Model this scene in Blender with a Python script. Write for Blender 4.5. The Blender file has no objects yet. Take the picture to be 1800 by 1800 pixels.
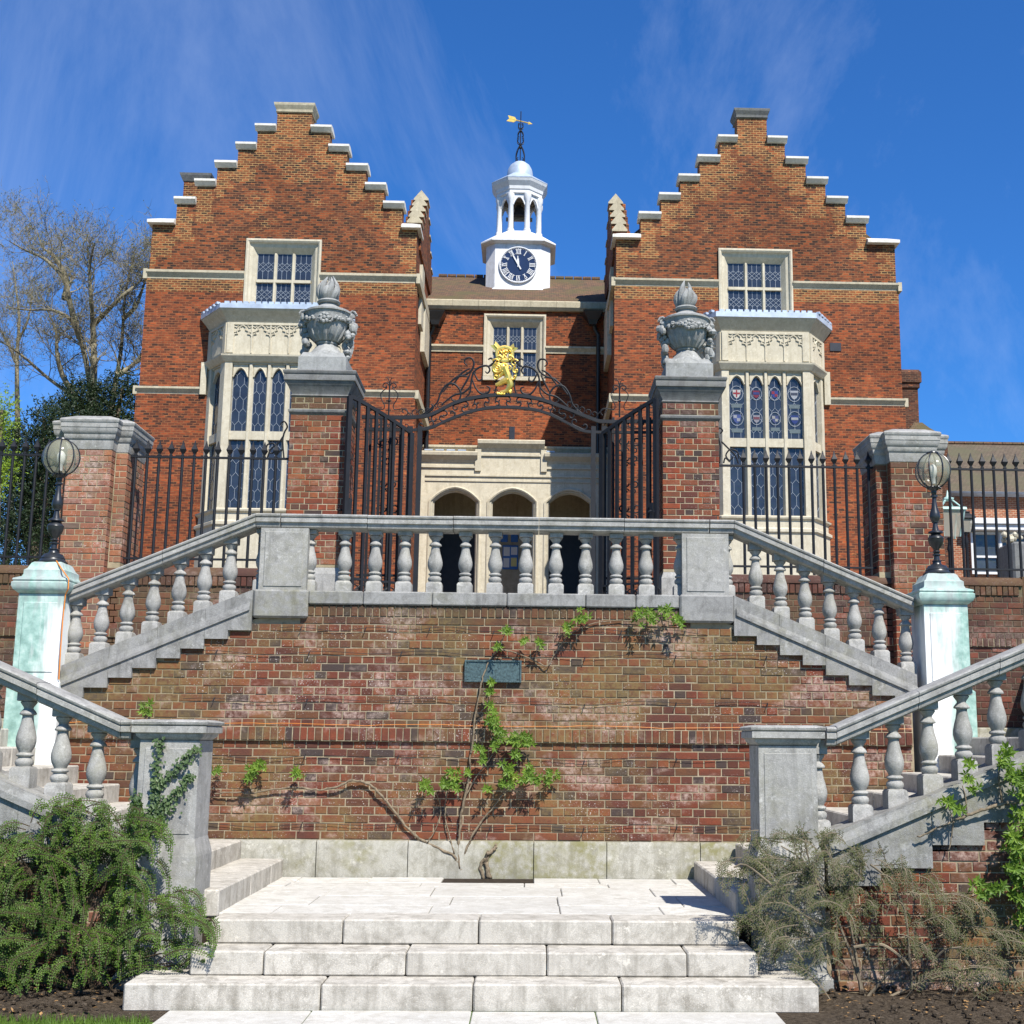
import bpy, bmesh, math, random
from mathutils import Vector, Matrix
R = math.radians
random.seed(11)
sc = bpy.context.scene
col = sc.collection

# ---------------------------------------------------------------- camera, sky, sun, exposure
AX = 0.36            # the camera stands 0.36 m right of the axis of the stairs
EYE = 1.8
FPX = 2236.0
PPX, PPY = 1000.0, 900.0
_y = Vector((930.0 - PPX, 1300.0 - PPY, FPX)).normalized()
_x = Vector((1.0, .009, 0.0)); _x = (_x - _y * _x.dot(_y)).normalized()
_z = _x.cross(_y)
ROWS = [Vector((_x[i], _y[i], _z[i])) for i in range(3)]
camd = bpy.data.cameras.new('camera')
cam = bpy.data.objects.new('camera', camd); col.objects.link(cam)
camd.sensor_width = 36.0
camd.lens = FPX / 1800.0 * 36.0
camd.shift_x = -(PPX - 900.0) / 1800.0
camd.clip_start = .1; camd.clip_end = 3000
bx, by, bz = ROWS[0], -ROWS[1], -ROWS[2]
cam.matrix_world = Matrix(((bx.x, by.x, bz.x, AX), (bx.y, by.y, bz.y, 0), (bx.z, by.z, bz.z, EYE), (0, 0, 0, 1)))
sc.camera = cam

SUN_AZ, SUN_EL = R(27), R(50)        # to the right of straight behind the camera
w = bpy.data.worlds.new('World'); sc.world = w; w.use_nodes = True
wn = w.node_tree; wn.nodes.clear()
sky = wn.nodes.new('ShaderNodeTexSky'); sky.sky_type = 'NISHITA'; sky.sun_disc = False
sky.sun_elevation = SUN_EL; sky.sun_rotation = R(180) - SUN_AZ
sky.air_density = 1.0; sky.dust_density = 0.35; sky.ozone_density = 5.0; sky.altitude = 100
bg = wn.nodes.new('ShaderNodeBackground'); wo = wn.nodes.new('ShaderNodeOutputWorld')
tc = wn.nodes.new('ShaderNodeTexCoord')
mp = wn.nodes.new('ShaderNodeMapping'); mp.inputs['Scale'].default_value = (1.9, 1.0, 1.1); mp.inputs['Location'].default_value = (7.7, .4, 3.1); mp.inputs['Rotation'].default_value = (.1, .45, .2)
n1 = wn.nodes.new('ShaderNodeTexNoise'); n1.inputs['Scale'].default_value = 1.35; n1.inputs['Detail'].default_value = 12; n1.inputs['Roughness'].default_value = .66; n1.inputs['Distortion'].default_value = .7
rp = wn.nodes.new('ShaderNodeValToRGB'); rp.color_ramp.elements[0].position = .46; rp.color_ramp.elements[1].position = .88
rp.color_ramp.elements[0].color = (0, 0, 0, 1); rp.color_ramp.elements[1].color = (.34, .34, .34, 1)
mx = wn.nodes.new('ShaderNodeMix'); mx.data_type = 'RGBA'
gm = wn.nodes.new('ShaderNodeMix'); gm.data_type = 'RGBA'; gm.blend_type = 'MULTIPLY'; gm.inputs[0].default_value = 1.0
gm.inputs[7].default_value = (.36, .87, 1.43, 1)
wn.links.new(tc.outputs['Generated'], mp.inputs['Vector']); wn.links.new(mp.outputs[0], n1.inputs['Vector'])
wn.links.new(n1.outputs['Fac'], rp.inputs['Fac']); wn.links.new(rp.outputs['Color'], mx.inputs[0])
wn.links.new(sky.outputs[0], gm.inputs[6]); wn.links.new(gm.outputs[2], mx.inputs[6]); mx.inputs[7].default_value = (8.0, 9.0, 11.0, 1)
wn.links.new(mx.outputs[2], bg.inputs['Color']); bg.inputs['Strength'].default_value = .072
wn.links.new(bg.outputs[0], wo.inputs['Surface'])

sund = bpy.data.lights.new('sun', 'SUN'); sund.energy = 5.0; sund.angle = R(.5); sund.color = (1.0, .955, .88)
sun = bpy.data.objects.new('sun', sund); col.objects.link(sun)
tosun = Vector((math.sin(SUN_AZ) * math.cos(SUN_EL), -math.cos(SUN_AZ) * math.cos(SUN_EL), math.sin(SUN_EL)))
sun.rotation_euler = tosun.to_track_quat('Z', 'Y').to_euler(); sun.location = tosun * 60
sc.view_settings.view_transform = 'Standard'; sc.view_settings.look = 'None'
sc.view_settings.exposure = 0.75; sc.view_settings.gamma = 1.0
sc.render.engine = 'CYCLES'

def W(px, py, Y):
    """photo pixel -> (x, z) on the vertical plane at distance Y"""
    d = Vector((px - PPX, py - PPY, FPX))
    wv = Vector((sum(ROWS[i][k] * d[i] for i in range(3)) for k in range(3)))
    s = Y / wv.y
    return wv.x * s + AX, wv.z * s + EYE
def WZ(px, py, Z):
    d = Vector((px - PPX, py - PPY, FPX))
    wv = Vector((sum(ROWS[i][k] * d[i] for i in range(3)) for k in range(3)))
    s = (Z - EYE) / wv.z
    return wv.x * s + AX, wv.y * s

# ---------------------------------------------------------------- objects and meshes
ORG = {}
def thing(name, label, cat, loc=(0, 0, 0), group=None, kind=None):
    o = bpy.data.objects.new(name, None); col.objects.link(o); o.location = loc
    o.empty_display_size = .2
    if label: o['label'] = label
    if cat: o['category'] = cat
    if group: o['group'] = group
    if kind: o['kind'] = kind
    ORG[o.name] = Vector(loc)
    return o
def tag(o, label, cat=None, group=None, kind=None):
    if label: o['label'] = label
    if cat: o['category'] = cat
    if group: o['group'] = group
    if kind: o['kind'] = kind
    return o

class MB:
    def __init__(s, M=None):
        s.v = []; s.f = []; s.r = []; s.M = M; s.cur = 0.5
    def add(s, vs, fs):
        b = len(s.v)
        if s.M is not None: vs = [s.M @ Vector(q) for q in vs]
        s.v.extend([tuple(q) for q in vs]); s.f.extend([tuple(i + b for i in f) for f in fs]); s.r.extend([s.cur] * len(fs))
        return s
    def hexa(s, p):   # bottom 4 (ccw from above), top 4
        return s.add(p, [(3, 2, 1, 0), (4, 5, 6, 7), (0, 1, 5, 4), (1, 2, 6, 5), (2, 3, 7, 6), (3, 0, 4, 7)])
    def box(s, x0, x1, y0, y1, z0, z1):
        return s.hexa([(x0, y0, z0), (x1, y0, z0), (x1, y1, z0), (x0, y1, z0), (x0, y0, z1), (x1, y0, z1), (x1, y1, z1), (x0, y1, z1)])
    def cbox(s, x0, x1, y0, y1, z0, z1, c=.008):
        """box with chamfered edges"""
        xs = (x0, x1); ys = (y0, y1); zs = (z0, z1); vs = []; ix = {}
        for i in (0, 1):
            for j in (0, 1):
                for k in (0, 1):
                    sx = c if i == 0 else -c; sy = c if j == 0 else -c; sz = c if k == 0 else -c
                    ix[i, j, k, 0] = len(vs); vs.append((xs[i], ys[j] + sy, zs[k] + sz))
                    ix[i, j, k, 1] = len(vs); vs.append((xs[i] + sx, ys[j], zs[k] + sz))
                    ix[i, j, k, 2] = len(vs); vs.append((xs[i] + sx, ys[j] + sy, zs[k]))
        fs = []
        for i in (0, 1):
            fs.append([ix[i, j, k, 0] for j, k in ((0, 0), (1, 0), (1, 1), (0, 1))][::(1 if i else -1)])
            fs.append([ix[j, i, k, 1] for j, k in ((0, 0), (1, 0), (1, 1), (0, 1))][::(-1 if i else 1)])
            fs.append([ix[j, k, i, 2] for j, k in ((0, 0), (1, 0), (1, 1), (0, 1))][::(1 if i else -1)])
        for a in (0, 1):
            for b in (0, 1):
                fs.append((ix[0, a, b, 1], ix[1, a, b, 1], ix[1, a, b, 2], ix[0, a, b, 2]))
                fs.append((ix[a, 0, b, 0], ix[a, 1, b, 0], ix[a, 1, b, 2], ix[a, 0, b, 2]))
                fs.append((ix[a, b, 0, 0], ix[a, b, 1, 0], ix[a, b, 1, 1], ix[a, b, 0, 1]))
                for k in (0, 1): fs.append((ix[a, b, k, 0], ix[a, b, k, 1], ix[a, b, k, 2]))
        return s.add(vs, fs)
    def prism(s, poly, a, b, ax='y'):
        """poly extruded along ax between a and b; poly in (x,z), (y,z) or (x,y)"""
        def mk(p, t):
            return (p[0], t, p[1]) if ax == 'y' else ((t, p[0], p[1]) if ax == 'x' else (p[0], p[1], t))
        n = len(poly)
        vs = [mk(p, a) for p in poly] + [mk(p, b) for p in poly]
        fs = [tuple(range(n)), tuple(range(2 * n - 1, n - 1, -1))]
        for i in range(n):
            j = (i + 1) % n; fs.append((i, i + n, j + n, j))
        return s.add(vs, fs)
    def loft(s, loops, cap0=True, cap1=True, closed=True):
        n = len(loops[0]); vs = [p for l in loops for p in l]; fs = []
        m = n if closed else n - 1
        for a in range(len(loops) - 1):
            for i in range(m):
                j = (i + 1) % n
                fs.append((a * n + i, a * n + j, (a + 1) * n + j, (a + 1) * n + i))
        if cap0: fs.append(tuple(range(n - 1, -1, -1)))
        if cap1: fs.append(tuple((len(loops) - 1) * n + i for i in range(n)))
        return s.add(vs, fs)
    def lathe(s, cx, cy, prof, seg=16, ph=0.0, cz=0.0):
        loops = [[(cx + r * math.cos(ph + 2 * math.pi * i / seg), cy + r * math.sin(ph + 2 * math.pi * i / seg), cz + z) for i in range(seg)] for r, z in prof]
        return s.loft(loops)
    def rect(s, cx, cy, hx, hy, prof):
        """square-plan moulding: prof of (offset, z)"""
        loops = [[(cx - hx - o, cy - hy - o, z), (cx + hx + o, cy - hy - o, z), (cx + hx + o, cy + hy + o, z), (cx - hx - o, cy + hy + o, z)] for o, z in prof]
        return s.loft(loops)
    def tube(s, pts, r, seg=6, cap=True):
        pts = [Vector(p) for p in pts]; n = len(pts)
        rs = r if isinstance(r, (list, tuple)) else [r] * n
        up = Vector((0, 0, 1)); loops = []; prev = None
        for i, p in enumerate(pts):
            d = (pts[min(i + 1, n - 1)] - pts[max(i - 1, 0)])
            if d.length < 1e-9: d = Vector((0, 0, 1))
            d.normalize()
            if prev is None:
                u = d.cross(up)
                if u.length < .1: u = d.cross(Vector((1, 0, 0)))
            else:
                u = prev - d * prev.dot(d)
                if u.length < 1e-6: u = d.orthogonal()
            u.normalize(); prev = u; v = d.cross(u)
            loops.append([tuple(p + (u * math.cos(2 * math.pi * k / seg) + v * math.sin(2 * math.pi * k / seg)) * rs[i]) for k in range(seg)])
        return s.loft(loops, cap, cap)
    def strip(s, a, b, wd, dp, n=Vector((0, -1, 0))):
        """flat bar from a to b of width wd, thickness dp towards n"""
        a = Vector(a); b = Vector(b); d = (b - a)
        if d.length < 1e-6: return s
        d.normalize(); u = d.cross(n).normalized() * wd / 2; t = n * dp
        return s.hexa([tuple(a - u), tuple(b - u), tuple(b + u), tuple(a + u), tuple(a - u + t), tuple(b - u + t), tuple(b + u + t), tuple(a + u + t)])
    def sweepx(s, prof, path):
        """(y,z) profile carried along an (x,z) path, always upright"""
        return s.loft([[(x, y, z + zz) for y, zz in prof] for x, z in path])
    def ball(s, c, r, seg=8, rings=5, sc3=(1, 1, 1)):
        loops = []
        for i in range(rings + 1):
            a = math.pi * (i + .02) / (rings + .04) - math.pi / 2
            loops.append([(c[0] + r * sc3[0] * math.cos(a) * math.cos(2 * math.pi * k / seg), c[1] + r * sc3[1] * math.cos(a) * math.sin(2 * math.pi * k / seg), c[2] + r * sc3[2] * math.sin(a)) for k in range(seg)])
        return s.loft(loops)
    def mesh(s, name, org=Vector((0, 0, 0)), smooth=False, attr=False, fix=True):
        me = bpy.data.meshes.new(name)
        me.from_pydata([(q[0] - org.x, q[1] - org.y, q[2] - org.z) for q in s.v], [], s.f)
        if attr:
            at = me.attributes.new('rnd', 'FLOAT', 'FACE'); at.data.foreach_set('value', s.r)
        if fix and len(s.v) < 60000:
            bm = bmesh.new(); bm.from_mesh(me); bmesh.ops.recalc_face_normals(bm, faces=bm.faces); bm.to_mesh(me); bm.free()
        if smooth:
            me.polygons.foreach_set('use_smooth', [True] * len(me.polygons))
            if smooth != 'all':
                me.set_sharp_from_angle(angle=R(38))
        me.update()
        return me
    def build(s, name, m, parent=None, smooth=False, attr=False, fix=True):
        org = ORG[parent.name] if parent is not None else Vector((0, 0, 0))
        me = s.mesh(name, org, smooth, attr, fix)
        me.materials.append(m)
        o = bpy.data.objects.new(name, me); col.objects.link(o)
        if parent is not None: o.parent = parent
        ORG[o.name] = org
        return o
    def solo(s, name, m, label, cat, group=None, kind=None, smooth=False, org=None, fix=True):
        """a one-mesh thing with its origin at its base"""
        if org is None:
            n = len(s.v); org = Vector((sum(q[0] for q in s.v) / n, sum(q[1] for q in s.v) / n, min(q[2] for q in s.v)))
        org = Vector(org)
        me = s.mesh(name, org, smooth, fix=fix); me.materials.append(m)
        o = bpy.data.objects.new(name, me); col.objects.link(o); o.location = org
        ORG[o.name] = org
        return tag(o, label, cat, group, kind)
def piece(name, me, m, parent, loc, rz=0, scale=None, rot=None):
    """one of many alike pieces sharing mesh data; loc in world coordinates"""
    o = bpy.data.objects.new(name, me); col.objects.link(o); o.parent = parent
    o.location = Vector(loc) - ORG[parent.name]
    o.rotation_euler = rot if rot else (0, 0, rz)
    if scale: o.scale = scale
    return o

# ---------------------------------------------------------------- materials
class NT:
    def __init__(s, name, rough=.8, spec=.3, metal=0.0):
        s.m = bpy.data.materials.new(name); s.m.use_nodes = True; s.t = s.m.node_tree
        s.b = s.t.nodes['Principled BSDF']; s.b.inputs['Roughness'].default_value = rough
        s.b.inputs['Specular IOR Level'].default_value = spec; s.b.inputs['Metallic'].default_value = metal
        s._p = None
    def n(s, t): return s.t.nodes.new(t)
    def lk(s, a, b): s.t.links.new(a, b)
    def pos(s):
        if s._p is None: s._p = s.n('ShaderNodeNewGeometry').outputs['Position']
        return s._p
    def noise(s, scale, detail=4, rough=.6, vec=None, sc3=None, dist=0.0):
        v = vec or s.pos()
        if sc3:
            mp = s.n('ShaderNodeMapping'); mp.inputs['Scale'].default_value = sc3; s.lk(v, mp.inputs['Vector']); v = mp.outputs[0]
        k = s.n('ShaderNodeTexNoise'); k.inputs['Scale'].default_value = scale; k.inputs['Detail'].default_value = detail
        k.inputs['Roughness'].default_value = rough; k.inputs['Distortion'].default_value = dist
        s.lk(v, k.inputs['Vector']); return k.outputs['Fac']
    def vor(s, scale, vec=None):
        k = s.n('ShaderNodeTexVoronoi'); k.inputs['Scale'].default_value = scale; s.lk(vec or s.pos(), k.inputs['Vector']); return k.outputs['Distance']
    def ramp(s, fac, stops, const=False):
        k = s.n('ShaderNodeValToRGB'); cr = k.color_ramp
        if const: cr.interpolation = 'CONSTANT'
        while len(cr.elements) < len(stops): cr.elements.new(.5)
        for e, (p, c) in zip(cr.elements, stops):
            e.position = p; e.color = (c[0], c[1], c[2], 1) if not isinstance(c, (int, float)) else (c, c, c, 1)
        s.lk(fac, k.inputs['Fac']); return k.outputs['Color']
    def mix(s, fac, a, b, mode='MIX'):
        k = s.n('ShaderNodeMix'); k.data_type = 'RGBA'; k.blend_type = mode
        for v, i in ((fac, 0), (a, 6), (b, 7)):
            if hasattr(v, 'links') or hasattr(v, 'is_linked'): s.lk(v, k.inputs[i])
            elif i == 0: k.inputs[0].default_value = v
            else: k.inputs[i].default_value = (v[0], v[1], v[2], 1)
        return k.outputs[2]
    def math(s, op, a, b=0.0):
        k = s.n('ShaderNodeMath'); k.operation = op
        for v, i in ((a, 0), (b, 1)):
            if hasattr(v, 'is_linked'): s.lk(v, k.inputs[i])
            else: k.inputs[i].default_value = v
        return k.outputs[0]
    def bump(s, h, strength=.3, dist=.01):
        k = s.n('ShaderNodeBump'); k.inputs['Strength'].default_value = strength; k.inputs['Distance'].default_value = dist
        s.lk(h, k.inputs['Height']); s.lk(k.outputs[0], s.b.inputs['Normal'])
    def color(s, c):
        if hasattr(c, 'is_linked'): s.lk(c, s.b.inputs['Base Color'])
        else: s.b.inputs['Base Color'].default_value = (c[0], c[1], c[2], 1)
        return s
    def rnd(s, mode):
        if mode == 'obj': return s.n('ShaderNodeObjectInfo').outputs['Random']
        k = s.n('ShaderNodeAttribute'); k.attribute_name = 'rnd'; return k.outputs['Fac']
    def xyz(s):
        k = s.n('ShaderNodeSeparateXYZ'); s.lk(s.pos(), k.inputs[0]); return k.outputs

def plain(name, c, rough=.6, spec=.4, metal=0.0, var=.15, scale=6.0):
    k = NT(name, rough, spec, metal)
    f = k.noise(scale, 5)
    k.color(k.ramp(f, [(.3, tuple(v * (1 - var) for v in c)), (.7, tuple(min(1, v * (1 + var)) for v in c))]))
    return k.m

def brick_mat(name, mode, tones, lime=.5, lichen=.5, limecol=(.48, .36, .30), top=None):
    k = NT(name, .9, .2)
    r = k.rnd(mode)
    c = k.ramp(r, tones, const=True)
    fine = k.noise(55, 4, .7)
    c = k.mix(.38, c, k.ramp(fine, [(.25, (.03, .02, .018)), (.5, (.22, .1, .07)), (.75, (.4, .24, .18))]), 'OVERLAY')
    c = k.mix(k.ramp(k.noise(9, 3), [(.35, 0), (.75, .5)]), c, (.06, .035, .028))
    # lichen and soot in drifts
    li = k.math('MULTIPLY', k.ramp(k.noise(1.1, 3, .6, dist=.6), [(.42, 0), (.6, 1)]), k.ramp(k.noise(22, 3), [(.3, .15), (.6, lichen * .8)]))
    c = k.mix(li, c, (.165, .115, .045))
    # lime bloom
    lm = k.math('MULTIPLY', k.ramp(k.noise(1.5, 4, .65, sc3=(1, 1, 1.4)), [(.52, 0), (.63, 1)]), k.ramp(k.noise(20, 5, .75), [(.40, 0), (.62, lime)]))
    c = k.mix(lm, c, limecol)
    sp = k.math('MULTIPLY', k.ramp(k.noise(70, 2), [(.63, 0), (.67, 1)]), k.ramp(k.noise(2.2, 3), [(.48, 0), (.62, lime)]))
    c = k.mix(sp, c, (.62, .57, .52))
    if top:      # soot washed down from the coping
        tz = k.math('ADD', k.math('MULTIPLY', k.math('SUBTRACT', k.xyz()['Z'], top), 1.6), k.noise(1.0, 4, .65, sc3=(3, 3, 1)))
        c = k.mix(k.ramp(tz, [(.3, 0), (.75, .75)]), c, (.045, .034, .024))
    k.color(c)
    k.bump(k.math('ADD', fine, k.noise(14, 3)), .55, .006)
    return k.m
T_WALL = [(0, (.105, .043, .030)), (.16, (.165, .052, .03)), (.34, (.20, .062, .033)), (.52, (.13, .05, .035)), (.66, (.225, .08, .036)), (.78, (.15, .072, .036)), (.9, (.065, .054, .05))]
T_PIER = [(0, (.20, .052, .03)), (.2, (.27, .068, .032)), (.4, (.21, .078, .042)), (.55, (.13, .048, .036)), (.7, (.29, .09, .038)), (.82, (.11, .058, .046)), (.9, (.06, .048, .046))]
T_PALE = [(0, (.31, .135, .09)), (.2, (.37, .145, .08)), (.4, (.34, .18, .11)), (.55, (.28, .135, .10)), (.7, (.40, .175, .09)), (.82, (.29, .18, .12)), (.92, (.18, .135, .11))]
T_DARK = [(0, (.085, .045, .036)), (.22, (.12, .05, .036)), (.45, (.07, .045, .036)), (.65, (.155, .06, .04)), (.8, (.10, .06, .042)), (.92, (.2, .07, .045))]
M = {}
for k_, t_, a_, b_ in (('wall', T_WALL, .65, .95), ('pier', T_PIER, .35, .25), ('dark', T_DARK, .25, .4), ('pale', T_PALE, .7, .25)):
    M['brick_' + k_] = brick_mat('brick_' + k_, 'obj', t_, a_, b_, top=3.0 if k_ == 'wall' else None)
    M['brickm_' + k_] = brick_mat('brick_mass_' + k_, 'attr', t_, a_, b_, top=3.0 if k_ == 'wall' else None)
def mortar(name, c0, c1):
    k = NT(name, .95, .1)
    c = k.ramp(k.noise(9, 5, .7), [(.3, c0), (.7, c1)])
    li = k.ramp(k.noise(1.1, 3, .6, dist=.6), [(.45, 0), (.65, .55)])
    k.color(k.mix(li, c, (.15, .125, .06))); k.bump(k.noise(60, 3), .5, .004); return k.m
M['mortar'] = mortar('mortar', (.17, .135, .085), (.36, .30, .205))
M['mortar_pier'] = mortar('mortar_pale', (.24, .195, .125), (.40, .335, .225))
M['mortar_dark'] = mortar('mortar_dark', (.07, .056, .04), (.17, .14, .10))

def far_brick(name, c1, c2, mort, msize=.011, dark=.6, repoint=None, bias=-.1):
    k = NT(name, .9, .2)
    g = k.n('ShaderNodeNewGeometry'); k._p = g.outputs['Position']
    s3 = k.xyz()
    sn = k.n('ShaderNodeSeparateXYZ'); k.lk(g.outputs['Normal'], sn.inputs[0])
    side = k.math('GREATER_THAN', k.math('ABSOLUTE', sn.outputs['X']), .6)
    u = k.math('ADD', k.math('MULTIPLY', s3['X'], k.math('SUBTRACT', 1.0, side)), k.math('MULTIPLY', s3['Y'], side))
    cb = k.n('ShaderNodeCombineXYZ'); k.lk(u, cb.inputs[0]); k.lk(s3['Z'], cb.inputs[1])
    bt = k.n('ShaderNodeTexBrick'); k.lk(cb.outputs[0], bt.inputs['Vector'])
    bt.inputs['Scale'].default_value = 1.0; bt.inputs['Brick Width'].default_value = .19; bt.inputs['Row Height'].default_value = .076
    bt.inputs['Mortar Size'].default_value = msize; bt.inputs['Mortar Smooth'].default_value = .3; bt.inputs['Bias'].default_value = bias
    bt.inputs['Color1'].default_value = (*c1, 1); bt.inputs['Color2'].default_value = (*c2, 1); bt.inputs['Mortar'].default_value = (*mort, 1)
    if repoint:      # patches where the joints were raked out and filled with yellow mortar
        mk = k.math('ADD', k.noise(1.0, 4, .65, vec=cb.outputs[0], sc3=(.9, 1.5, 1)), k.math('MULTIPLY', k.math('SUBTRACT', s3['Z'], repoint), .075))
        k.lk(k.ramp(mk, [(.5, mort), (.6, (.38, .235, .095))]), bt.inputs['Mortar'])
    c = bt.outputs['Color']
    # darker and lighter courses in drifts, whole-brick blotches
    blot = k.noise(1.0, 2, .7, vec=cb.outputs[0], sc3=(3.4, 13.1, 1))
    c = k.mix(k.ramp(blot, [(.46, 0), (.62, dark)]), c, (.05, .024, .018))
    c = k.mix(k.ramp(k.noise(1.0, 2, .7, vec=cb.outputs[0], sc3=(4.1, 12.7, 1)), [(.62, 0), (.7, .7)]), c, (.42, .15, .05))
    big = k.noise(.42, 4, .6, vec=cb.outputs[0], dist=.5)
    c = k.mix(k.ramp(big, [(.4, .0), (.62, .55)]), c, k.mix(.5, c, (.13, .05, .028), 'MULTIPLY'))
    k.color(c)
    k.bump(k.math('ADD', k.math('MULTIPLY', bt.outputs['Fac'], -1.0), k.noise(30, 2)), .35, .008)
    return k.m
M['far'] = far_brick('building_brick', (.33, .076, .025), (.045, .022, .017), (.25, .10, .042), .011, .5, bias=.02)
M['far_upper'] = far_brick('building_brick_sooty', (.31, .078, .025), (.03, .018, .015), (.21, .10, .045), .012, dark=.6, repoint=18.9, bias=.08)
M['far_new'] = far_brick('building_brick_repointed', (.32, .092, .031), (.045, .027, .019), (.36, .215, .085), .014, .5, bias=.02)
M['far_dark'] = far_brick('chimney_brick', (.13, .05, .028), (.035, .022, .018), (.13, .08, .05), .012, .7)
M['far_plain'] = far_brick('house_brick', (.34, .11, .05), (.24, .075, .04), (.42, .3, .2), .013, .4)

def stone(name, base, dark, spots=.5, green=0.0, bumpd=.006, fscale=1.0, warm=None):
    k = NT(name, .85, .25)
    c = k.ramp(k.noise(2.2, 5, .65), [(.3, tuple(v * .8 for v in base)), (.7, base)])
    c = k.mix(k.ramp(k.noise(7, 6, .75, dist=.5), [(.46, 0), (.66, .8)]), c, dark)
    c = k.mix(k.ramp(k.noise(95 * fscale, 3, .8), [(.42, 0), (.64, spots)]), c, tuple(v * .55 for v in base))
    c = k.mix(k.ramp(k.noise(140 * fscale, 2), [(.58, 0), (.7, spots)]), c, tuple(min(.85, v * 1.4) for v in base))
    st_ = k.noise(1.0, 4, .65, sc3=(9, 9, 1.1))
    c = k.mix(k.ramp(st_, [(.5, 0), (.7, .6)]), c, tuple(v * .9 for v in dark))
    c = k.mix(k.math('MULTIPLY', k.ramp(k.noise(17, 4, .7), [(.58, 0), (.66, 1)]), k.ramp(k.noise(2.6, 2), [(.45, 0), (.6, .55)])), c, tuple(min(.8, v * 1.5) for v in base))
    c = k.mix(k.ramp(k.rnd('obj'), [(0, 0), (1, .3)]), c, tuple(v * .62 for v in base))
    if warm: c = k.mix(k.ramp(k.noise(.9, 3), [(.4, 0), (.7, .5)]), c, warm)
    if green: c = k.mix(k.math('MULTIPLY', k.ramp(k.noise(1.3, 3), [(.45, 0), (.65, green)]), k.ramp(k.noise(15, 4), [(.35, 0), (.6, 1)])), c, (.16, .15, .06))
    k.color(c); k.bump(k.math('ADD', k.noise(40 * fscale, 4, .7), k.noise(160 * fscale, 2)), .4, bumpd)
    return k.m
M['stone_grey'] = stone('weathered_grey_stone', (.385, .375, .35), (.12, .117, .108), .65, .25)
M['stone_string'] = stone('stained_string_stone', (.30, .295, .28), (.085, .082, .075), .6, .35)
M['stone_step'] = stone('pale_step_stone', (.53, .495, .43), (.17, .152, .12), .55, 0, .004)
M['stone_flag'] = stone('pale_paving_stone', (.56, .54, .49), (.36, .335, .285), .35, 0, .003)
M['stone_plinth'] = stone('mossy_plinth_stone', (.40, .385, .33), (.12, .11, .07), .55, .9)
M['stone_cream'] = stone('cream_dressed_stone', (.55, .495, .375), (.38, .33, .235), .15, 0, .004, .5)
M['stone_white'] = stone('white_coping_stone', (.74, .71, .64), (.5, .47, .4), .1, 0, .004, .5)
M['stone_buff'] = stone('buff_dressed_stone', (.50, .44, .315), (.3, .26, .18), .2, 0, .004, .5)
M['stone_urn'] = stone('urn_stone', (.36, .36, .345), (.13, .13, .125), .4, .1, .008)
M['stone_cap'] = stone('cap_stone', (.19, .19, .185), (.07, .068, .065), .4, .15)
M['lead'] = plain('lead_sheet', (.36, .42, .50), .5, .5, .2, .2, 3)
M['white'] = stone('white_paint', (.74, .75, .76), (.55, .55, .54), .08, 0, .002, .4)
M['iron'] = plain('black_painted_iron', (.008, .009, .012), .6, .3, 0, .3, 8)
M['iron_grey'] = plain('dark_lamp_iron', (.022, .024, .026), .35, .6, .2, .3, 8)
M['gold'] = plain('gilding', (.86, .58, .13), .32, .6, .8, .15, 9)
M['came'] = plain('lead_came', (.26, .29, .33), .5, .5, .0, .2, 9)
M['soilpatch'] = plain('dark_soil', (.035, .027, .02), .95, .1, 0, .4, 14)
M['bark'] = plain('bark', (.16, .13, .09), .9, .1, 0, .35, 7)
M['bark_dark'] = plain('dark_twig', (.06, .045, .028), .9, .1, 0, .4, 9)
M['bark_pale'] = plain('pale_bark', (.165, .13, .088), .9, .15, 0, .5, 30)
M['bark_tree'] = plain('tree_bark', (.19, .165, .11), .9, .1, 0, .4, 3)
M['orange'] = plain('orange_cable', (.62, .2, .02), .45, .4, 0, .1, 8)
M['blue'] = plain('blue_board', (.05, .16, .45), .5, .3, 0, .1, 5)
M['paper'] = plain('paper', (.72, .72, .70), .7, .2, 0, .06, 40)
M['paper_y'] = plain('yellow_paper', (.66, .6, .25), .7, .2, 0, .06, 40)
M['dial'] = plain('clock_dial_blue', (.012, .022, .06), .25, .6, 0, .15, 6)
M['dark_door'] = plain('dark_oak', (.018, .014, .012), .5, .4, 0, .4, 5)
M['copper_dark'] = plain('bronze_patina', (.055, .088, .09), .5, .5, .3, .6, 55)
M['bulb'] = plain('bulb', (.8, .8, .72), .3, .5, 0, .03, 5)
M['pipe'] = plain('black_pipe', (.014, .014, .017), .4, .5, 0, .3, 8)
M['verdigris'] = plain('verdigris_lantern', (.28, .40, .36), .5, .4, .2, .2, 12)
def glass(name, c, rough=.08):
    k = NT(name, rough, .6); k.color(k.ramp(k.noise(2.3, 3), [(.3, c), (.7, tuple(v * 1.7 for v in c))])); k.bump(k.noise(8, 1), .45, .03); return k.m
M['glass'] = glass('leaded_glass', (.016, .020, .029), .14)
M['glass_house'] = glass('house_glass', (.03, .035, .04))
def globe_glass():
    k = NT('lamp_glass', .12, .5); k.color((.36, .35, .25)); k.b.inputs['Alpha'].default_value = .42; return k.m
M['lampglass'] = globe_glass()
def lantern_glass():
    k = NT('lantern_pane', .15, .5); k.color((.4, .37, .3)); k.b.inputs['Alpha'].default_value = .55; return k.m
M['lanternglass'] = lantern_glass()
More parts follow.
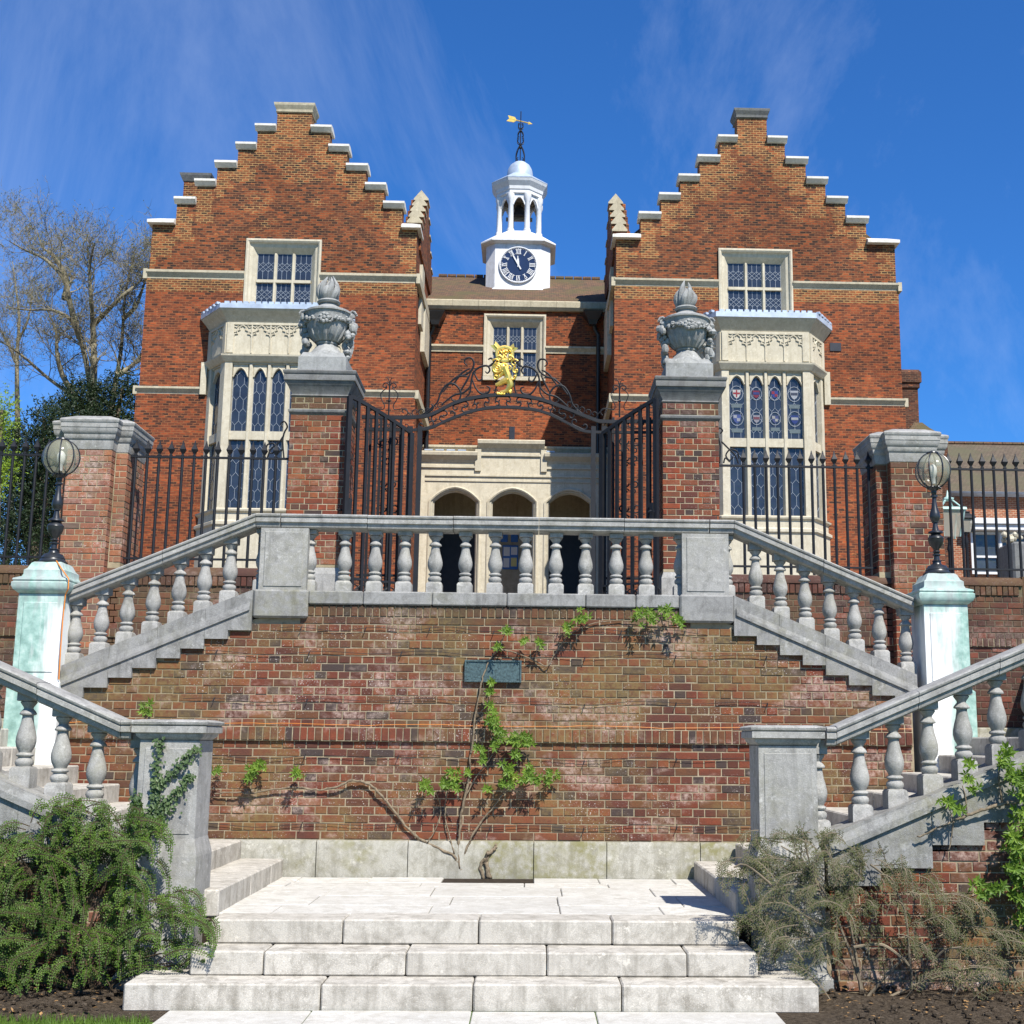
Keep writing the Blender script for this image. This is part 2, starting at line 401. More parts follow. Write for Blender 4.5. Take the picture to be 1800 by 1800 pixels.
def roof_mat(name, a, b, moss):
    k = NT(name, .9, .2); s3 = k.xyz()
    cb = k.n('ShaderNodeCombineXYZ'); k.lk(s3['X'], cb.inputs[0]); k.lk(k.math('MULTIPLY', s3['Z'], 1.0), cb.inputs[1])
    bt = k.n('ShaderNodeTexBrick'); k.lk(cb.outputs[0], bt.inputs['Vector']); bt.inputs['Scale'].default_value = 1
    bt.inputs['Brick Width'].default_value = .17; bt.inputs['Row Height'].default_value = .085; bt.inputs['Mortar Size'].default_value = .006
    bt.inputs['Color1'].default_value = (*a, 1); bt.inputs['Color2'].default_value = (*b, 1); bt.inputs['Mortar'].default_value = (.03, .024, .018, 1)
    c = k.mix(k.ramp(k.noise(.7, 4), [(.45, 0), (.65, .8)]), bt.outputs['Color'], moss)
    k.color(c); k.bump(k.math('MULTIPLY', bt.outputs['Fac'], -1.0), .5, .02); return k.m
M['roof'] = roof_mat('clay_tile_roof', (.15, .085, .05), (.09, .06, .042), (.085, .075, .035))
M['roof_brown'] = roof_mat('brown_tile_roof', (.13, .10, .07), (.10, .075, .055), (.09, .085, .05))
def lamp_ped(name, sx, xc):
    """white stone with copper-green runs down the outer side"""
    k = NT(name, .7, .3); s3 = k.xyz()
    base = k.ramp(k.noise(3, 4), [(.3, (.62, .63, .60)), (.7, (.76, .76, .73))])
    d = k.math('MULTIPLY', k.math('SUBTRACT', s3['X'], xc), sx)
    n = k.noise(1.0, 5, .65, sc3=(7, 7, .9))
    g = k.math('ADD', k.math('MULTIPLY', d, 1.5), n)
    m = k.ramp(g, [(.5 if sx > 0 else .36, 0), (.74 if sx > 0 else .6, .9)])
    zt = k.math('ADD', k.math('MULTIPLY', k.math('SUBTRACT', s3['Z'], 3.05), 3.0), k.math('MULTIPLY', n, 1.4))
    m2 = k.ramp(zt, [(.55, 0), (1.0, .75)])
    m = k.math('MAXIMUM', m, m2)
    gc = k.ramp(k.noise(11, 4), [(.3, (.10, .22, .18)), (.55, (.24, .40, .34)), (.8, (.46, .56, .5))])
    c = k.mix(m, base, gc)
    gr = k.ramp(k.math('ADD', k.noise(1.0, 4, .6, sc3=(9, 9, .7)), k.math('MULTIPLY', k.math('SUBTRACT', s3['Z'], 2.9), .45)), [(.62, 0), (.75, .7)])
    c = k.mix(gr, c, (.3, .31, .3)); k.color(c); k.bump(k.noise(40, 4), .3, .004); return k.m
M['lp_l'] = lamp_ped('copper_stained_stone', -1, -4.38); M['lp_r'] = lamp_ped('copper_stained_stone_pale', 1, 4.47)
def soil():
    k = NT('bed_soil', .97, .08)
    c = k.ramp(k.noise(30, 6, .75), [(.3, (.035, .026, .018)), (.55, (.11, .085, .06)), (.75, (.2, .16, .12))])
    k.color(c); k.bump(k.math('ADD', k.noise(24, 6, .75), k.noise(7, 3)), 1.0, .06); return k.m
M['soil'] = soil()
def grass_base():
    k = NT('lawn', .9, .1); k.color(k.ramp(k.noise(14, 6, .7), [(.3, (.04, .075, .015)), (.7, (.10, .16, .03))])); k.bump(k.noise(60, 4), .8, .02); return k.m
M['lawn'] = grass_base()
def ground_mat():
    k = NT('forecourt_gravel', .95, .1); k.color(k.ramp(k.noise(18, 6, .7), [(.3, (.13, .11, .085)), (.7, (.24, .21, .17))])); k.bump(k.noise(40, 4), .5, .02); return k.m
M['forecourt'] = ground_mat()
def leaf(name, a, b, c3=None, trans=.25):
    k = NT(name, .5, .35); f = k.noise(5, 3); r = k.noise(60, 1)
    c = k.ramp(k.math('ADD', k.math('MULTIPLY', f, .5), k.math('MULTIPLY', r, .5)), [(.32, a), (.55, b), (.72, c3 or b)])
    k.color(c)
    tr = k.n('ShaderNodeBsdfTranslucent'); k.lk(k.mix(1.0, c, (1.3, 1.25, .6), 'MULTIPLY'), tr.inputs['Color'])
    ms = k.n('ShaderNodeMixShader'); ms.inputs[0].default_value = trans
    k.lk(k.b.outputs[0], ms.inputs[1]); k.lk(tr.outputs[0], ms.inputs[2])
    k.lk(ms.outputs[0], [n for n in k.t.nodes if n.type == 'OUTPUT_MATERIAL'][0].inputs['Surface'])
    return k.m
M['leaf_shrub'] = leaf('shrub_leaf', (.026, .058, .006), (.08, .155, .014), (.19, .29, .035), .35)
M['leaf_wispy'] = leaf('wispy_leaf', (.026, .036, .008), (.065, .085, .016), (.14, .165, .032), .3)
M['leaf_vine'] = leaf('vine_leaf', (.06, .12, .015), (.15, .25, .03), (.32, .40, .05), .4)
M['leaf_ivy'] = leaf('ivy_leaf', (.03, .06, .02), (.075, .12, .04), (.17, .22, .10))
M['leaf_yew'] = leaf('yew_needles', (.010, .02, .008), (.022, .04, .012), (.05, .075, .02), .15)
M['leaf_bud'] = leaf('bud_leaf', (.11, .125, .045), (.17, .19, .07), (.24, .25, .10), .4)
M['leaf_bright'] = leaf('spring_leaf', (.12, .2, .02), (.25, .36, .04), (.4, .5, .07), .4)
M['grassblade'] = leaf('grass_blade', (.07, .13, .02), (.12, .2, .03), (.18, .26, .05), .35)
# ================================================================ setting: ground
rg = random.Random(5)
m = MB(); m.add([(-400, -60, -.012), (400, -60, -.012), (400, 9.9, -.012), (-400, 9.9, -.012)], [(0, 1, 2, 3)])
m.solo('lawn', M['lawn'], 'short green lawn in front of the stairs', None, kind='structure', org=(0, 0, -.012))
# terrain behind the back wall climbs to the school's forecourt
m = MB()
rows = [(16.35, 2.86), (20, 3.3), (28, 4.35), (36, 5.45), (60, 5.5), (120, 5.5), (900, 2.0)]
xs = [-700, -60, -14, -6.6, 6.6, 14, 60, 700]
vs = [(x, y, z) for y, z in rows for x in xs]
m.add(vs, [(a * 8 + i, a * 8 + i + 1, (a + 1) * 8 + i + 1, (a + 1) * 8 + i) for a in range(len(rows) - 1) for i in range(7)])
m.solo('forecourt_ground', M['forecourt'], 'gravel forecourt rising to the school', None, kind='structure', org=(0, 16.35, 2.86))
# hidden banks that carry the upper ground left and right of the stairs
for s, nm in ((-1, 'terrain_bank'), (1, 'terrain_bank')):
    m = MB(); x0, x1 = sorted((s * 6.62, s * 400))
    m.box(x0, x1, 10.4, 16.33, -.5, 2.84)
    m.solo(nm, M['lawn'], 'grassed bank beside the stairs', None, kind='structure', org=(s * 6.62, 10.4, 0))
# soil beds
for s in (-1, 1):
    m = MB(); x0, x1 = sorted((s * 2.02, s * 7.5)); nx, ny = 60, 16
    y0, y1 = (8.72, 9.74) if s < 0 else (8.2, 9.74)
    vs = []
    for j in range(ny + 1):
        for i in range(nx + 1):
            e = min(i, nx - i, j, ny - j); vs.append((x0 + (x1 - x0) * i / nx, y0 + (y1 - y0) * j / ny, -.009 if (e == 0 or abs(x0 + (x1 - x0) * i / nx) < 2.5) else .004 + rg.random() * .03))
    m.add(vs, [(j * (nx + 1) + i, j * (nx + 1) + i + 1, (j + 1) * (nx + 1) + i + 1, (j + 1) * (nx + 1) + i) for j in range(ny) for i in range(nx)])
    o = m.solo('soil_bed', M['soil'], 'dark bare soil bed at the foot of the ' + ('left' if s < 0 else 'right') + ' stair wall', None, kind='structure', smooth='all', org=(s * 4.5, 9.4, 0))
    c = MB()
    for _ in range(420):
        x = rg.uniform(x0 + .48, x1 - 1.6) if s > 0 else rg.uniform(x0 + 1.6, x1 - .48); y = rg.uniform(y0 + .03, y1 - .02); q = rg.uniform(.006, .028)
        c.ball((x, y, .03 + q * .3), q, 5, 3, (rg.uniform(.8, 1.4), rg.uniform(.8, 1.4), rg.uniform(.5, .9)))
    tag(c.build('soil_clod', M['soil'], o), None, kind='stuff')
# grass blades near the camera side of the left bed
g = MB()
for _ in range(9000):
    x = rg.uniform(-5.2, -2.05); y = rg.uniform(7.9, 8.76); h = rg.uniform(.02, .05); a = rg.uniform(0, 6.28); dx, dy = math.cos(a) * .004, math.sin(a) * .004
    lx, ly = rg.gauss(0, .012), rg.gauss(0, .012)
    g.add([(x - dx, y - dy, -.012), (x + dx, y + dy, -.012), (x + lx, y + ly, h)], [(0, 1, 2)])
for _ in range(2600):
    x = rg.uniform(2.05, 4.6); y = rg.uniform(7.9, 8.24); h = rg.uniform(.02, .045); a = rg.uniform(0, 6.28); dx, dy = math.cos(a) * .004, math.sin(a) * .004
    g.add([(x - dx, y - dy, -.012), (x + dx, y + dy, -.012), (x + rg.gauss(0, .012), y + rg.gauss(0, .012), h)], [(0, 1, 2)])
g.solo('lawn_grass', M['grassblade'], 'fringe of lawn grass along the soil beds', 'grass', kind='stuff', org=(0, 9, 0), fix=False)

# ---------------------------------------------------------------- paving and steps
def slabs(parent, rows, x0, x1, z1, th, mat, lo=.75, hi=1.3, seed=1, name='paving_slab', skip=None, lip=.006):
    r = random.Random(seed)
    for (ya, yb) in rows:
        x = x0 - r.uniform(0, .4)
        while x < x1 - .05:
            wd = r.uniform(lo, hi); a, b = max(x, x0), min(x + wd, x1)
            if x1 - b < .25: b = x1
            if b - a > .06 and not (skip and skip(a, b, ya, yb)):
                q = MB(); dz = r.uniform(-.003, .003)
                q.cbox(a + .0035, b - .0035, ya + .0035, yb - .0035, z1 - th, z1 + dz, lip)
                q.build(name, mat, parent)
            x = b if b == x1 else x + wd
            if b == x1: break
path = thing('garden_path', None, None, (0, 6, 0), kind='structure')
base = MB(); base.box(-2.02, 2.06, 3.0, 9.3, -.06, -.02).build('path_bed', M['soilpatch'], path)
ry = [(9.03 - .0, 8.6), (8.6, 8.12), (8.12, 7.5)] + [(7.5 - .6 * i, 6.9 - .6 * i) for i in range(7)]
slabs(path, [(b, a) for a, b in ry], -2.02, 2.06, .0, .05, M['stone_flag'], .8, 1.25, 3)

steps = thing('stone_steps', 'three broad pale stone steps leading up to the paved landing', 'steps', (0, 9.3, 0))
def step_row(y0, y1, x0, x1, z0, z1, cuts):
    xs = [x0] + cuts + [x1]
    for a, b in zip(xs[:-1], xs[1:]):
        q = MB(); q.cbox(a + .004, b - .004, y0 + rg.uniform(-.004, .004), y1, z0 + .004, z1 + rg.uniform(-.003, .003), .011)
        q.build('step_stone', M['stone_step'], steps)
def cutx(px, y): return W(px, 1700, y)[0]
step_row(9.05, 9.62, -2.34, 2.36, -.02, .165, [cutx(565, 9.05), cutx(832, 9.05), cutx(1093, 9.05)])
step_row(9.34, 9.98, -1.98, 2.0, .162, .33, [cutx(460, 9.3), cutx(712, 9.3), cutx(961, 9.3), cutx(1209, 9.3)])
step_row(9.66, 10.02, -1.93, 1.92, .327, .5, [cutx(601, 9.7), cutx(840, 9.7), cutx(1075, 9.7)])

landing = thing('landing_paving', None, None, (0, 11.2, .5), kind='structure')
MB().box(-2.35, 2.35, 9.99, 12.62, .2, .452).build('landing_bed', M['soilpatch'], landing)
slabs(landing, [(10.02, 10.52), (10.52, 11.12), (11.12, 11.80), (11.80, 12.12)], -2.32, 2.32, .5, .045, M['stone_flag'], .75, 1.25, 9)
slabs(landing, [(12.12, 12.545)], -2.32, -.43, .5, .045, M['stone_flag'], .6, 1.0, 4)
slabs(landing, [(12.12, 12.545)], .42, 2.32, .5, .045, M['stone_flag'], .6, 1.0, 6)

# side flights: lower ones climb outwards in front of the wall, upper ones climb back behind it
RUN, RISE = .4, .17
for s, side in ((-1, 'left'), (1, 'right')):
    fl = thing('stair_flight', 'pale stone stairs climbing outwards between the brick wall and the %s lower balustrade' % side, 'stairs', (s * 3.4, 11, .5), 'side flights of the double stair')
    for i in range(8):
        xa = 1.95 + RUN * i; xb = xa + RUN + .03 if i < 7 else 6.6
        z1 = .5 + RISE * (i + 1)
        for ya, yb in ((9.98, 11.1), (11.1, 11.95), (11.95, 12.585)) if i % 2 == 0 else ((9.98, 10.75), (10.75, 12.585)):
            yb2 = min(yb, 12.52) if i < 3 else yb
            if i == 7: continue
            q = MB(); a, b = sorted((s * xa, s * xb)); q.cbox(a, b, ya + .003, yb2 - .003, z1 - RISE - .03, z1, .012); q.build('step_stone', M['stone_step'], fl)
    a, b = sorted((s * 4.62, s * 4.99))
    MB().cbox(a, b, 9.98, 12.55, 1.66, 1.86, .012).build('step_stone', M['stone_step'], fl)
    a, b = sorted((s * 1.99, s * 6.6))
    MB().prism([(s * 1.99, .2), (s * 1.99, .45), (s * 4.7, 1.42), (s * 6.6, 1.62), (s * 6.6, .2)], 10.0, 12.58).build('stair_core', M['stone_plinth'], fl)
    ln = thing('stair_landing', 'paved turning landing behind the %s lamp pedestal' % side, 'landing', (s * 5.6, 12.5, 1.86), 'turning landings')
    a, b = sorted((s * 4.992, s * 6.6))
    slabs(ln, [(9.98, 11.2), (11.2, 12.4), (12.4, 13.6), (13.6, 14.8), (14.8, 15.85)], a, b, 1.86, .2, M['stone_flag'], .7, 1.0, 8)
    a, b = sorted((s * 4.28, s * 4.99))
    slabs(ln, [(13.02, 14.2), (14.2, 15.85)], a, b, 1.86, .2, M['stone_flag'], .9, 1.0, 8)
    MB().box(min(s * 4.2, s * 6.6), max(s * 4.2, s * 6.6), 12.98, 15.86, .2, 1.655).build('landing_core', M['stone_plinth'], ln)
    uf = thing('stair_flight', 'upper stone stairs climbing inwards behind the %s sloping balustrade' % side, 'stairs', (s * 3.2, 14, 1.86), 'side flights of the double stair')
    for i in range(6):
        xa = 4.26 - .385 * i; a, b = sorted((s * xa, s * (xa - .415))); z1 = 1.86 + RISE * (i + 1)
        MB().cbox(a, b, 12.97, 15.86, 1.6, z1, .012).build('step_stone', M['stone_step'], uf)
    # end wall that closes the landing outside the frame
plat = thing('upper_platform', None, None, (0, 14.4, 2.88), kind='structure')
MB().box(-1.93, 1.93, 12.97, 16.9, .3, 2.83).build('platform_core', M['stone_plinth'], plat)
slabs(plat, [(12.98, 13.9), (13.9, 14.9), (14.9, 15.88)], -1.93, 1.93, 2.88, .045, M['stone_flag'], .7, 1.1, 5)
slabs(plat, [(15.9, 16.88)], -1.93, 1.93, 2.88, .045, M['stone_flag'], .7, 1.1, 15)

# ================================================================ brickwork
BM = {}
def bmesh_brick(w_, h_):
    key = (round(w_ * 250), round(h_ * 250))
    if key not in BM:
        BM[key] = MB_brick(w_, h_).mesh('brick', fix=False)
    return BM[key]
def MB_brick(w_, h_, c=.004, d=.05):
    q = MB(); a, b = w_ / 2, h_ / 2
    v = [(-a + c, 0, -b + c), (a - c, 0, -b + c), (a - c, 0, b - c), (-a + c, 0, b - c), (-a, c, -b), (a, c, -b), (a, c, b), (-a, c, b), (-a, d, -b), (a, d, -b), (a, d, b), (-a, d, b)]
    q.add(v, [(0, 1, 2, 3), (4, 5, 1, 0), (5, 6, 2, 1), (6, 7, 3, 2), (7, 4, 0, 3), (8, 9, 5, 4), (9, 10, 6, 5), (10, 11, 7, 6), (11, 8, 4, 7)])
    return q
def bond(u0, u1, z0, n, course, keep=None, first=0, pitch=.2275, joint=.010, jit=None, phase=0.0):
    """english bond: list of (u centre, z centre, width, height)"""
    r = jit or random.Random(3); out = []
    for i in range(n):
        st = (i + first) % 2 == 0; pt = pitch if st else pitch / 2
        off = phase + (0 if (st and (i + first) % 4 < 2) else pitch / 4 if not st else pitch / 2 * 0)
        u = u0 - ((off) % pt)
        while u < u1 - .015:
            a, b = max(u, u0), min(u + pt, u1)
            if b - a > .028:
                cu, cz = (a + b) / 2, z0 + (i + .5) * course
                if keep is None or keep(cu, cz, b - a): out.append((cu, cz, b - a - joint, course - joint))
            u += pt
    return out
def emit(parent, items, key, limit=300, seed=1, prio=None):
    """items: (x, y, z, w, h, rz); the first `limit` by priority are objects, the rest one joined part"""
    r = random.Random(seed)
    if prio: items = sorted(items, key=prio)
    mass = MB()
    for i, (x, y, z, w_, h_, rz) in enumerate(items):
        jx, jy, jz = r.gauss(0, .0012), max(-.005, min(.003, r.gauss(0, .002))), r.gauss(0, .0011)
        tilt = r.gauss(0, .006)
        if i < limit:
            o = bpy.data.objects.new('brick', bmesh_brick(w_, h_))
            if not o.data.materials: o.data.materials.append(M['brick_' + key])
            col.objects.link(o); o.parent = parent
            if o.data.materials[0] != M['brick_' + key]:
                o.material_slots[0].link = 'OBJECT'; o.material_slots[0].material = M['brick_' + key]
            o.location = Vector((x + jx, y + jy, z + jz)) - ORG[parent.name]; o.rotation_euler = (0, tilt, rz)
        else:
            mass.M = Matrix.Translation((x + jx, y + jy, z + jz)) @ Matrix.Rotation(rz, 4, 'Z') @ Matrix.Rotation(tilt, 4, 'Y')
            q = MB_brick(w_, h_); mass.cur = r.random(); mass.add(q.v, q.f)
    if mass.v:
        mass.M = None
        o = mass.build('brick_mass', M['brickm_' + key], parent, attr=True, fix=False); o['kind'] = 'stuff'

# ---------------------------------------------------------------- main retaining wall
YW = 12.6
def string_top(x): return 3.23 - .427 * max(0, abs(x) - 2.40)
wall = thing('retaining_wall', 'old red brick wall with lime bloom carrying the upper balustrade and the plaque', 'wall', (0, YW, .5))
core = MB()
core.prism([(-4.14, .3), (4.14, .3), (4.14, 2.2), (2.4, 2.93), (1.84, 3.09), (-1.84, 3.09), (-2.4, 2.93), (-4.14, 2.2)], YW + .0055, YW + .36)
core.build('mortar_bed', M['mortar'], wall)
def keepw(u, z, w_):
    top = 2.98 if abs(u) < 2.0 else string_top(u) - .3
    if abs(u) + w_ / 2 > 4.13: return abs(u) < 4.13 and z < top
    return z < top
jr = random.Random(8)
items = []
for (cu, cz, w_, h_) in bond(-4.13, 4.13, .842, 12, .0775, keepw, 0) + bond(-4.13, 4.13, 1.902, 14, .077, keepw, 1, phase=.06):
    if abs(cu - W(866, 1179, YW)[0]) < .27 and abs(cz - 2.43) < .06: pass
    items.append((cu, YW, cz, w_, h_, 0))
# soldier band and the soldier course below the coping
u = -4.1
while u < 4.12:
    items.append((u, YW - .035, 1.837, .061, .122, 0)); u += .0712
u = -1.81
while u < 1.83:
    items.append((u, YW - .004, 3.038, .061, .105, 0)); u += .0712
emit(wall, items, 'wall', 300, 4, prio=lambda t: -round(t[3], 2) * 6 + math.hypot(t[0] - .3, t[2] - 1.7))
bd = MB(); bd.prism([(YW + .01, 1.765), (YW - .027, 1.77), (YW - .027, 1.895), (YW + .01, 1.905)], -4.13, 4.13, 'x'); bd.build('band_bed', M['mortar'], wall)
# plinth stones
xs = [-4.13, -3.3, -2.45, -1.65, -.78, .42, 1.12, 2.02, 2.9, 4.13]
for a, b in zip(xs[:-1], xs[1:]):
    q = MB(); q.prism([(YW + .02, .44), (YW - .05 + rg.uniform(-.004, .004), .44), (YW - .05, .80), (YW - .03, .835), (YW + .02, .84)], a + .004, b - .004, 'x'); q.build('plinth_stone', M['stone_plinth'], wall, smooth=True)

plq = thing('wall_plaque', 'green bronze plaque with a raised rim on the brick wall', 'plaque', (*W(866, 1197, YW)[:1], YW, W(866, 1197, YW)[1]))
(xa, za), (xb, zb) = W(816, 1199, YW - .03), W(917, 1161, YW - .03)
MB().cbox(xa, xb, YW - .03, YW - .002, za, zb, .004).build('plate', M['copper_dark'], plq)
fr = MB()
for a, b, c_, d in ((xa, xb, za, za + .018), (xa, xb, zb - .018, zb), (xa, xa + .018, za + .018, zb - .018), (xb - .018, xb, za + .018, zb - .018)):
    fr.cbox(a, b, YW - .042, YW - .031, c_, d, .003)
fr.build('rim', M['copper_dark'], plq)
for cx_, cz_ in ((xa + .032, za + .032), (xb - .032, za + .032), (xa + .032, zb - .032), (xb - .032, zb - .032)):
    MB().ball((cx_, YW - .031, cz_), .008, 8, 4, (1, .6, 1)).build('bolt', M['copper_dark'], plq, smooth=True)

# ---------------------------------------------------------------- balustrades
BAL = [(.052, .115), (.062, .135), (.068, .15), (.064, .168), (.05, .182), (.046, .19), (.06, .196), (.064, .205), (.06, .214), (.045, .222), (.05, .235), (.066, .262), (.074, .30), (.073, .33), (.063, .375), (.05, .42), (.043, .46), (.04, .482), (.042, .492), (.06, .496), (.062, .505), (.052, .52), (.04, .533), (.034, .54), (.036, .55), (.055, .575), (.062, .588), (.05, .596)]
def baluster_mesh(h, lo=0.0, hi=0.0):
    k = h / .64; q = MB()
    q.lathe(0, 0, [(r_, z * k) for r_, z in BAL], 20)
    q.rect(0, 0, .078, .078, [(0, -lo), (0, .1 * k), (-.012, .118 * k), (-.03, .124 * k)])
    q.rect(0, 0, .068, .068, [(-.008, .594 * k), (0, .598 * k), (0, .64 * k + hi)])
    me = q.mesh('baluster', smooth=True); me.materials.append(M['stone_grey']); return me
RAILP = [(-.10, 0), (-.125, .012), (-.135, .04), (-.135, .05), (-.155, .058), (-.155, .095), (-.145, .10), (-.145, .107), (-.16, .113), (-.165, .128), (-.155, .14), (-.1, .15), (.1, .15), (.155, .14), (.165, .128), (.155, .05), (.135, .04), (.10, 0)]
def rail_stones(parent, path, yc, n_per=1.35, first=None):
    """coping stones along an (x, z-bottom) path of straight legs"""
    for (xa, z0), (xb, z1) in zip(path[:-1], path[1:]):
        L = math.hypot(xb - xa, z1 - z0); n = max(1, round(L / n_per))
        for i in range(n):
            t0, t1 = i / n, (i + 1) / n; e = .0025 / L
            pa = (xa + (xb - xa) * (t0 + e), z0 + (z1 - z0) * (t0 + e)); pb = (xa + (xb - xa) * (t1 - e), z0 + (z1 - z0) * (t1 - e))
            dz = rg.uniform(-.003, .003)
            q = MB(); q.sweepx([(yc + a, b) for a, b in RAILP], [(pa[0], pa[1] + dz), (pb[0], pb[1] + dz)]); q.build('coping_stone', M['stone_grey'], parent, smooth=True)
YB = YW + .165
top = thing('balustrade', 'level grey stone balustrade on top of the brick wall below the gate', 'balustrade', (0, YB, 3.1), 'stone balustrades of the stair')
bm_l = baluster_mesh(.63)
x = W(605, 1000, YB)[0]; sp = (W(1135, 1000, YB)[0] - x) / 10
for i in range(-1, 12): 
    xx = x + sp * i
    if abs(xx) < 1.78: piece('baluster', bm_l, None, top, (xx + rg.gauss(0, .003), YB, 3.228), rz=rg.uniform(-.05, .05), scale=(rg.uniform(.97, 1.03),) * 2 + (1,))
xs = [-1.838, -1.3, -.62, .12, .9, 1.4, 1.838]
for a, b in zip(xs[:-1], xs[1:]):
    q = MB(); q.cbox(a + .002, b - .002, YW - .03, YW + .36, 3.095, 3.23, .012); q.build('kerb_stone', M['stone_string'], top)
for s in (-1, 1):
    cx_ = s * 2.105
    q = MB(); q.cbox(cx_ - .27, cx_ + .27, YW - .055, YW + .37, 2.955, 3.235, .02); q.build('pedestal_base', M['stone_string'], top)
    q = MB(); q.rect(cx_, YB, .235, .155, [(0, 3.236), (0, 3.858)]); pd = q.build('pedestal', M['stone_grey'], top)
    q = MB(); q.cbox(cx_ - .19, cx_ + .19, YB - .163, YB - .15, 3.27, 3.82, .005); q.build('raised_panel', M['stone_grey'], pd)
    for e in (-1, 1): piece('baluster', bm_l, None, top, (cx_ + e * .232, YB, 3.2365), scale=(.98, .98, .985))
rail_stones(top, [(-2.15, 3.862), (2.15, 3.862)], YB, .86)
for s, side in ((-1, 'left'), (1, 'right')):
    sl = thing('balustrade', 'sloping grey stone balustrade running down from the wall top to the %s lamp pedestal' % side, 'balustrade', (s * 3.4, YB, 2.3), 'stone balustrades of the stair')
    bms = baluster_mesh(.63, .05, .05)
    for i in range(6):
        xx = s * (2.995 + .2575 * i * 1.0) if s < 0 else (W(1328 + 0, 1000, YB)[0] + (W(1545, 1100, YB)[0] - W(1328, 1000, YB)[0]) / 5 * i)
        if s < 0: xx = W(405, 1000, YB)[0] + (W(178, 1100, YB)[0] - W(405, 1000, YB)[0]) / 5 * i
        piece('baluster', bms, None, sl, (xx, YB, string_top(xx)), rz=rg.uniform(-.03, .03))
    piece('baluster', bms, None, sl, (s * 4.15, YB, string_top(4.15)))
    rail_stones(sl, [(s * 2.155, 3.862), (s * 2.40, 3.862)], YB)
    rail_stones(sl, [(s * 2.40, 3.862), (s * 4.2, 3.862 - .427 * 1.8)], YB, .8)
    # string: sloping stone with a toothed underside that keys into the brick courses
    n = 6; x0, x1 = 2.378, 4.19
    for i in range(4):
        a = x0 + (x1 - x0) * i / 4; b = x0 + (x1 - x0) * (i + 1) / 4 - .003
        poly = [(a, string_top(a)), (b, string_top(b))]
        h = (b - a) / 2
        for j in (1, 0):
            za_ = string_top(a + h * j) - .40; zb_ = za_
            poly += [(a + h * (j + 1), za_), (a + h * j, za_)]
        q = MB(); q.prism([(s * p[0], p[1]) for p in poly], YW - .04, YW + .36); q.build('string_stone', M['stone_string'], sl)
    q = MB(); q.sweepx([(YW - .06, -.2), (YW - .06, -.17), (YW - .045, -.12), (YW - .039, -.12), (YW - .039, -.2)], [(s * 2.40, string_top(2.40)), (s * 4.19, string_top(4.19))]); q.build('string_moulding', M['stone_string'], sl)

# lower balustrades with their end pedestals and brick walls
YL = 9.72
def low_top(ax): return 1.92 + .425 * max(0, ax - 2.68)
for s, side in ((-1, 'left'), (1, 'right')):
    lw = thing('stair_wall', 'brick stair wall with grey stone balustrade and end pedestal at the %s edge of the photo' % side, 'balustrade', (s * 3.2, YL, 0), 'lower stair walls')
    xa, xb = 2.09, 2.53; cx_ = s * (xa + xb) / 2; hx = (xb - xa) / 2; cy = YL + .19; hy = .2
    q = MB(); q.rect(cx_, cy, hx, hy, [(.03, -.02), (.03, .93), (.026, .96), (.0, 1.06), (.0, 1.77)]); pd = q.build('pedestal', M['stone_grey'], lw)
    q = MB(); q.cbox(cx_ - .18, cx_ + .18, cy - hy - .006, cy - hy + .003, 1.09, 1.715, .004); q.build('raised_panel', M['stone_grey'], pd)
    q = MB(); q.rect(cx_, cy, hx, hy, [(-.01, 1.772), (.0, 1.78), (.025, 1.80), (.03, 1.82), (.055, 1.828), (.055, 1.872), (.046, 1.878), (.062, 1.888), (.066, 1.905), (.055, 1.915), (0, 1.925)]); q.build('pedestal_cap', M['stone_grey'], pd, smooth=True)
    q = MB(); q.rect(cx_, cy, hx + .035, hy + .035, [(0, -.02), (.035, .03), (.035, .1), (0, .14)]); q.build('pedestal_foot', M['stone_grey'], pd, smooth=True)
    RL = [(s * 2.622, 1.772), (s * 2.7, 1.772), (s * 6.55, 1.772 + .425 * 3.85)]
    rail_stones(lw, RL[:2], cy); rail_stones(lw, RL[1:], cy, .75)
    bml = baluster_mesh(.66, .06, .06)
    def st(ax): return low_top(ax) - .15 - .655
    x0 = abs(W(1512, 1400, cy)[0]) if s > 0 else abs(W(170, 1350, cy)[0])
    for i in range(13):
        ax = x0 + .272 * i
        piece('baluster', bml, None, lw, (s * ax, cy, st(ax)), rz=rg.uniform(-.03, .03))
    piece('baluster', bml, None, lw, (s * 2.575, cy, st(2.62) - .02))
    for i in range(5):
        a = 2.59 + .79 * i; b = a + .787; poly = [(a, st(a)), (b, st(b))]; h = (b - a) / 2
        for j in (1, 0):
            za_ = st(a + h * j) - .36; poly += [(a + h * (j + 1), za_), (a + h * j, za_)]
        q = MB(); q.prism([(s * p[0], p[1]) for p in poly], YL - .03, YL + .36); q.build('string_stone', M['stone_string'], lw)
    q = MB(); q.sweepx([(YL - .06, -.14), (YL - .06, -.09), (YL - .038, -.03), (YL - .029, -.03), (YL - .029, -.14)], [(s * 2.6, st(2.6)), (s * 6.5, st(6.5))]); q.build('string_moulding', M['stone_string'], lw)
    MB().prism([(s * 2.56, -.05), (s * 2.56, .55), (s * 6.5, st(6.5) - .3), (s * 6.5, -.05)], YL + .0055, YL + .35).build('mortar_bed', M['mortar'], lw)
    it = [(s * u_, YL, z_, w_, h_, 0) for u_, z_, w_, h_ in bond(2.6, 6.5, .0, 26, .0775, lambda u, z, w_: z < st(u) - .3, 0)]
    emit(lw, it, 'dark' if s < 0 else 'wall', 300, 6, prio=lambda t: abs(t[0]))

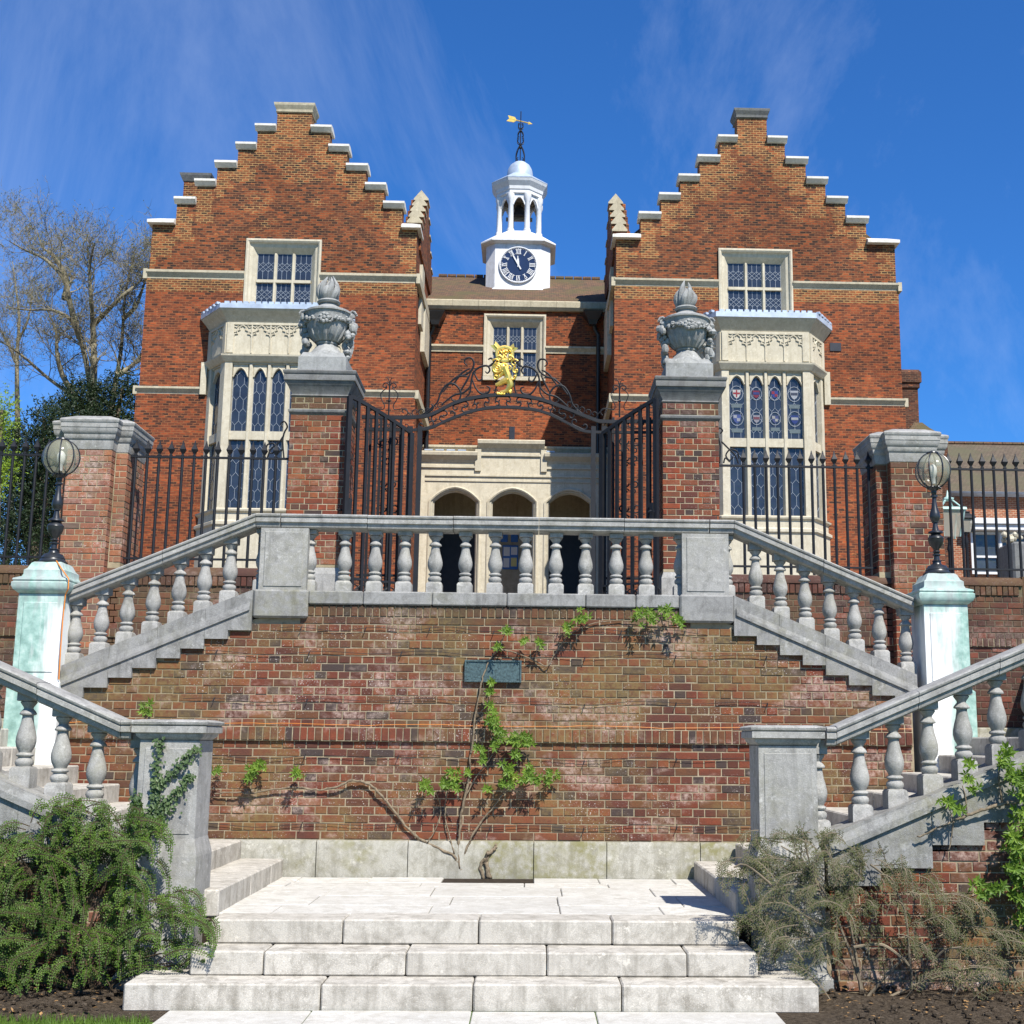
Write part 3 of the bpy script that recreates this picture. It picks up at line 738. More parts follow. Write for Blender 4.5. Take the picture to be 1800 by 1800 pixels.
# ---------------------------------------------------------------- lamp pedestals and lamps
def lamp(s, side, gl):
    cx_, cy = (W(83, 1100, 12.75)[0], 12.76) if s < 0 else (W(1652, 1100, 12.75)[0], 12.76)
    mk = M['lp_l'] if s < 0 else M['lp_r']
    pd = thing('lamp_pedestal', 'stone lamp pedestal stained copper green at the %s end of the wall' % side, 'pedestal', (cx_, cy, 1.69), 'lamp pedestals')
    q = MB(); q.rect(cx_, cy, .22, .22, [(.03, 1.3), (.03, 2.30), (0, 2.33), (0, 3.16)]); q.build('shaft', mk, pd)
    q = MB(); q.cbox(cx_ - .165, cx_ + .165, cy - .23, cy - .217, 2.40, 3.08, .006); q.build('raised_panel', mk, pd)
    q = MB(); q.rect(cx_, cy, .22, .22, [(-.01, 3.16), (.01, 3.17), (.03, 3.19), (.045, 3.20), (.06, 3.235), (.06, 3.27), (.045, 3.28), (.055, 3.295), (.05, 3.31), (-.01, 3.335), (-.02, 3.36), (-.02, 3.40), (-.045, 3.42), (-.07, 3.475), (-.09, 3.49)]); q.build('cap', mk, pd, smooth=True)
    zb = 3.49
    lp = thing('lamp_standard', 'black iron lamp with ribbed glass globe on the %s green stained pedestal' % side, 'lamp', (cx_, cy, zb), 'globe lamps on the wall ends')
    prof = [(.14, 0), (.142, .012), (.12, .03), (.115, .045), (.118, .05), (.09, .09), (.05, .105), (.042, .12), (.042, .135), (.05, .14), (.03, .155), (.028, .19), (.04, .2), (.04, .21), (.026, .22), (.04, .235), (.026, .25), (.035, .27), (.065, .31), (.078, .35), (.08, .37), (.082, .375), (.078, .385), (.05, .41), (.045, .42), (.075, .43), (.072, .445), (.035, .46), (.026, .50), (.022, .535), (.034, .54), (.034, .55), (.045, .57), (.055, .60), (.048, .64), (.03, .70), (.022, .76), (.02, .80), (.035, .805), (.035, .82), (.02, .83), (.028, .85), (.028, .87), (.05, .885), (.06, .905), (.05, .92)]
    q = MB(); q.lathe(cx_, cy, prof, 20, cz=zb); q.build('column', M['iron_grey'], lp, smooth=True)
    gz = zb + 1.085; gr = .175
    q = MB(); q.ball((cx_, cy, gz), gr, 24, 14, (1, 1, 1.06)); q.build('globe', M['lampglass'], lp, smooth='all')
    for k in range(8):
        a = 2 * math.pi * (k + .35) / 8
        q = MB(); q.tube([(cx_ + (gr + .003) * math.cos(t) * math.cos(a), cy + (gr + .003) * math.cos(t) * math.sin(a), gz + (gr + .003) * 1.06 * math.sin(t)) for t in [-1.5 + 3.0 * i / 12 for i in range(13)]], .0075, 5)
        q.build('rib', M['iron_grey'], lp, smooth=True)
    q = MB(); q.lathe(cx_, cy, [(.06, -.005), (.065, .0), (.06, .012), (.02, .016), (.012, .03)], 16, cz=gz + gr * 1.04); q.build('crown_ring', M['iron_grey'], lp, smooth=True)
    for k in range(6):
        a = math.pi * 2 * k / 6
        MB().ball((cx_ + .062 * math.cos(a), cy + .062 * math.sin(a), zb + .905), .018, 6, 4).build('boss', M['iron_grey'], lp, smooth=True)
    q = MB(); q.lathe(cx_, cy, [(.022, -.17), (.022, -.10), (.03, -.09), (.042, -.045), (.04, -.0), (.022, .03), (.005, .04)], 12, cz=gz + .03); q.build('bulb', M['bulb'], lp, smooth=True)
    return cx_, cy
lamp(-1, 'left', 0); LRX, LRY = lamp(1, 'right', 0)
cxl = W(80, 1100, 12.75)[0]
q = MB(); q.tube([(cxl + .262, 12.5, 2.33), (cxl + .262, 12.485, 2.6), (cxl + .258, 12.49, 2.9), (cxl + .262, 12.5, 3.15), (cxl + .302, 12.45, 3.2), (cxl + .30, 12.45, 3.3), (cxl + .2, 12.53, 3.4), (cxl + .1, 12.63, 3.5)], .006, 6)
q.solo('lamp_cable', M['orange'], 'orange cable running up the corner of the left lamp pedestal', 'cable', 'orange cables', smooth=True)
q = MB(); pts = []
for i in range(61):
    px_ = 122 + (1612 - 122) * i / 60; xx = W(px_, 1275, YW - .04)[0]
    xx = max(-4.12, min(4.12, xx)); pts.append((xx, YW - .045 + .004 * math.sin(i * 1.3), 1.918 + .006 * math.sin(i * .55) + (.012 if i % 7 else .004)))
q.tube(pts, .0028, 6); q.solo('wall_cable', M['orange'], 'thin orange cable stretched along the brick band of the wall', 'cable', 'orange cables', smooth=True)
for zw, nm in ((2.86, 'uppermost'), (2.62, 'second'), (2.16, 'third'), (1.62, 'fourth'), (.98, 'lowest')):
    q = MB(); xe = 2.1 if zw > 2.7 else 3.0; pts = [(-xe + 2 * xe * i / 40, YW - .022, zw + .016 * math.sin(i * .9) - .012 * math.sin(i * .33)) for i in range(41)]
    q.tube(pts, .0025, 4)
    for i in range(2, 41, 6):
        x_, y_, z_ = pts[i]; q.tube([(x_, YW + .02, z_ + .02), (x_, YW - .03, z_), (x_ - .012, YW - .045, z_ - .03)], .004, 4)
    q.solo('training_wire', M['iron_grey'], '%s thin training wire nailed across the brick wall' % nm, 'wire', 'training wires')
# ================================================================ back wall, piers, urns, railings, gate
YK = 15.9
for s, side in ((-1, 'left'), (1, 'right')):
    bw = thing('back_wall', 'dark brick wall under the railings on the %s of the gate' % side, 'wall', (s * 4.5, YK, 1.86), 'dark walls under the railings')
    x0, x1 = 2.756, 6.6
    MB().box(min(s * x0, s * x1), max(s * x0, s * x1), YK + .0055, YK + .34, 1.2, 3.78).build('mortar_bed', M['mortar_dark'], bw)
    it = [(s * u_, YK, z_, w_, h_, 0) for u_, z_, w_, h_ in bond(x0, x1, 2.0, 13, .0775, None, 0) + bond(x0, x1, 3.10, 7, .0775, None, 1)]
    u = x0 + .04
    while u < x1 - .03:
        it.append((s * u, YK - .03, 3.055, .062, .1, 0)); it.append((s * u, YK - .02, 3.71, .062, .12, 0)); u += .0715
    emit(bw, it, 'dark', 300, 7, prio=lambda t: abs(abs(t[0]) - 4.6))
    q = MB(); q.prism([(YK + .02, 3.0), (YK - .022, 3.0), (YK - .022, 3.1), (YK + .02, 3.108)], min(s * x0, s * x1), max(s * x0, s * x1), 'x'); q.build('band_bed', M['mortar'], bw)
    q = MB(); q.prism([(YK - .03, 3.775), (YK - .03, 3.80), (YK - .01, 3.85), (YK + .04, 3.885), (YK + .17, 3.90), (YK + .3, 3.885), (YK + .36, 3.85), (YK + .38, 3.78)], min(s * x0, s * x1), max(s * x0, s * x1), 'x'); q.build('brick_coping', M['brickm_dark'], bw, smooth=True)
    q = MB(); q.cbox(min(s * 4.3, s * x1), max(s * 4.3, s * x1), YK - .05, YK + .02, 1.862, 1.995, .012); q.build('plinth_stone', M['stone_plinth'], bw)

def pier_bricks(parent, cx_, cy, hx, hy, z0, n, key, faces='fs', first=0, seed=2, limit=300, course=.0775):
    it = []
    if 'f' in faces: it += [(u, cy - hy, z, w_, h_, 0) for u, z, w_, h_ in bond(cx_ - hx, cx_ + hx, z0, n, course, None, first)]
    if 'b' in faces: it += [(u, cy + hy, z, w_, h_, math.pi) for u, z, w_, h_ in bond(cx_ - hx, cx_ + hx, z0, n, course, None, first)]
    if 'l' in faces: it += [(cx_ - hx, u, z, w_, h_, -math.pi / 2) for u, z, w_, h_ in bond(cy - hy, cy + hy, z0, n, course, None, first + 1)]
    if 'r' in faces: it += [(cx_ + hx, u, z, w_, h_, math.pi / 2) for u, z, w_, h_ in bond(cy - hy, cy + hy, z0, n, course, None, first + 1)]
    emit(parent, it, key, limit, seed, prio=lambda t: (abs(t[5]), abs(t[0])))
GX = 2.385; GH = .365
for s, side in ((-1, 'left'), (1, 'right')):
    cx_ = s * GX; cy = YK + GH
    gp = thing('gate_pier', 'square red brick gate pier with wide moulded stone cap on the %s of the gate' % side, 'gate pier', (cx_, cy, 2.88), 'brick gate piers')
    q = MB(); q.rect(cx_, cy, GH, GH, [(.02, 2.0), (.02, 3.82), (.0, 3.88), (-.02, 3.93)]); q.build('plinth', M['stone_grey'], gp)
    MB().box(cx_ - GH + .0055, cx_ + GH - .0055, cy - GH + .0055, cy + GH - .0055, 3.9, 6.14).build('mortar_bed', M['mortar_pier'], gp)
    pier_bricks(gp, cx_, cy, GH, GH, 3.932, 25, 'pier', 'flr', limit=300, seed=3 + s)
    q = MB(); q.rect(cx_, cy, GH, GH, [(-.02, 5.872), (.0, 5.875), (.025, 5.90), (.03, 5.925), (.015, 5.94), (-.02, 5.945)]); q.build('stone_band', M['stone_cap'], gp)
    pier_bricks(gp, cx_, cy, GH - .001, GH - .001, 5.946, 2, 'dark', 'flr', limit=300, seed=5)
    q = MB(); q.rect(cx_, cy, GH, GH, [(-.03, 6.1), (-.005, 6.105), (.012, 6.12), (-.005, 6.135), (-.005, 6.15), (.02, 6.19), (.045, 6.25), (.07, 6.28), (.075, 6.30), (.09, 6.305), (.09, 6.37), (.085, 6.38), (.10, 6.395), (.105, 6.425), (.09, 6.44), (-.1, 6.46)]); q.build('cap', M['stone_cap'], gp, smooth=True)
    # ------------------------------------------------ urn
    zb = 6.46
    ur = thing('stone_urn', 'carved stone urn with flame and fruit garlands on the %s gate pier' % side, 'urn', (cx_, cy, zb), 'flaming urns')
    q = MB(); q.rect(cx_, cy, .31, .31, [(0, zb), (0, zb + .2), (-.02, zb + .21), (-.05, zb + .27)]); q.build('base_block', M['stone_urn'], ur)
    uz = lambda z_: z_ * 1.12
    q = MB(); q.lathe(cx_, cy, [(r_, uz(z_)) for r_, z_ in [(.26, .235), (.25, .26), (.21, .29), (.15, .36), (.125, .39), (.14, .395), (.145, .41), (.13, .42), (.16, .44), (.22, .50), (.265, .58), (.285, .66), (.29, .70), (.30, .74), (.31, .76), (.325, .765), (.325, .785), (.30, .80), (.22, .83), (.15, .86), (.115, .88), (.11, .90), (.14, .905), (.155, .925), (.14, .945), (.09, .95)]], 32, cz=zb); body = q.build('body', M['stone_urn'], ur, smooth=True)
    for k in range(16):   # gadroons on the lower bowl
        a = 2 * math.pi * k / 16
        MBq = MB(); MBq.tube([(cx_ + r_ * math.cos(a), cy + r_ * math.sin(a), zb + uz(z_)) for r_, z_ in ((.15, .435), (.215, .5), (.262, .58))], [.02, .032, .012], 6); MBq.build('gadroon', M['stone_urn'], body, smooth=True)
    rr = random.Random(20 + s)
    fl = MB()
    for k in range(11):
        a = 2 * math.pi * k / 11 + .2; r0 = .09 if k % 2 else .06; hh = rr.uniform(.30, .40) if k % 2 == 0 else rr.uniform(.2, .29)
        pts, rs = [], []
        for i in range(8):
            t = i / 7; rad = r0 + .06 * math.sin(t * math.pi * .9) - .035 * t; tw = a + .55 * t
            pts.append((cx_ + rad * math.cos(tw), cy + rad * math.sin(tw), zb + uz(.945) + hh * t)); rs.append(.043 * math.sin(math.pi * (.25 + .75 * t)) + .003)
        fl.tube(pts, rs, 8)
    fl.lathe(cx_, cy, [(.09, uz(.945)), (.10, uz(1.02)), (.08, uz(1.10)), (.04, uz(1.17)), (.01, uz(1.2))], 12, cz=zb)
    fl.build('flame', M['stone_urn'], ur, smooth=True)
    # swag round the bowl: many small fruits and leaves
    sw = MB()
    for k in range(120):
        a = rr.uniform(0, 2 * math.pi); dip = .5 + .5 * math.cos(2 * a + math.pi)     # lowest at front and back
        zz = zb + uz(.70) - .05 * abs(math.sin(a)) + rr.gauss(0, .022); rad = .292 + rr.uniform(-.008, .02) - .1 * max(0, (zb + uz(.66) - zz))
        sw.ball((cx_ + rad * math.cos(a), cy + rad * math.sin(a), zz), rr.uniform(.018, .032), 7, 4, (rr.uniform(.8, 1.3), rr.uniform(.8, 1.3), rr.uniform(.7, 1.2)))
    for a in (-math.pi / 2, 0, math.pi / 2, math.pi):
        bx_, by_ = cx_ + .30 * math.cos(a), cy + .30 * math.sin(a)
        for k in range(7):
            t = 2 * math.pi * k / 7; u_ = (-math.sin(a), math.cos(a))
            sw.ball((bx_ + u_[0] * .05 * math.cos(t), by_ + u_[1] * .05 * math.cos(t), zb + uz(.655) + .05 * math.sin(t)), .03, 7, 4)
        sw.ball((bx_ + .012 * math.cos(a), by_ + .012 * math.sin(a), zb + uz(.655)), .026, 7, 4)
    sw.build('swag', M['stone_urn'], body, smooth=True)
    for e in (-1, 1):      # hanging garlands at both sides with a volute on top
        gl = MB()
        pth = [(.30, .74), (.325, .68), (.33, .62), (.31, .56), (.295, .50), (.29, .44), (.285, .38), (.285, .32), (.29, .27), (.28, .235)]
        for i in range(len(pth) * 5):
            t = i / (len(pth) * 5 - 1) * (len(pth) - 1.001); j = int(t); f_ = t - j
            px_ = pth[j][0] * (1 - f_) + pth[j + 1][0] * f_; pz_ = pth[j][1] * (1 - f_) + pth[j + 1][1] * f_
            gl.ball((cx_ + e * (px_ + rr.gauss(0, .018)), cy + rr.gauss(0, .045), zb + uz(pz_) + rr.gauss(0, .012)), rr.uniform(.03, .054), 7, 4, (rr.uniform(.8, 1.2), rr.uniform(.8, 1.2), rr.uniform(.8, 1.3)))
        gl.build('garland', M['stone_urn'], ur, smooth=True)
        vo = MB(); vo.tube([(cx_ + e * (.315 + (.06 - .0085 * k) * math.cos(k * .75)), cy - .03, zb + uz(.775) + (.06 - .0085 * k) * math.sin(k * .75)) for k in range(8)], .016, 6)
        vo.tube([(cx_ + e * (.315 + (.06 - .0085 * k) * math.cos(k * .75)), cy + .03, zb + uz(.775) + (.06 - .0085 * k) * math.sin(k * .75)) for k in range(8)], .016, 6)
        vo.box(cx_ + e * .315 - .04, cx_ + e * .315 + .04, cy - .028, cy + .028, zb + uz(.775) - .04, zb + uz(.775) + .04)
        vo.build('volute', M['stone_urn'], ur, smooth=True)

# side piers
SX = 5.2
for s, side in ((-1, 'left'), (1, 'right')):
    cx_ = s * SX
    sp_ = thing('side_pier', 'broad brick pier with breakfront and stone cap at the %s end of the railings' % side, 'brick pier', (cx_, YK + .2, 1.86), 'side piers')
    # body and projecting front
    MB().box(cx_ - .4245, cx_ + .4245, YK + .0055, YK + .7, 2.6, 5.33).build('mortar_bed', M['mortar_pier'], sp_)
    MB().box(cx_ - .2745, cx_ + .2745, YK - .1445, YK + .005, 2.0, 5.33).build('mortar_bed', M['mortar_pier'], sp_)
    z0, n = 3.93, 18
    it = []
    pr = bond(cx_ - .28, cx_ + .28, 2.0, 43, .0775, None, 0)
    it += [(u, YK - .15, z, w_, h_, 0) for u, z, w_, h_ in pr]
    for e in (-1, 1):
        a, b = sorted((cx_ + e * .282, cx_ + e * .43))
        it += [(u, YK, z, w_, h_, 0) for u, z, w_, h_ in bond(a, b, z0, n, .0775, None, 1)]
        it += [(cx_ + e * .28, YK - .075, z, .135, h_, e * math.pi / 2) for u, z, w_, h_ in bond(0, .2, 2.0, 43, .0775, None, 0)]
        it += [(cx_ + e * .43, u, z, w_, h_, e * math.pi / 2) for u, z, w_, h_ in bond(YK, YK + .7, z0, n, .0775, None, 0)]
    emit(sp_, it, 'pale' if s < 0 else 'pier', 300, 9 + s, prio=lambda t: -t[2] + (1.0 if abs(t[5]) > 1 else 0))
    u = cx_ - .36
    for k in range(0):
        pass
    def capprof(h): return [(-.03, 5.33), (.0, 5.335), (.02, 5.40), (.02, 5.45), (.05, 5.47), (.06, 5.50), (.06, 5.52), (.075, 5.53), (.105, 5.56), (.11, 5.60), (.12, 5.605), (.12, 5.66), (.135, 5.67), (.14, 5.70), (.12, 5.715), (-.12, 5.78)]
    q = MB(); q.rect(cx_, YK + .35, .43, .35, [(o * .62, z) for o, z in capprof(0)]); q.build('cap', M['stone_grey'], sp_, smooth=True)
    q = MB(); q.rect(cx_, YK + .25, .28, .40, [(o * .62 + .002, z + .004) for o, z in capprof(0)]); q.build('cap_breakfront', M['stone_grey'], sp_, smooth=True)

# ---------------------------------------------------------------- railings
YR = 16.02
fin = MB()
fin.lathe(0, 0, [(.018, 0), (.026, .004), (.026, .016), (.017, .022), (.018, .034), (.044, .075), (.052, .09), (.044, .102), (.018, .155), (.005, .205)], 4, ph=math.pi / 4)
FIN = fin.mesh('finial', smooth=False); FIN.materials.append(M['iron'])
bar = MB(); bar.lathe(0, 0, [(.019, 0), (.019, 1)], 8); BAR = bar.mesh('bar', smooth=True); BAR.materials.append(M['iron'])
def railing(x0, x1, label, start, sp=.148):
    rl = thing('iron_railing', label, 'railing', ((x0 + x1) / 2, YR, 3.9), 'black spiked railings')
    zt, zb_ = 5.31, 4.0
    MB().box(x0, x1, YR - .02, YR + .02, zt - .012, zt + .012).build('top_rail', M['iron'], rl)
    MB().box(x0, x1, YR - .02, YR + .02, zb_ - .012, zb_ + .012).build('bottom_rail', M['iron'], rl)
    x = start
    while x < x1 - .03:
        if x > x0 + .03:
            piece('bar', BAR, None, rl, (x, YR, 3.90), scale=(1, 1, zt - 3.90 + .02))
            piece('finial', FIN, None, rl, (x, YR, zt + .012))
        x += sp
    return rl
xs_l = W(232, 900, YR)[0]; xs_r = W(1308, 900, YR)[0]
railing(-4.768, -2.755, 'black spiked iron railing between the left side pier and the gate', xs_l)
railing(2.755, 4.768, 'black spiked iron railing between the gate and the right side pier', xs_r)
railing(-6.6, -5.632, 'black spiked iron railing at the left edge of the photo', -6.55)
railing(5.632, 6.6 + 1.2, 'black spiked iron railing at the right edge in front of the house', 5.76)
for s, side in ((-1, 'left'), (1, 'right')):
    bw = thing('back_wall', 'dark brick wall under the outer railing beyond the %s landing' % side, 'wall', (s * 7.5, YK, 1.86))
    MB().box(min(s * 6.602, s * 9), max(s * 6.602, s * 9), YK, YK + .35, 1.2, 3.895).build('wall', M['brickm_dark'], bw)

def spiral(cx_, cz_, r0, r1, a0, a1, n=14):
    return [(cx_ + (r0 + (r1 - r0) * i / n) * math.cos(a0 + (a1 - a0) * i / n), cz_ + (r0 + (r1 - r0) * i / n) * math.sin(a0 + (a1 - a0) * i / n)) for i in range(n + 1)]
def sscroll(p, q, k=.28, turn=1):
    """flat scroll curling at both ends between two (x,z) points"""
    p = Vector(p); q = Vector(q); d = q - p; L = d.length; nrm = Vector((-d.y, d.x)).normalized() * turn
    pts = []; r = L * k
    c1 = p + nrm * r
    a = math.atan2((p - c1).y, (p - c1).x)
    sp1 = [(c1.x + rr_ * math.cos(a - turn * t), c1.y + rr_ * math.sin(a - turn * t)) for t, rr_ in [(4.6 - i * .46, r * (.35 + .065 * i)) for i in range(11)]]
    c2 = q + nrm * r
    a2 = math.atan2((q - c2).y, (q - c2).x)
    sp2 = [(c2.x + rr_ * math.cos(a2 + turn * t), c2.y + rr_ * math.sin(a2 + turn * t)) for t, rr_ in [(i * .46, r * (1.0 - .065 * i)) for i in range(11)]]
    return sp1 + sp2
YG = 16.3
def iron2d(parent, name, pts, r=.009, y=YG, seg=6, taper=False):
    q = MB(); rs = [r] * len(pts)
    if taper: rs = [r * (.55 + .45 * math.sin(math.pi * i / (len(pts) - 1))) for i in range(len(pts))]
    q.tube([(a, y, b) for a, b in pts], rs, seg); return q.build(name, M['iron'], parent, smooth=True)
gate = thing('gate_overthrow', 'black wrought iron arch and side screens with scrollwork between the gate piers', 'gate arch', (0, YG, 2.88))
def GP(px, py): return W(px, py, YG)
tb = [GP(*p) for p in ((636, 733), (700, 734), (735, 733), (760, 728), (800, 708), (840, 698), (885, 694), (925, 697), (960, 705), (1000, 720), (1043, 737), (1060, 741), (1100, 741), (1152, 741))]
lb = [GP(*p) for p in ((640, 755), (700, 756), (750, 754), (780, 742), (820, 726), (855, 718), (890, 716), (930, 719), (963, 727), (1000, 745), (1024, 757), (1060, 760), (1152, 760))]
def smooth2(pts, n=4):
    out = []
    for i in range(len(pts) - 1):
        p0, p1, p2, p3 = pts[max(i - 1, 0)], pts[i], pts[i + 1], pts[min(i + 2, len(pts) - 1)]
        for k in range(n):
            t = k / n
            out.append(tuple(.5 * (2 * p1[c] + (p2[c] - p0[c]) * t + (2 * p0[c] - 5 * p1[c] + 4 * p2[c] - p3[c]) * t * t + (3 * p1[c] - p0[c] - 3 * p2[c] + p3[c]) * t ** 3) for c in range(len(p1))))
    out.append(tuple(pts[-1])); return out
tbs, lbs = smooth2(tb), smooth2(lb)
def barstrip(parent, name, pts, wd=.032, dp=.04, y=YG):
    q = MB()
    q.loft([[(x_, y - dp / 2, z_ - wd / 2), (x_, y + dp / 2, z_ - wd / 2), (x_, y + dp / 2, z_ + wd / 2), (x_, y - dp / 2, z_ + wd / 2)] for x_, z_ in pts]); return q.build(name, M['iron'], parent)
barstrip(gate, 'arch_bar', tbs, .046); barstrip(gate, 'arch_bar', lbs, .034)
def interp(pts, x):
    for (a, b), (c, d) in zip(pts[:-1], pts[1:]):
        if a <= x <= c: return b + (d - b) * (x - a) / (c - a)
    return pts[-1][1] if x > pts[-1][0] else pts[0][1]
# posts of the arch and of the side screens
for px in (720, 737, 1043, 1062):
    x_ = GP(px, 800)[0]; MB().box(x_ - .03, x_ + .03, YG - .03, YG + .03, 2.882, GP(px, 750)[1]).build('post', M['iron'], gate)
for px in (650, 668, 685, 703, 1078, 1094, 1111, 1128, 1143):
    x_ = GP(px, 800)[0]; MB().box(x_ - .016, x_ + .016, YG - .016, YG + .016, 2.95, GP(px, 734)[1]).build('bar', M['iron'], gate)
for a, b in ((634, 720), (1062, 1153)):
    for zz in (2.96, 3.86):
        MB().box(GP(a, 800)[0], GP(b, 800)[0], YG - .018, YG + .018, zz - .014, zz + .014).build('rail', M['iron'], gate)
# scrolls between the two arch bars
for i in range(16):
    pxa = 742 + 19 * i
    if pxa + 17 > 1042: break
    xa, xb = GP(pxa, 730)[0], GP(pxa + 17, 730)[0]
    up = i % 2 == 0
    if (pxa < 890) != (i % 2 == 0): up = True
    f_ = interp(lbs, xa) + .018 if i % 2 == 0 else interp(tbs, xa) - .024
    g_ = interp(lbs, xb) + .018 if i % 2 == 0 else interp(tbs, xb) - .024
    iron2d(gate, 'scroll', sscroll((xa, f_), (xb, g_), .34, 1 if i % 2 == 0 else -1), .0105)
# side-screen scroll panels
for a, b in ((646, 716), (1066, 1148)):
    for k in range(4):
        xa = GP(a + (b - a) * k / 4 + 2, 745)[0]; xb = GP(a + (b - a) * (k + 1) / 4 - 2, 745)[0]; zz = GP(a, 744)[1]
        iron2d(gate, 'scroll', sscroll((xa, zz - .06), (xb, zz - .06), .36, 1), .007)
    for py, sz in ((775, 1), (805, .7), (850, .8), (893, 1)):
        xm, zz = GP((a + b) / 2, py)
        for e in (-1, 1):
            iron2d(gate, 'scroll', [(xm + e * (p[0]) * sz, zz + p[1] * sz) for p in spiral(.085, .0, .075, .015, math.pi, math.pi * 3.2)], .0105)
            iron2d(gate, 'scroll', [(xm + e * p[0] * sz, zz - .13 * sz - p[1] * sz) for p in spiral(.06, .0, .05, .012, math.pi, math.pi * 3.2)], .009)
# finials above the side screens
for px in (683, 1089):
    xm, z0 = GP(px, 733); zt = GP(px, 672 if px < 900 else 676)[1]
    iron2d(gate, 'finial', [(xm, z0), (xm, zt)], .011)
    for e in (-1, 1):
        h = zt - z0
        iron2d(gate, 'scroll', smooth2([(xm + e * .30, z0 + .02), (xm + e * .20, z0 + .11), (xm + e * .08, z0 + .10), (xm + e * .06, z0 + .16), (xm + e * .10, z0 + .24), (xm + e * .11, z0 + .32), (xm + e * .03, z0 + .40)]), .007)
        iron2d(gate, 'scroll', [(xm + e * p[0], zt - .05 + p[1]) for p in spiral(.055, 0, .05, .012, math.pi, -math.pi * 1.1)], .008)
        iron2d(gate, 'scroll', [(xm + e * (.2 + p[0]), z0 + .075 + p[1]) for p in spiral(0, 0, .06, .012, -1.2, 4.6)], .007)
        iron2d(gate, 'scroll', smooth2([(xm, zt - .02), (xm + e * .02, zt + .05), (xm + e * .06, zt + .06)]), .006)
    MB().ball((xm, YG, z0 + .22), .02, 8, 5).build('boss', M['iron'], gate, smooth=True)
# big scrollwork standing on the arch either side of the crest
def mir(pts): return [(2 * XC - a, b) for a, b in pts]
XC = GP(888, 700)[0]
BIG = [
    [(735, 733), (752, 722), (768, 708), (775, 690), (786, 676), (800, 676), (810, 690), (806, 704), (796, 704), (793, 696)],
    [(776, 712), (790, 700), (800, 694), (815, 690), (826, 680), (830, 668)],
    [(778, 690), (800, 664), (815, 660), (828, 652), (833, 640), (829, 630), (820, 630), (816, 637), (821, 642)],
    [(786, 676), (806, 662), (822, 662)],
    [(795, 678), (812, 656), (826, 648)],
    [(808, 690), (820, 670), (827, 656)],
    [(815, 702), (826, 690), (828, 672), (832, 656), (842, 646), (856, 643), (861, 650), (857, 656), (853, 653)],
    [(829, 664), (836, 682), (846, 692), (858, 690), (861, 682), (855, 679)],
    [(832, 652), (840, 668), (847, 667), (847, 661)],
    [(861, 644), (868, 638), (864, 630), (858, 632)],
    [(868, 640), (868, 655), (873, 668), (872, 682), (868, 694)],
    [(744, 730), (757, 722), (762, 715), (758, 711)],
]
for pl in BIG:
    pts = smooth2([GP(*p) for p in pl], 5)
    iron2d(gate, 'scroll', pts, .0145, taper=True); iron2d(gate, 'scroll', mir(pts), .0145, taper=True)
barstrip(gate, 'crest_bar', smooth2([GP(*p) for p in ((858, 645), (868, 638), (878, 636), (898, 636), (908, 638), (918, 645))]), .022, .03)
for k in range(5):
    a, b = GP(1000 + 11 * k, 712 + 6 * k); a2 = 2 * XC - a
    for xx in (a, a2): iron2d(gate, 'scroll', [(xx + p[0] * (1 if xx > XC else -1), interp(tbs, xx) + .07 + p[1]) for p in spiral(0, 0, .055, .012, -1.5, 4.2)], .007)

# gilded crest: crossed arrows in a wreath over a shield carried by a rampant lion
cr = thing('gilded_crest', 'gold crest with crossed arrows, wreath and rampant lion on top of the iron arch', 'crest', (XC, YG, GP(886, 692)[1]))
YC = YG - .01
def CP(px, py): x_, z_ = W(px, py, YC); return (x_, YC, z_)
q = MB()
for (a, b) in (((869, 606), (890, 629)), ((904, 610), (882, 629))):
    A, B = Vector(CP(*a)), Vector(CP(*b)); q.tube([A, B], .011, 6)
    for e in (-1, 1):
        d = (B - A).normalized(); n_ = Vector((-d.z, 0, d.x)) * e
        for t in (0, .03, .06): q.add([tuple(A + d * t), tuple(A + d * (t + .06)), tuple(A + d * (t + .02) + n_ * .045 + Vector((0, .006, 0))), tuple(A + d * (t - .03) + n_ * .045)], [(0, 1, 2, 3)])
q.build('crossed_arrows', M['gold'], cr, smooth=True)
q = MB(); c0 = Vector(CP(887, 622)); rr = random.Random(2)
for k in range(34):
    a = 2 * math.pi * k / 34
    q.ball((c0.x + .105 * math.cos(a), YC - .01, c0.z - .005 + .095 * math.sin(a)), .024, 6, 4, (1, .7, 1.2))
q.build('wreath', M['gold'], cr, smooth=True)
q = MB()
for k in range(16):
    x_, y_, z_ = CP(875 + 24 * rr.random(), 612 + 18 * rr.random()); q.ball((x_, y_, z_), rr.uniform(.015, .03), 6, 4)
q.build('boss_cluster', M['gold'], cr, smooth=True)
q = MB(); q.tube(smooth2([CP(872, 634), CP(880, 631), CP(888, 632), CP(896, 631), CP(904, 634)]), .02, 6); q.build('torse', M['gold'], cr, smooth=True)
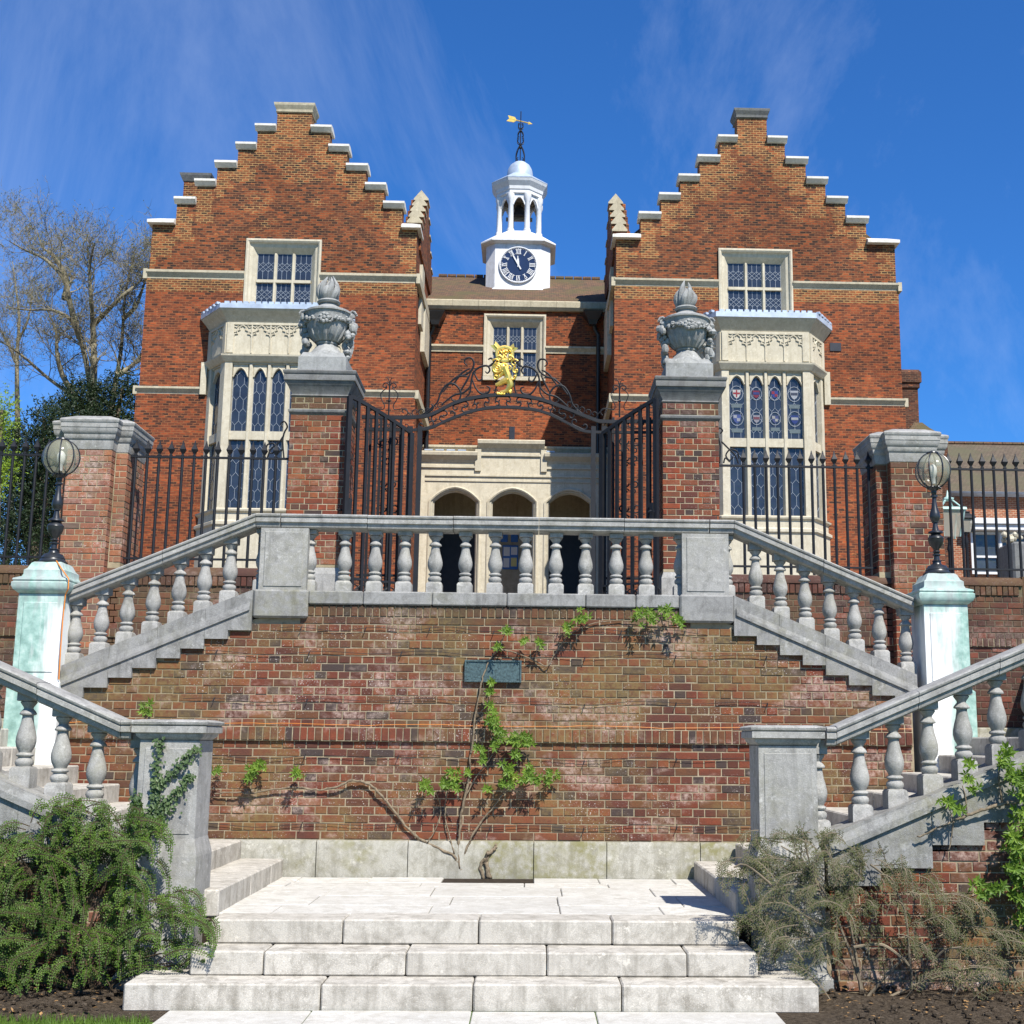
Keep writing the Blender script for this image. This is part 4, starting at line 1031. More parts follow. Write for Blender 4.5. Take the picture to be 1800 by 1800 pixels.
# lion: head, mane, trunk, limbs and tail as one continuous figure
lion = MB()
def limb(pts, rs): lion.tube([CP(*p) for p in smooth2(pts, 3)], [rs[0] + (rs[1] - rs[0]) * i / (3 * (len(pts) - 1)) for i in range(3 * (len(pts) - 1) + 1)], 8)
limb([(887, 646), (890, 654), (893, 662), (893, 670)], (.055, .045))
limb([(889, 643), (880, 650), (873, 657), (869, 655)], (.035, .02))
limb([(890, 650), (882, 657), (876, 662), (871, 660)], (.035, .02))
limb([(892, 668), (884, 671), (877, 675), (871, 677)], (.05, .022))
limb([(894, 668), (897, 676), (894, 683), (889, 688), (879, 690)], (.055, .022))
limb([(896, 670), (904, 665), (907, 655), (903, 645), (906, 640)], (.02, .014))
lion.ball(CP(884, 645), .045, 10, 6, (1.1, .9, 1)); lion.ball(CP(879, 647), .024, 8, 5)
for k in range(14):
    a = 2 * math.pi * k / 14; x_, y_, z_ = CP(886, 647); lion.ball((x_ + .05 * math.cos(a), y_ - .02, z_ + .05 * math.sin(a)), .02, 6, 4)
lion.build('lion', M['gold'], cr, smooth=True)
q = MB(); x_, y_, z_ = CP(874, 648)
for r_ in (.062, .035): q.tube([(x_ + r_ * math.cos(t * .449), y_ - .03, z_ + r_ * math.sin(t * .449)) for t in range(15)], .014, 6)
q.ball((x_, y_ - .03, z_), .018, 6, 4); q.build('rosette', M['gold'], cr, smooth=True)
q = MB()
for k in range(20):
    q.ball(CP(873 + 26 * rr.random(), 687 + 6 * rr.random()), rr.uniform(.014, .028), 6, 4)
q.build('mound', M['gold'], cr, smooth=True)
for e in (-1, 1):      # mantling curls either side of the shield
    for (ax_, az_, r_, a0) in ((.12, .40, .055, .5), (.145, .30, .05, 1.6), (.12, .21, .045, 2.6), (.07, .46, .04, 0), (.05, .34, .05, 3.0)):
        q = MB(); x0_, y0_, z0_ = CP(887, 690); q.tube([(x0_ + e * (ax_ + p[0]), y0_ - .025, z0_ + az_ + p[1]) for p in spiral(0, 0, r_, .008, a0, a0 + 7.0, 16)], [.013 - .0005 * k for k in range(17)], 6); q.build('mantling', M['gold'], cr, smooth=True)

# gate leaves, folded outwards: hinge at the arch post, free stile beside the pier
for s, side in ((-1, 'left'), (1, 'right')):
    hx_, hy_ = (GP(722, 800)[0], YG - .03) if s < 0 else (GP(1058, 800)[0], YG - .03)
    fx_, fy_ = (W(611, 800, 15.72)[0], 15.72) if s < 0 else (W(1153, 800, 15.72)[0], 15.72)
    lf = thing('gate_leaf', 'black iron gate leaf swung open against the %s gate pier' % side, 'gate', (hx_, hy_, 2.9), 'open gate leaves')
    H, F = Vector((hx_, hy_)), Vector((fx_, fy_)); L = (F - H).length
    ang = math.atan2((F - H).y, (F - H).x)
    MM = Matrix.Translation((hx_, hy_, 0)) @ Matrix.Rotation(ang, 4, 'Z')
    zh = W(722, 762, YG)[1] if s < 0 else W(1058, 764, YG)[1]; zf = W(612, 696, 15.72)[1] if s < 0 else W(1153, 702, 15.72)[1]
    def top_at(t): return zh + (zf - zh) * (.72 * t + .28 * math.sin(t * math.pi / 2))
    q = MB(MM); q.box(-.03, .03, -.03, .03, 2.9, zh); q.build('hinge_stile', M['iron'], lf)
    q = MB(MM); q.box(L - .028, L + .028, -.028, .028, 2.9, zf); q.build('free_stile', M['iron'], lf)
    q = MB(MM); q.loft([[(L * t, -.02, top_at(t) - .024), (L * t, .02, top_at(t) - .024), (L * t, .02, top_at(t) + .024), (L * t, -.02, top_at(t) + .024)] for t in [i / 10 for i in range(11)]]); q.build('top_rail', M['iron'], lf)
    for zz in (2.95, 3.45, 3.75):
        q = MB(MM); q.box(.02, L - .02, -.016, .016, zz - .014, zz + .014); q.build('rail', M['iron'], lf)
    nb = 7
    for k in range(1, nb):
        t = k / nb; q = MB(MM); q.box(L * t - .019, L * t + .019, -.019, .019, 2.95, top_at(t)); q.build('bar', M['iron'], lf)
    for k in range(nb * 2):
        t = (k + .5) / (nb * 2)
        q = MB(MM); q.tube([(L * t + p[0], 0, 3.6 + p[1]) for p in spiral(0, 0, .1 if k % 2 else .06, .02, 0, 7.0, 16)], .009, 5); q.build('scroll', M['iron'], lf, smooth=True)
    q = MB(MM); q.box(L - .07, L - .02, -.05, .03, 4.55, 4.75); q.tube([(L - .045, -.05, 4.65), (L - .045, -.11, 4.62), (L + .05, -.12, 4.62)], .012, 6); q.build('lock', M['iron'], lf)
# scroll brackets where the railings meet the gate piers
for s, side in ((-1, 'left'), (1, 'right')):
    bk = thing('scroll_bracket', 'curled black iron bracket beside the %s gate pier above the railing' % side, 'bracket', (s * 2.8, YR, 5.3), 'scroll brackets')
    def BP(px, py):
        x_, z_ = W(px, py, YR); return (x_, z_)
    if s < 0: c_ = [[(499, 805), (497, 775), (500, 760), (505, 750), (500, 741), (494, 745), (497, 751)], [(470, 805), (476, 790), (490, 778), (499, 765)], [(467, 795), (470, 782), (482, 780), (484, 792), (476, 797), (473, 790)], [(482, 806), (490, 795), (497, 790)]]
    else: c_ = [[(1265, 815), (1266, 785), (1263, 770), (1261, 760), (1265, 752), (1270, 757), (1266, 762)], [(1298, 815), (1292, 800), (1280, 788), (1268, 776)], [(1299, 806), (1296, 794), (1284, 790), (1276, 800), (1282, 809), (1289, 803)], [(1272, 814), (1275, 805), (1283, 812)]]
    for pl in c_:
        iron2d(bk, 'scroll', smooth2([BP(*p) for p in pl], 5), .011, YR, taper=False)
# ================================================================ the school building
bld = thing('school_building', 'red brick school with two stepped gables, bay windows and white clock turret', 'building', (0, 38, 5.4))
def B(mb, name, mat, parent=bld, smooth=False): return mb.build(name, mat, parent, smooth)
def leading(parent, Mx, x0, x1, z0, z1, y, pat='hex'):
    """lead cames over one light"""
    q = MB(Mx); wd = x1 - x0; cols = 2; cw = wd / cols; ch = cw * 1.15; t = .0085
    def seg(a, b):
        # clip to the light
        (ax_, az_), (bx_, bz_) = a, b; t0, t1 = 0.0, 1.0
        for p_, d_, lo, hi in ((ax_, bx_ - ax_, x0, x1), (az_, bz_ - az_, z0, z1)):
            if abs(d_) < 1e-9:
                if p_ < lo - 1e-6 or p_ > hi + 1e-6: return
            else:
                u0, u1 = sorted(((lo - p_) / d_, (hi - p_) / d_)); t0, t1 = max(t0, u0), min(t1, u1)
        if t1 - t0 > .02:
            q.strip((ax_ + (bx_ - ax_) * t0, y, az_ + (bz_ - az_) * t0), (ax_ + (bx_ - ax_) * t1, y, az_ + (bz_ - az_) * t1), t, .008)
    zz = z0 - ch * .2; row = 0
    if pat == 'hex':
        while zz < z1:
            off = 0 if row % 2 == 0 else cw / 2
            for k in range(-1, cols + 1):
                xm = x0 + off + cw * (k + .5)
                seg((xm, zz), (xm, zz + ch))                                  # uprights
                seg((xm, zz + ch), (xm + cw / 2, zz + ch * 1.5)); seg((xm, zz + ch), (xm - cw / 2, zz + ch * 1.5))
            zz += ch * 1.5; row += 1
    else:
        zm = (z0 + z1) / 2
        for k in (1, 2): 
            xm = x0 + wd * k / 3; seg((xm, z0), (xm, zm - wd * .16)); seg((xm, zm + wd * .16), (xm, z1))
        for k in range(3):
            xa, xb, xm = x0 + wd * k / 3, x0 + wd * (k + 1) / 3, x0 + wd * (k + .5) / 3
            for e in (-1, 1):
                seg((xa, zm + e * wd * .0), (xm, zm + e * wd * .16)); seg((xm, zm + e * wd * .16), (xb, zm))
                seg((xa, zm + e * wd * .32), (xm, zm + e * wd * .16)); seg((xm, zm + e * wd * .16), (xb, zm + e * wd * .32))
    seg((x0 + .006, z0), (x0 + .006, z1)); seg((x1 - .006, z0), (x1 - .006, z1)); seg((x0, z0 + .006), (x1, z0 + .006))
    return q.build('leading', M['came'], parent)
def ring(q, x0, x1, z0, z1, prof):
    """rectangular frame moulding: prof of (inset, y)"""
    q.loft([[(x0 + i, y, z0 + i), (x1 - i, y, z0 + i), (x1 - i, y, z1 - i), (x0 + i, y, z1 - i)] for i, y in prof], False, False)
def arch_pts(x0, x1, zs, rise, n=8, four=True):
    xm = (x0 + x1) / 2; h = (x1 - x0) / 2; out = []
    for i in range(2 * n + 1):
        t = -1 + i / n; a = abs(t)
        z = zs + rise * ((1 - a ** 2.3) * .82 + (1 - a) * .18)
        out.append((xm + h * t, z))
    return out
def stone_window(cx_, half, z0, z1, Yf, ztr, name='window', lights=3, depth=.2):
    """mullioned window of three lights in a moulded frame set in an opening"""
    fr = MB(); xo0, xo1 = cx_ - half, cx_ + half
    zo0, zo1 = z0 - .06, z1 + .40
    xi0, xi1 = cx_ - half + .33, cx_ + half - .33
    pr = [(0, Yf + .02), (0, Yf - .09), (.05, Yf - .1), (.09, Yf - .07), (.12, Yf - .0), (.2, Yf + .03), (.23, Yf + .07), (.33, Yf + depth)]
    loops = []
    for i, y in pr:
        f_ = i / .33
        loops.append([(xo0 + i, y, zo0 + .06 * f_), (xo1 - i, y, zo0 + .06 * f_), (xo1 - i, y, zo1 - .40 * f_), (xo0 + i, y, zo1 - .40 * f_)])
    fr.loft(loops, False, False)
    wn_ = B(fr, name, M['stone_cream'])
    lw = (xi1 - xi0) / lights
    zs = [z0, ztr - .045, ztr + .045, z1]
    for k in range(1, lights):
        x_ = xi0 + lw * k; q = MB(); q.prism([(x_ - .055, Yf + depth + .03), (x_ - .055, Yf + depth - .02), (x_ - .025, Yf + depth - .09), (x_ + .025, Yf + depth - .09), (x_ + .055, Yf + depth - .02), (x_ + .055, Yf + depth + .03)], z0, z1, 'z'); q.build('mullion', M['stone_cream'], wn_)
    q = MB(); q.box(xi0, xi1, Yf + depth - .085, Yf + depth + .03, ztr - .045, ztr + .045); q.build('transom', M['stone_cream'], wn_)
    for k in range(lights):
        a, b = xi0 + lw * k + (.055 if k else 0), xi0 + lw * (k + 1) - (.055 if k < lights - 1 else 0)
        for lo, hi in ((z0, zs[1]), (zs[2], z1)):
            q = MB(); q.add([(a, Yf + depth, lo), (b, Yf + depth, lo), (b, Yf + depth, hi), (a, Yf + depth, hi)], [(0, 1, 2, 3)]); q.build('pane', M['glass'], wn_)
            leading(wn_, None, a, b, lo, hi, Yf + depth - .004, 'tall')
    return (xo0, xo1, zo0, zo1)
def slabwall(mat, cx_, rows, Y0, Y1, hole=None, name='wall', xs=None):
    q = MB()
    for (xa, xb, z0, z1) in rows:
        if hole and hole[0] < xb and hole[1] > xa and hole[2] < z1 and hole[3] > z0:
            h0, h1, h2, h3 = hole
            if h0 > xa: q.box(xa, h0, Y0, Y1, z0, z1)
            if h1 < xb: q.box(h1, xb, Y0, Y1, z0, z1)
            if z0 < h2: q.box(max(h0, xa), min(h1, xb), Y0, Y1, z0, h2)
            if z1 > h3: q.box(max(h0, xa), min(h1, xb), Y0, Y1, h3, z1)
        else: q.box(xa, xb, Y0, Y1, z0, z1)
    return B(q, name, mat)
def string_course(x0, x1, z, h, Y, pr=.12, parent=bld, ends=True):
    q = MB(); q.prism([(Y + .02, z), (Y - pr * .25, z), (Y - pr * .3, z + h * .25), (Y - pr * .9, z + h * .62), (Y - pr, z + h * .66), (Y - pr, z + h * .9), (Y + .02, z + h)], x0 - (pr * .8 if ends else 0), x1 + (pr * .8 if ends else 0), 'x')
    return B(q, 'string_course', M['stone_buff'], parent)
YF = 38.0
def zat(py, px, Y=YF): return W(px, py, Y)[1]
WING = {}
for s, side in ((-1, 'left'), (1, 'right')):
    if s < 0:
        xo, xi = W(263, 470, YF)[0], W(733, 417, YF)[0]; gc = W(513, 300, YF)[0]
        hw = [.55, 1.14, 1.72, 2.34, 2.93, 3.53]
        tops = [zat(p, 513) for p in (183, 221, 254, 287, 320, 352, 388)]
        zs2, zs1 = zat(490, 260), zat(694, 300)
        zs2t, zs1t = zat(474, 260), zat(682, 300)
        wc, wy = W(497, 490, YF)[0], (443, 535, 492, 497); bay = (392, 470, 362, 548)
    else:
        xi, xo = W(1083, 423, YF)[0], W(1575, 497, YF)[0]; gc = W(1323, 300, YF)[0]
        hw = [.48, 1.05, 1.71, 2.33, 2.95, 3.6]
        tops = [zat(p, 1323) for p in (193, 240.5, 276, 310.5, 344, 378, 414)]
        zs2, zs1 = zat(511, 1500), zat(714, 1500)
        zs2t, zs1t = zat(497, 1500), zat(702, 1500)
        wc, wy = W(1328, 500, YF)[0], (460, 549, 505, 1328); bay = (1269, 1347, 1449, 1425)
    xL, xR = sorted((xo, xi)); WING[s] = (xL, xR, tops, gc)
    z1w, z0w = W(wy[3], wy[0], YF)[1], W(wy[3], wy[1], YF)[1]; ztr = W(wy[3], wy[2], YF)[1]
    half = 1.17
    hole = stone_window(wc, half, z0w, z1w, YF, ztr)
    kz = tops[6]
    rows = [(xL, xR, zs2, kz - .22)]
    zprev = kz - .22
    for i in range(5, -1, -1):
        rows.append((gc - hw[i], gc + hw[i], zprev, tops[i] - .14 if i else tops[0] - .3)); zprev = rows[-1][3]
    slabwall(M['far_upper'], gc, rows, YF, YF + .5, hole)
    # repointed ends of the gable steps, a hair proud of the wall
    rqn = random.Random(40 + s)
    for i in range(5, -1, -1):
        zt_, zb_ = (tops[i] - .15, tops[i + 1] - .02) if i else (tops[0] - .31, tops[1] - .02)
        e_ = .55 if i else hw[0] - .02
        for e in (-1, 1):
            a, b = sorted((gc + e * (hw[i] - .003), gc + e * (hw[i] - e_))); zl = zb_ - (.55 if i else .6)
            edge = gc + e * (hw[i] - .003); zz = zt_
            while zz > max(zl, zs2 + .4):      # toothed in blocks of a few courses
                hq = .076 * rqn.choice((2, 3, 3, 4)); wq = e_ * rqn.uniform(.45, 1.15) if i else e_
                a, b = sorted((edge, edge - e * wq)); B(MB().box(a, b, YF - .004 - .0004 * i, YF + .02, max(zz - hq, zs2 + .3), zz - .001), 'repointed_quoin', M['far_new']); zz -= hq
    for edge, e in ((xL + .003, -1), (xR - .003, 1)):
        zz = kz - .23
        while zz > zs2 + .3:
            hq = .076 * rqn.choice((2, 3, 4)); wq = rqn.uniform(.25, .75) * (1 if zz > kz - 1.2 else .5); a, b = sorted((edge, edge - e * wq)); B(MB().box(a, b, YF - .0035, YF + .02, max(zz - hq, zs2 + .3), zz - .001), 'repointed_quoin', M['far_new']); zz -= hq
    # copings of the steps: sloping stone with a drip edge
    for i in range(1, 7):
        for e in (-1, 1):
            inner = gc + e * (hw[i - 1] + .0); outer = gc + e * (hw[i] + .07) if i < 6 else (xL - .12 if e < 0 else xR + .12)
            a, b = sorted((inner, outer)); zt = tops[i]
            q = MB()
            if i < 6:
                q.prism([(YF - .006, zt - .21), (YF - .05, zt - .19), (YF - .15, zt - .10), (YF - .17, zt - .09), (YF - .17, zt - .02), (YF - .12, zt + .005), (YF + .2, zt + .05), (YF + .6, zt - .04), (YF + .6, zt - .139), (YF - .006, zt - .139)], a, b, 'x')
            else:
                ra, rb = (a, b) if e < 0 else (a, b)
                po, pi_ = outer, inner; si = -e
                q.hexa([(a, YF - .2, zt - .22), (b, YF - .2, zt - .22), (b, YF + .9, zt - .22), (a, YF + .9, zt - .22)] + [(a, YF - .2, zt - .12), (b, YF - .2, zt - .12), (b, YF + .9, zt - .12), (a, YF + .9, zt - .12)])
                a2, b2 = (a + .3, b) if e < 0 else (a, b - .3)
                q.hexa([(a, YF - .2, zt - .118), (b, YF - .2, zt - .118), (b, YF + .9, zt - .118), (a, YF + .9, zt - .118), (a2, YF + .15, zt + .05), (b2, YF + .15, zt + .05), (b2, YF + .9, zt + .05), (a2, YF + .9, zt + .05)])
            B(q, 'gable_coping', M['stone_white'])
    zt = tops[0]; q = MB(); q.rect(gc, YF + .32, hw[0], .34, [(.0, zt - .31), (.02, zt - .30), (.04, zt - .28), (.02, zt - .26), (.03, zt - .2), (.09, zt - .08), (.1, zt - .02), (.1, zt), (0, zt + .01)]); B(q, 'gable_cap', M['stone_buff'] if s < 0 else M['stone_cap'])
    # middle and lower storeys, each a little thicker than the one above
    d1, d2 = .05, .11
    slabwall(M['far'], gc, [(xL - d1, xR + d1, zs1, zs2)], YF - d1, YF + .5, (hole[0], hole[1], hole[2], hole[3] + 1))
    slabwall(M['far_new'], gc, [(xL - d1 - .003, xR + d1 + .003, zs2 - .42, zs2)], YF - d1 - .004, YF + .3, (hole[0], hole[1], hole[2], hole[3] + 1), 'repointed_band')
    slabwall(M['far'], gc, [(xL - d2, xR + d2, 5.2, zs1)], YF - d2, YF + .5)
    for a, b in ((xL - .05, hole[0]), (hole[1], xR + .05)): string_course(a, b, zs2 - .02, zs2t - zs2 + .02, YF, .15, ends=False)
    # bay window ------------------------------------------------------------
    Yb = 36.95
    fx0, fx1 = (W(bay[0], 700, Yb)[0], W(bay[3], 700, Yb)[0]); bc = (fx0 + fx1) / 2; fh = (fx1 - fx0) / 2
    wx = abs((W(bay[2], 700, YF)[0]) - bc)
    def bplan(o, z):
        return [(bc - wx - o, YF + .05, z), (bc - wx - o, YF - .04 - o * .4, z), (bc - fh - o * .7, Yb - o, z), (bc + fh + o * .7, Yb - o, z), (bc + wx + o, YF - .04 - o * .4, z), (bc + wx + o, YF + .05, z)]
    pxm = bay[1] if s > 0 else 440
    def zb(py_l, py_r): return W(pxm, py_l if s < 0 else py_r, Yb)[1]
    zsill, ztl, zth, zlt = zb(893, 906), zb(772, 785), zb(757, 770), zb(647, 661)
    zst0, zst1 = zb(637, 652), zb(624, 638); zfr = zb(563, 580); zcor = zb(547, 563); zled = zb(537, 552)
    q = MB(); q.loft([bplan(o, z) for o, z in ((.14, 5.2), (.14, 6.5), (.06, 6.6), (.06, zsill - .55), (.12, zsill - .5), (.12, zsill - .42), (.03, zsill - .36), (.03, zsill - .16), (.1, zsill - .1), (.11, zsill - .05), (.0, zsill))]); bw_ = B(q, 'bay_window', M['stone_cream'])
    q = MB(); q.loft([bplan(o, z) for o, z in ((0, zlt + .22), (0, zst0), (.04, zst0 + .03), (.14, zst1 - .06), (.15, zst1 - .01), (0, zst1 + .03), (0, zfr - .05), (.03, zfr), (.1, zfr + .1), (.22, zcor - .04), (.24, zcor))]); q.build('frieze', M['stone_cream'], bw_)
    q = MB(); q.loft([bplan(o, z) for o, z in ((.245, zcor + .001), (.27, zcor + .01), (.27, zled - .03), (.2, zled), (-.4, zled + .05))]); q.build('lead_roof', M['lead'], bw_)
    for k in range(15):   # ribbed lead crest blocks along the roof edge
        x_ = bc - fh - .1 + (2 * fh + .2) * (k + .5) / 15
        q = MB(); q.cbox(x_ - .075, x_ + .075, Yb - .19, Yb - .05, zled - .015, zled + .07, .01); q.build('crest_block', M['lead'], bw_)
    for e in (-1, 1):
        p0 = Vector((bc + e * (fh + .2), Yb - .22, 0)); p1 = Vector((bc + e * (wx + .24), YF - .08, 0))
        for k in range(5):
            c_ = p0 + (p1 - p0) * ((k + .7) / 5.2); an = math.atan2((p1 - p0).y, (p1 - p0).x)
            q = MB(Matrix.Translation((c_.x, c_.y, 0)) @ Matrix.Rotation(an, 4, 'Z')); q.cbox(-.08, .08, -.06, .06, zled - .02, zled + .06, .01); q.build('crest_block', M['lead'], bw_)
    # three sides of lights
    sides = [((bc - fh, Yb), (bc + fh, Yb), 4), ((bc - wx, YF - .04), (bc - fh, Yb), 1), ((bc + fh, Yb), (bc + wx, YF - .04), 1)]
    for (ax_, ay_), (bx_, by_), nl in sides:
        L = math.hypot(bx_ - ax_, by_ - ay_); an = math.atan2(by_ - ay_, bx_ - ax_)
        MM = Matrix.Translation((ax_, ay_, 0)) @ Matrix.Rotation(an, 4, 'Z')
        ed = .22 if nl == 4 else .3; mw = .085
        q = MB(MM)
        q.box(0, ed, 0, .3, zsill - .01, zlt + .22); q.box(L - ed, L, 0, .3, zsill - .01, zlt + .22)
        q.box(ed, L - ed, .03, .3, zlt + .14, zlt + .22)
        q.build('jamb', M['stone_cream'], bw_)
        lw = (L - 2 * ed) / nl
        q = MB(MM); q.box(ed, L - ed, .055, .28, ztl, zth); q.build('transom', M['stone_cream'], bw_)
        for k in range(1, nl):
            x_ = ed + lw * k; q = MB(MM); q.prism([(x_ - mw, .28), (x_ - mw, .13), (x_ - .035, .03), (x_ + .035, .03), (x_ + mw, .13), (x_ + mw, .28)], zsill - .01, zlt + .15, 'z'); q.build('mullion', M['stone_cream'], bw_)
        for k in range(nl):
            a, b = ed + lw * k + (mw if k else .02), ed + lw * (k + 1) - (mw if k < nl - 1 else .02)
            for lo, hi, up in ((zsill, ztl, 0), (zth, zlt, 1)):
                q = MB(MM); q.add([(a, .16, lo), (b, .16, lo), (b, .16, hi + .01), (a, .16, hi + .01)], [(0, 1, 2, 3)]); q.build('pane', M['glass'], bw_)
                leading(bw_, MM, a, b, lo, hi, .155, 'hex')
                if up:   # pointed head with pierced spandrels
                    ap = arch_pts(a, b, hi - .28, .28, 6)
                    q = MB(MM)
                    q.prism([(a - .002, hi + .145)] + [(p[0], p[1]) for p in ap[:7]] + [(ap[6][0], hi + .145)], .08, .2)
                    q.prism([(ap[6][0], hi + .145)] + [(p[0], p[1]) for p in ap[6:]] + [(b + .002, hi + .145)], .08, .2)
                    q.build('arch_head', M['stone_cream'], bw_)
                    q = MB(MM); q.tube([(p[0], .075, p[1] + .03) for p in ap], .022, 5); q.build('arch_moulding', M['stone_cream'], bw_)
                elif nl == 4 and False: pass
        # frieze panels with cusped tracery
        zz0, zz1 = zst1 + .06, zfr - .08
        q = MB(MM); q.box(.02, .2, -.035, .02, zz0, zz1); q.box(L - .2, L - .02, -.035, .02, zz0, zz1); q.box(.2, L - .2, -.035, .02, zz1 - .07, zz1)
        for k in range(nl + 1):
            x_ = .2 + (L - .4) * k / nl; q.box(x_ - .018, x_ + .018, -.03, .02, zz0, zz1 - .07)
        q.build('frieze_rib', M['stone_cream'], bw_)
        pw = (L - .4) / nl
        for k in range(nl):
            xm = .2 + pw * (k + .5); h = pw / 2; q = MB(MM); zt_ = zz1 - .07; zs_ = zt_ - min(h, .34) - .08
            for e in (-1, 1):
                q.tube([(xm + e * h, -.01, zs_ - .02), (xm + e * h * .86, -.015, zs_ + .06), (xm + e * h * .55, -.015, zs_ + .07), (xm + e * h * .62, -.015, zs_ + .16), (xm + e * h * .3, -.015, zs_ + .2), (xm + e * h * .34, -.015, zs_ + .28), (xm, -.015, zt_ - .01)], .024, 5)
                q.tube([(xm + e * h, -.01, zt_ - .05), (xm + e * h * .66, -.01, zt_ - .09), (xm + e * h * .5, -.01, zt_ - .02)], .02, 5)
                q.tube([(xm + e * h, -.01, zs_ + .12), (xm + e * h * .72, -.01, zs_ + .14)], .018, 5)
            q.build('tracery', M['stone_cream'], bw_)
    if s > 0:            # coats of arms leaded into the right bay
        shields = [[(.75, .72, .66), (.45, .05, .04)], [(.30, .04, .05), (.06, .07, .22)], [(.06, .08, .30), (.40, .05, .05)], [(.55, .56, .58), (.1, .1, .12)], [(.10, .13, .34), (.45, .45, .48)], [(.42, .40, .42), (.25, .08, .08)], [(.1, .11, .24), (.5, .48, .42)], [(.05, .07, .25), (.5, .5, .48)]]
        L = 2 * fh; lw = (L - .44) / 4; ed = .22
        mats = {}
        def gm_(c): 
            if c not in mats: mats[c] = plain('stained_glass', tuple(v * .45 for v in c), .25, .5, 0, .2, 20)
            return mats[c]
        MM = Matrix.Translation((bc - fh, Yb, 0))
        for k in range(4):
            a, b = ed + lw * k + (.085 if k else .02), ed + lw * (k + 1) - (.085 if k < 3 else .02); xm = (a + b) / 2
            for j, fz in enumerate((.73, .33)):
                zc = zth + (zlt - zth) * fz; c0_, c1_ = shields[k + 4 * j]; r_ = (b - a) * .42
                q = MB(MM); q.tube([(xm + r_ * math.cos(t * math.pi / 10), .148, zc + 1.2 * r_ * math.sin(t * math.pi / 10)) for t in range(21)], .011, 4, False); q.build('roundel_came', M['came'], bw_)
                sh = [(xm - r_ * .62, zc + r_ * .6), (xm - r_ * .62, zc - r_ * .1), (xm - r_ * .35, zc - r_ * .6), (xm, zc - r_ * .85), (xm + r_ * .35, zc - r_ * .6), (xm + r_ * .62, zc - r_ * .1), (xm + r_ * .62, zc + r_ * .6)]
                q = MB(MM); q.prism(sh, .143, .153); q.build('shield', gm_(c0_), bw_)
                q = MB(MM)
                if k == 0 and j == 0: q.box(xm - .02, xm + .02, .138, .146, zc - r_ * .6, zc + r_ * .55); q.box(xm - r_ * .55, xm + r_ * .55, .137, .146, zc - .02, zc + .03)
                elif k in (1, 3): q.box(xm - r_ * .55, xm + r_ * .55, .138, .146, zc - .03, zc + .05)
                else: q.box(xm - r_ * .55, xm, .138, .146, zc, zc + r_ * .52); q.box(xm, xm + r_ * .5, .138, .146, zc - r_ * .5, zc)
                q.build('charge', gm_(c1_), bw_)
                if not (j == 0 and k in (1, 2)):
                    q = MB(MM); q.box(xm - r_ * .85, xm + r_ * .85, .146, .153, zc - r_ * 2.3, zc - r_ * 1.65); q.build('inscription_panel', gm_((.22, .26, .25)), bw_)
    # string course at the bay springing: runs into a label that climbs beside the bay
    for a, b in ((xL - d2, bc - wx - .12), (bc + wx + .12, xR + d2)):
        string_course(a, b, zs1 - .02, zs1t - zs1 + .05, YF - d1, .14, ends=False)
    for e in (-1, 1):
        x_ = bc + e * (wx + .06); B(MB().box(x_ - .09, x_ + .09, YF - d2 - .1, YF + .02, zs1 - .02, zst1 - .0), 'label_stop', M['stone_cream'])
    # return string on the side faces
    for zz, hh, dd in ((zs2 - .02, zs2t - zs2 + .02, .05), (zs1 - .02, zs1t - zs1 + .05, .11)):
        for xx, e in ((xL - dd, -1), (xR + dd, 1)):
            a, b = sorted((xx - e * .02, xx + e * .1)); B(MB().box(a, b, YF - .12, YF + 14, zz, zz + hh), 'string_course', M['stone_buff'])
    # flanks and roof
    q = MB(); q.box(xL, xR, YF + .5, YF + 16, 5.2, kz - .2); B(q, 'flank_wall', M['far'])
    q = MB(); q.prism([(xL + .1, kz - .25), (gc, kz + (gc - xL) * .8), (xR - .1, kz - .25)], YF + .45, YF + 16); B(q, 'roof', M['roof'])
    # cross gable on the flank that faces the courtyard, with saddle-backed steps
    xf = xR if s < 0 else xL; e = 1 if s < 0 else -1
    Yc = 41.0; nst = 5
    zpk = W(737 if s < 0 else 1078, 358 if s < 0 else 364, Yc)[1]
    zlo = kz - .1; dz = (zpk - zlo) / nst; dy = .5
    q = MB()
    for i in range(nst):
        q.box(xf - e * .5, xf + e * .06, Yc - .3 - dy * (nst - 1 - i), Yc + .3 + dy * (nst - 1 - i), (zlo + dz * i if i else kz - .6), zlo + dz * (i + 1)) if e > 0 else q.box(xf - .06, xf + .5, Yc - .3 - dy * (nst - 1 - i), Yc + .3 + dy * (nst - 1 - i), (zlo + dz * i if i else kz - .6), zlo + dz * (i + 1))
    B(q, 'cross_gable', M['far_upper'])
    for i in range(nst):
        zt_ = zlo + dz * (i + 1); ws = .25; xm = xf - e * .16
        for y0_, y1_ in (((Yc - .3 - dy * (nst - 1 - i) - .05, Yc - .3 - dy * (nst - 2 - i) if i < nst - 1 else Yc + .35), (Yc + .3 + dy * (nst - 2 - i), Yc + .35 + dy * (nst - 1 - i))) if i < nst - 1 else ((Yc - .35, Yc + .35),)):
            q = MB(); q.prism([(xm - ws, zt_ - .02), (xm + ws, zt_ - .02), (xm + ws, zt_ + .03), (xm, zt_ + .34), (xm - ws, zt_ + .03)], y0_, y1_); B(q, 'saddle_coping', M['stone_buff'])
    q = MB(); q.box(min(xf, xf + e * .14), max(xf, xf + e * .14), 40.2, 42.3, zs1 + 2.2, zs2 + .35); B(q, 'flank_window_surround', M['stone_cream'])
    q = MB(); q.box(min(xf, xf + e * .10), max(xf, xf + e * .10), 39.2, 40.0, zs2 - .9, zs2 + 1.1); B(q, 'flank_window_surround', M['stone_cream'])
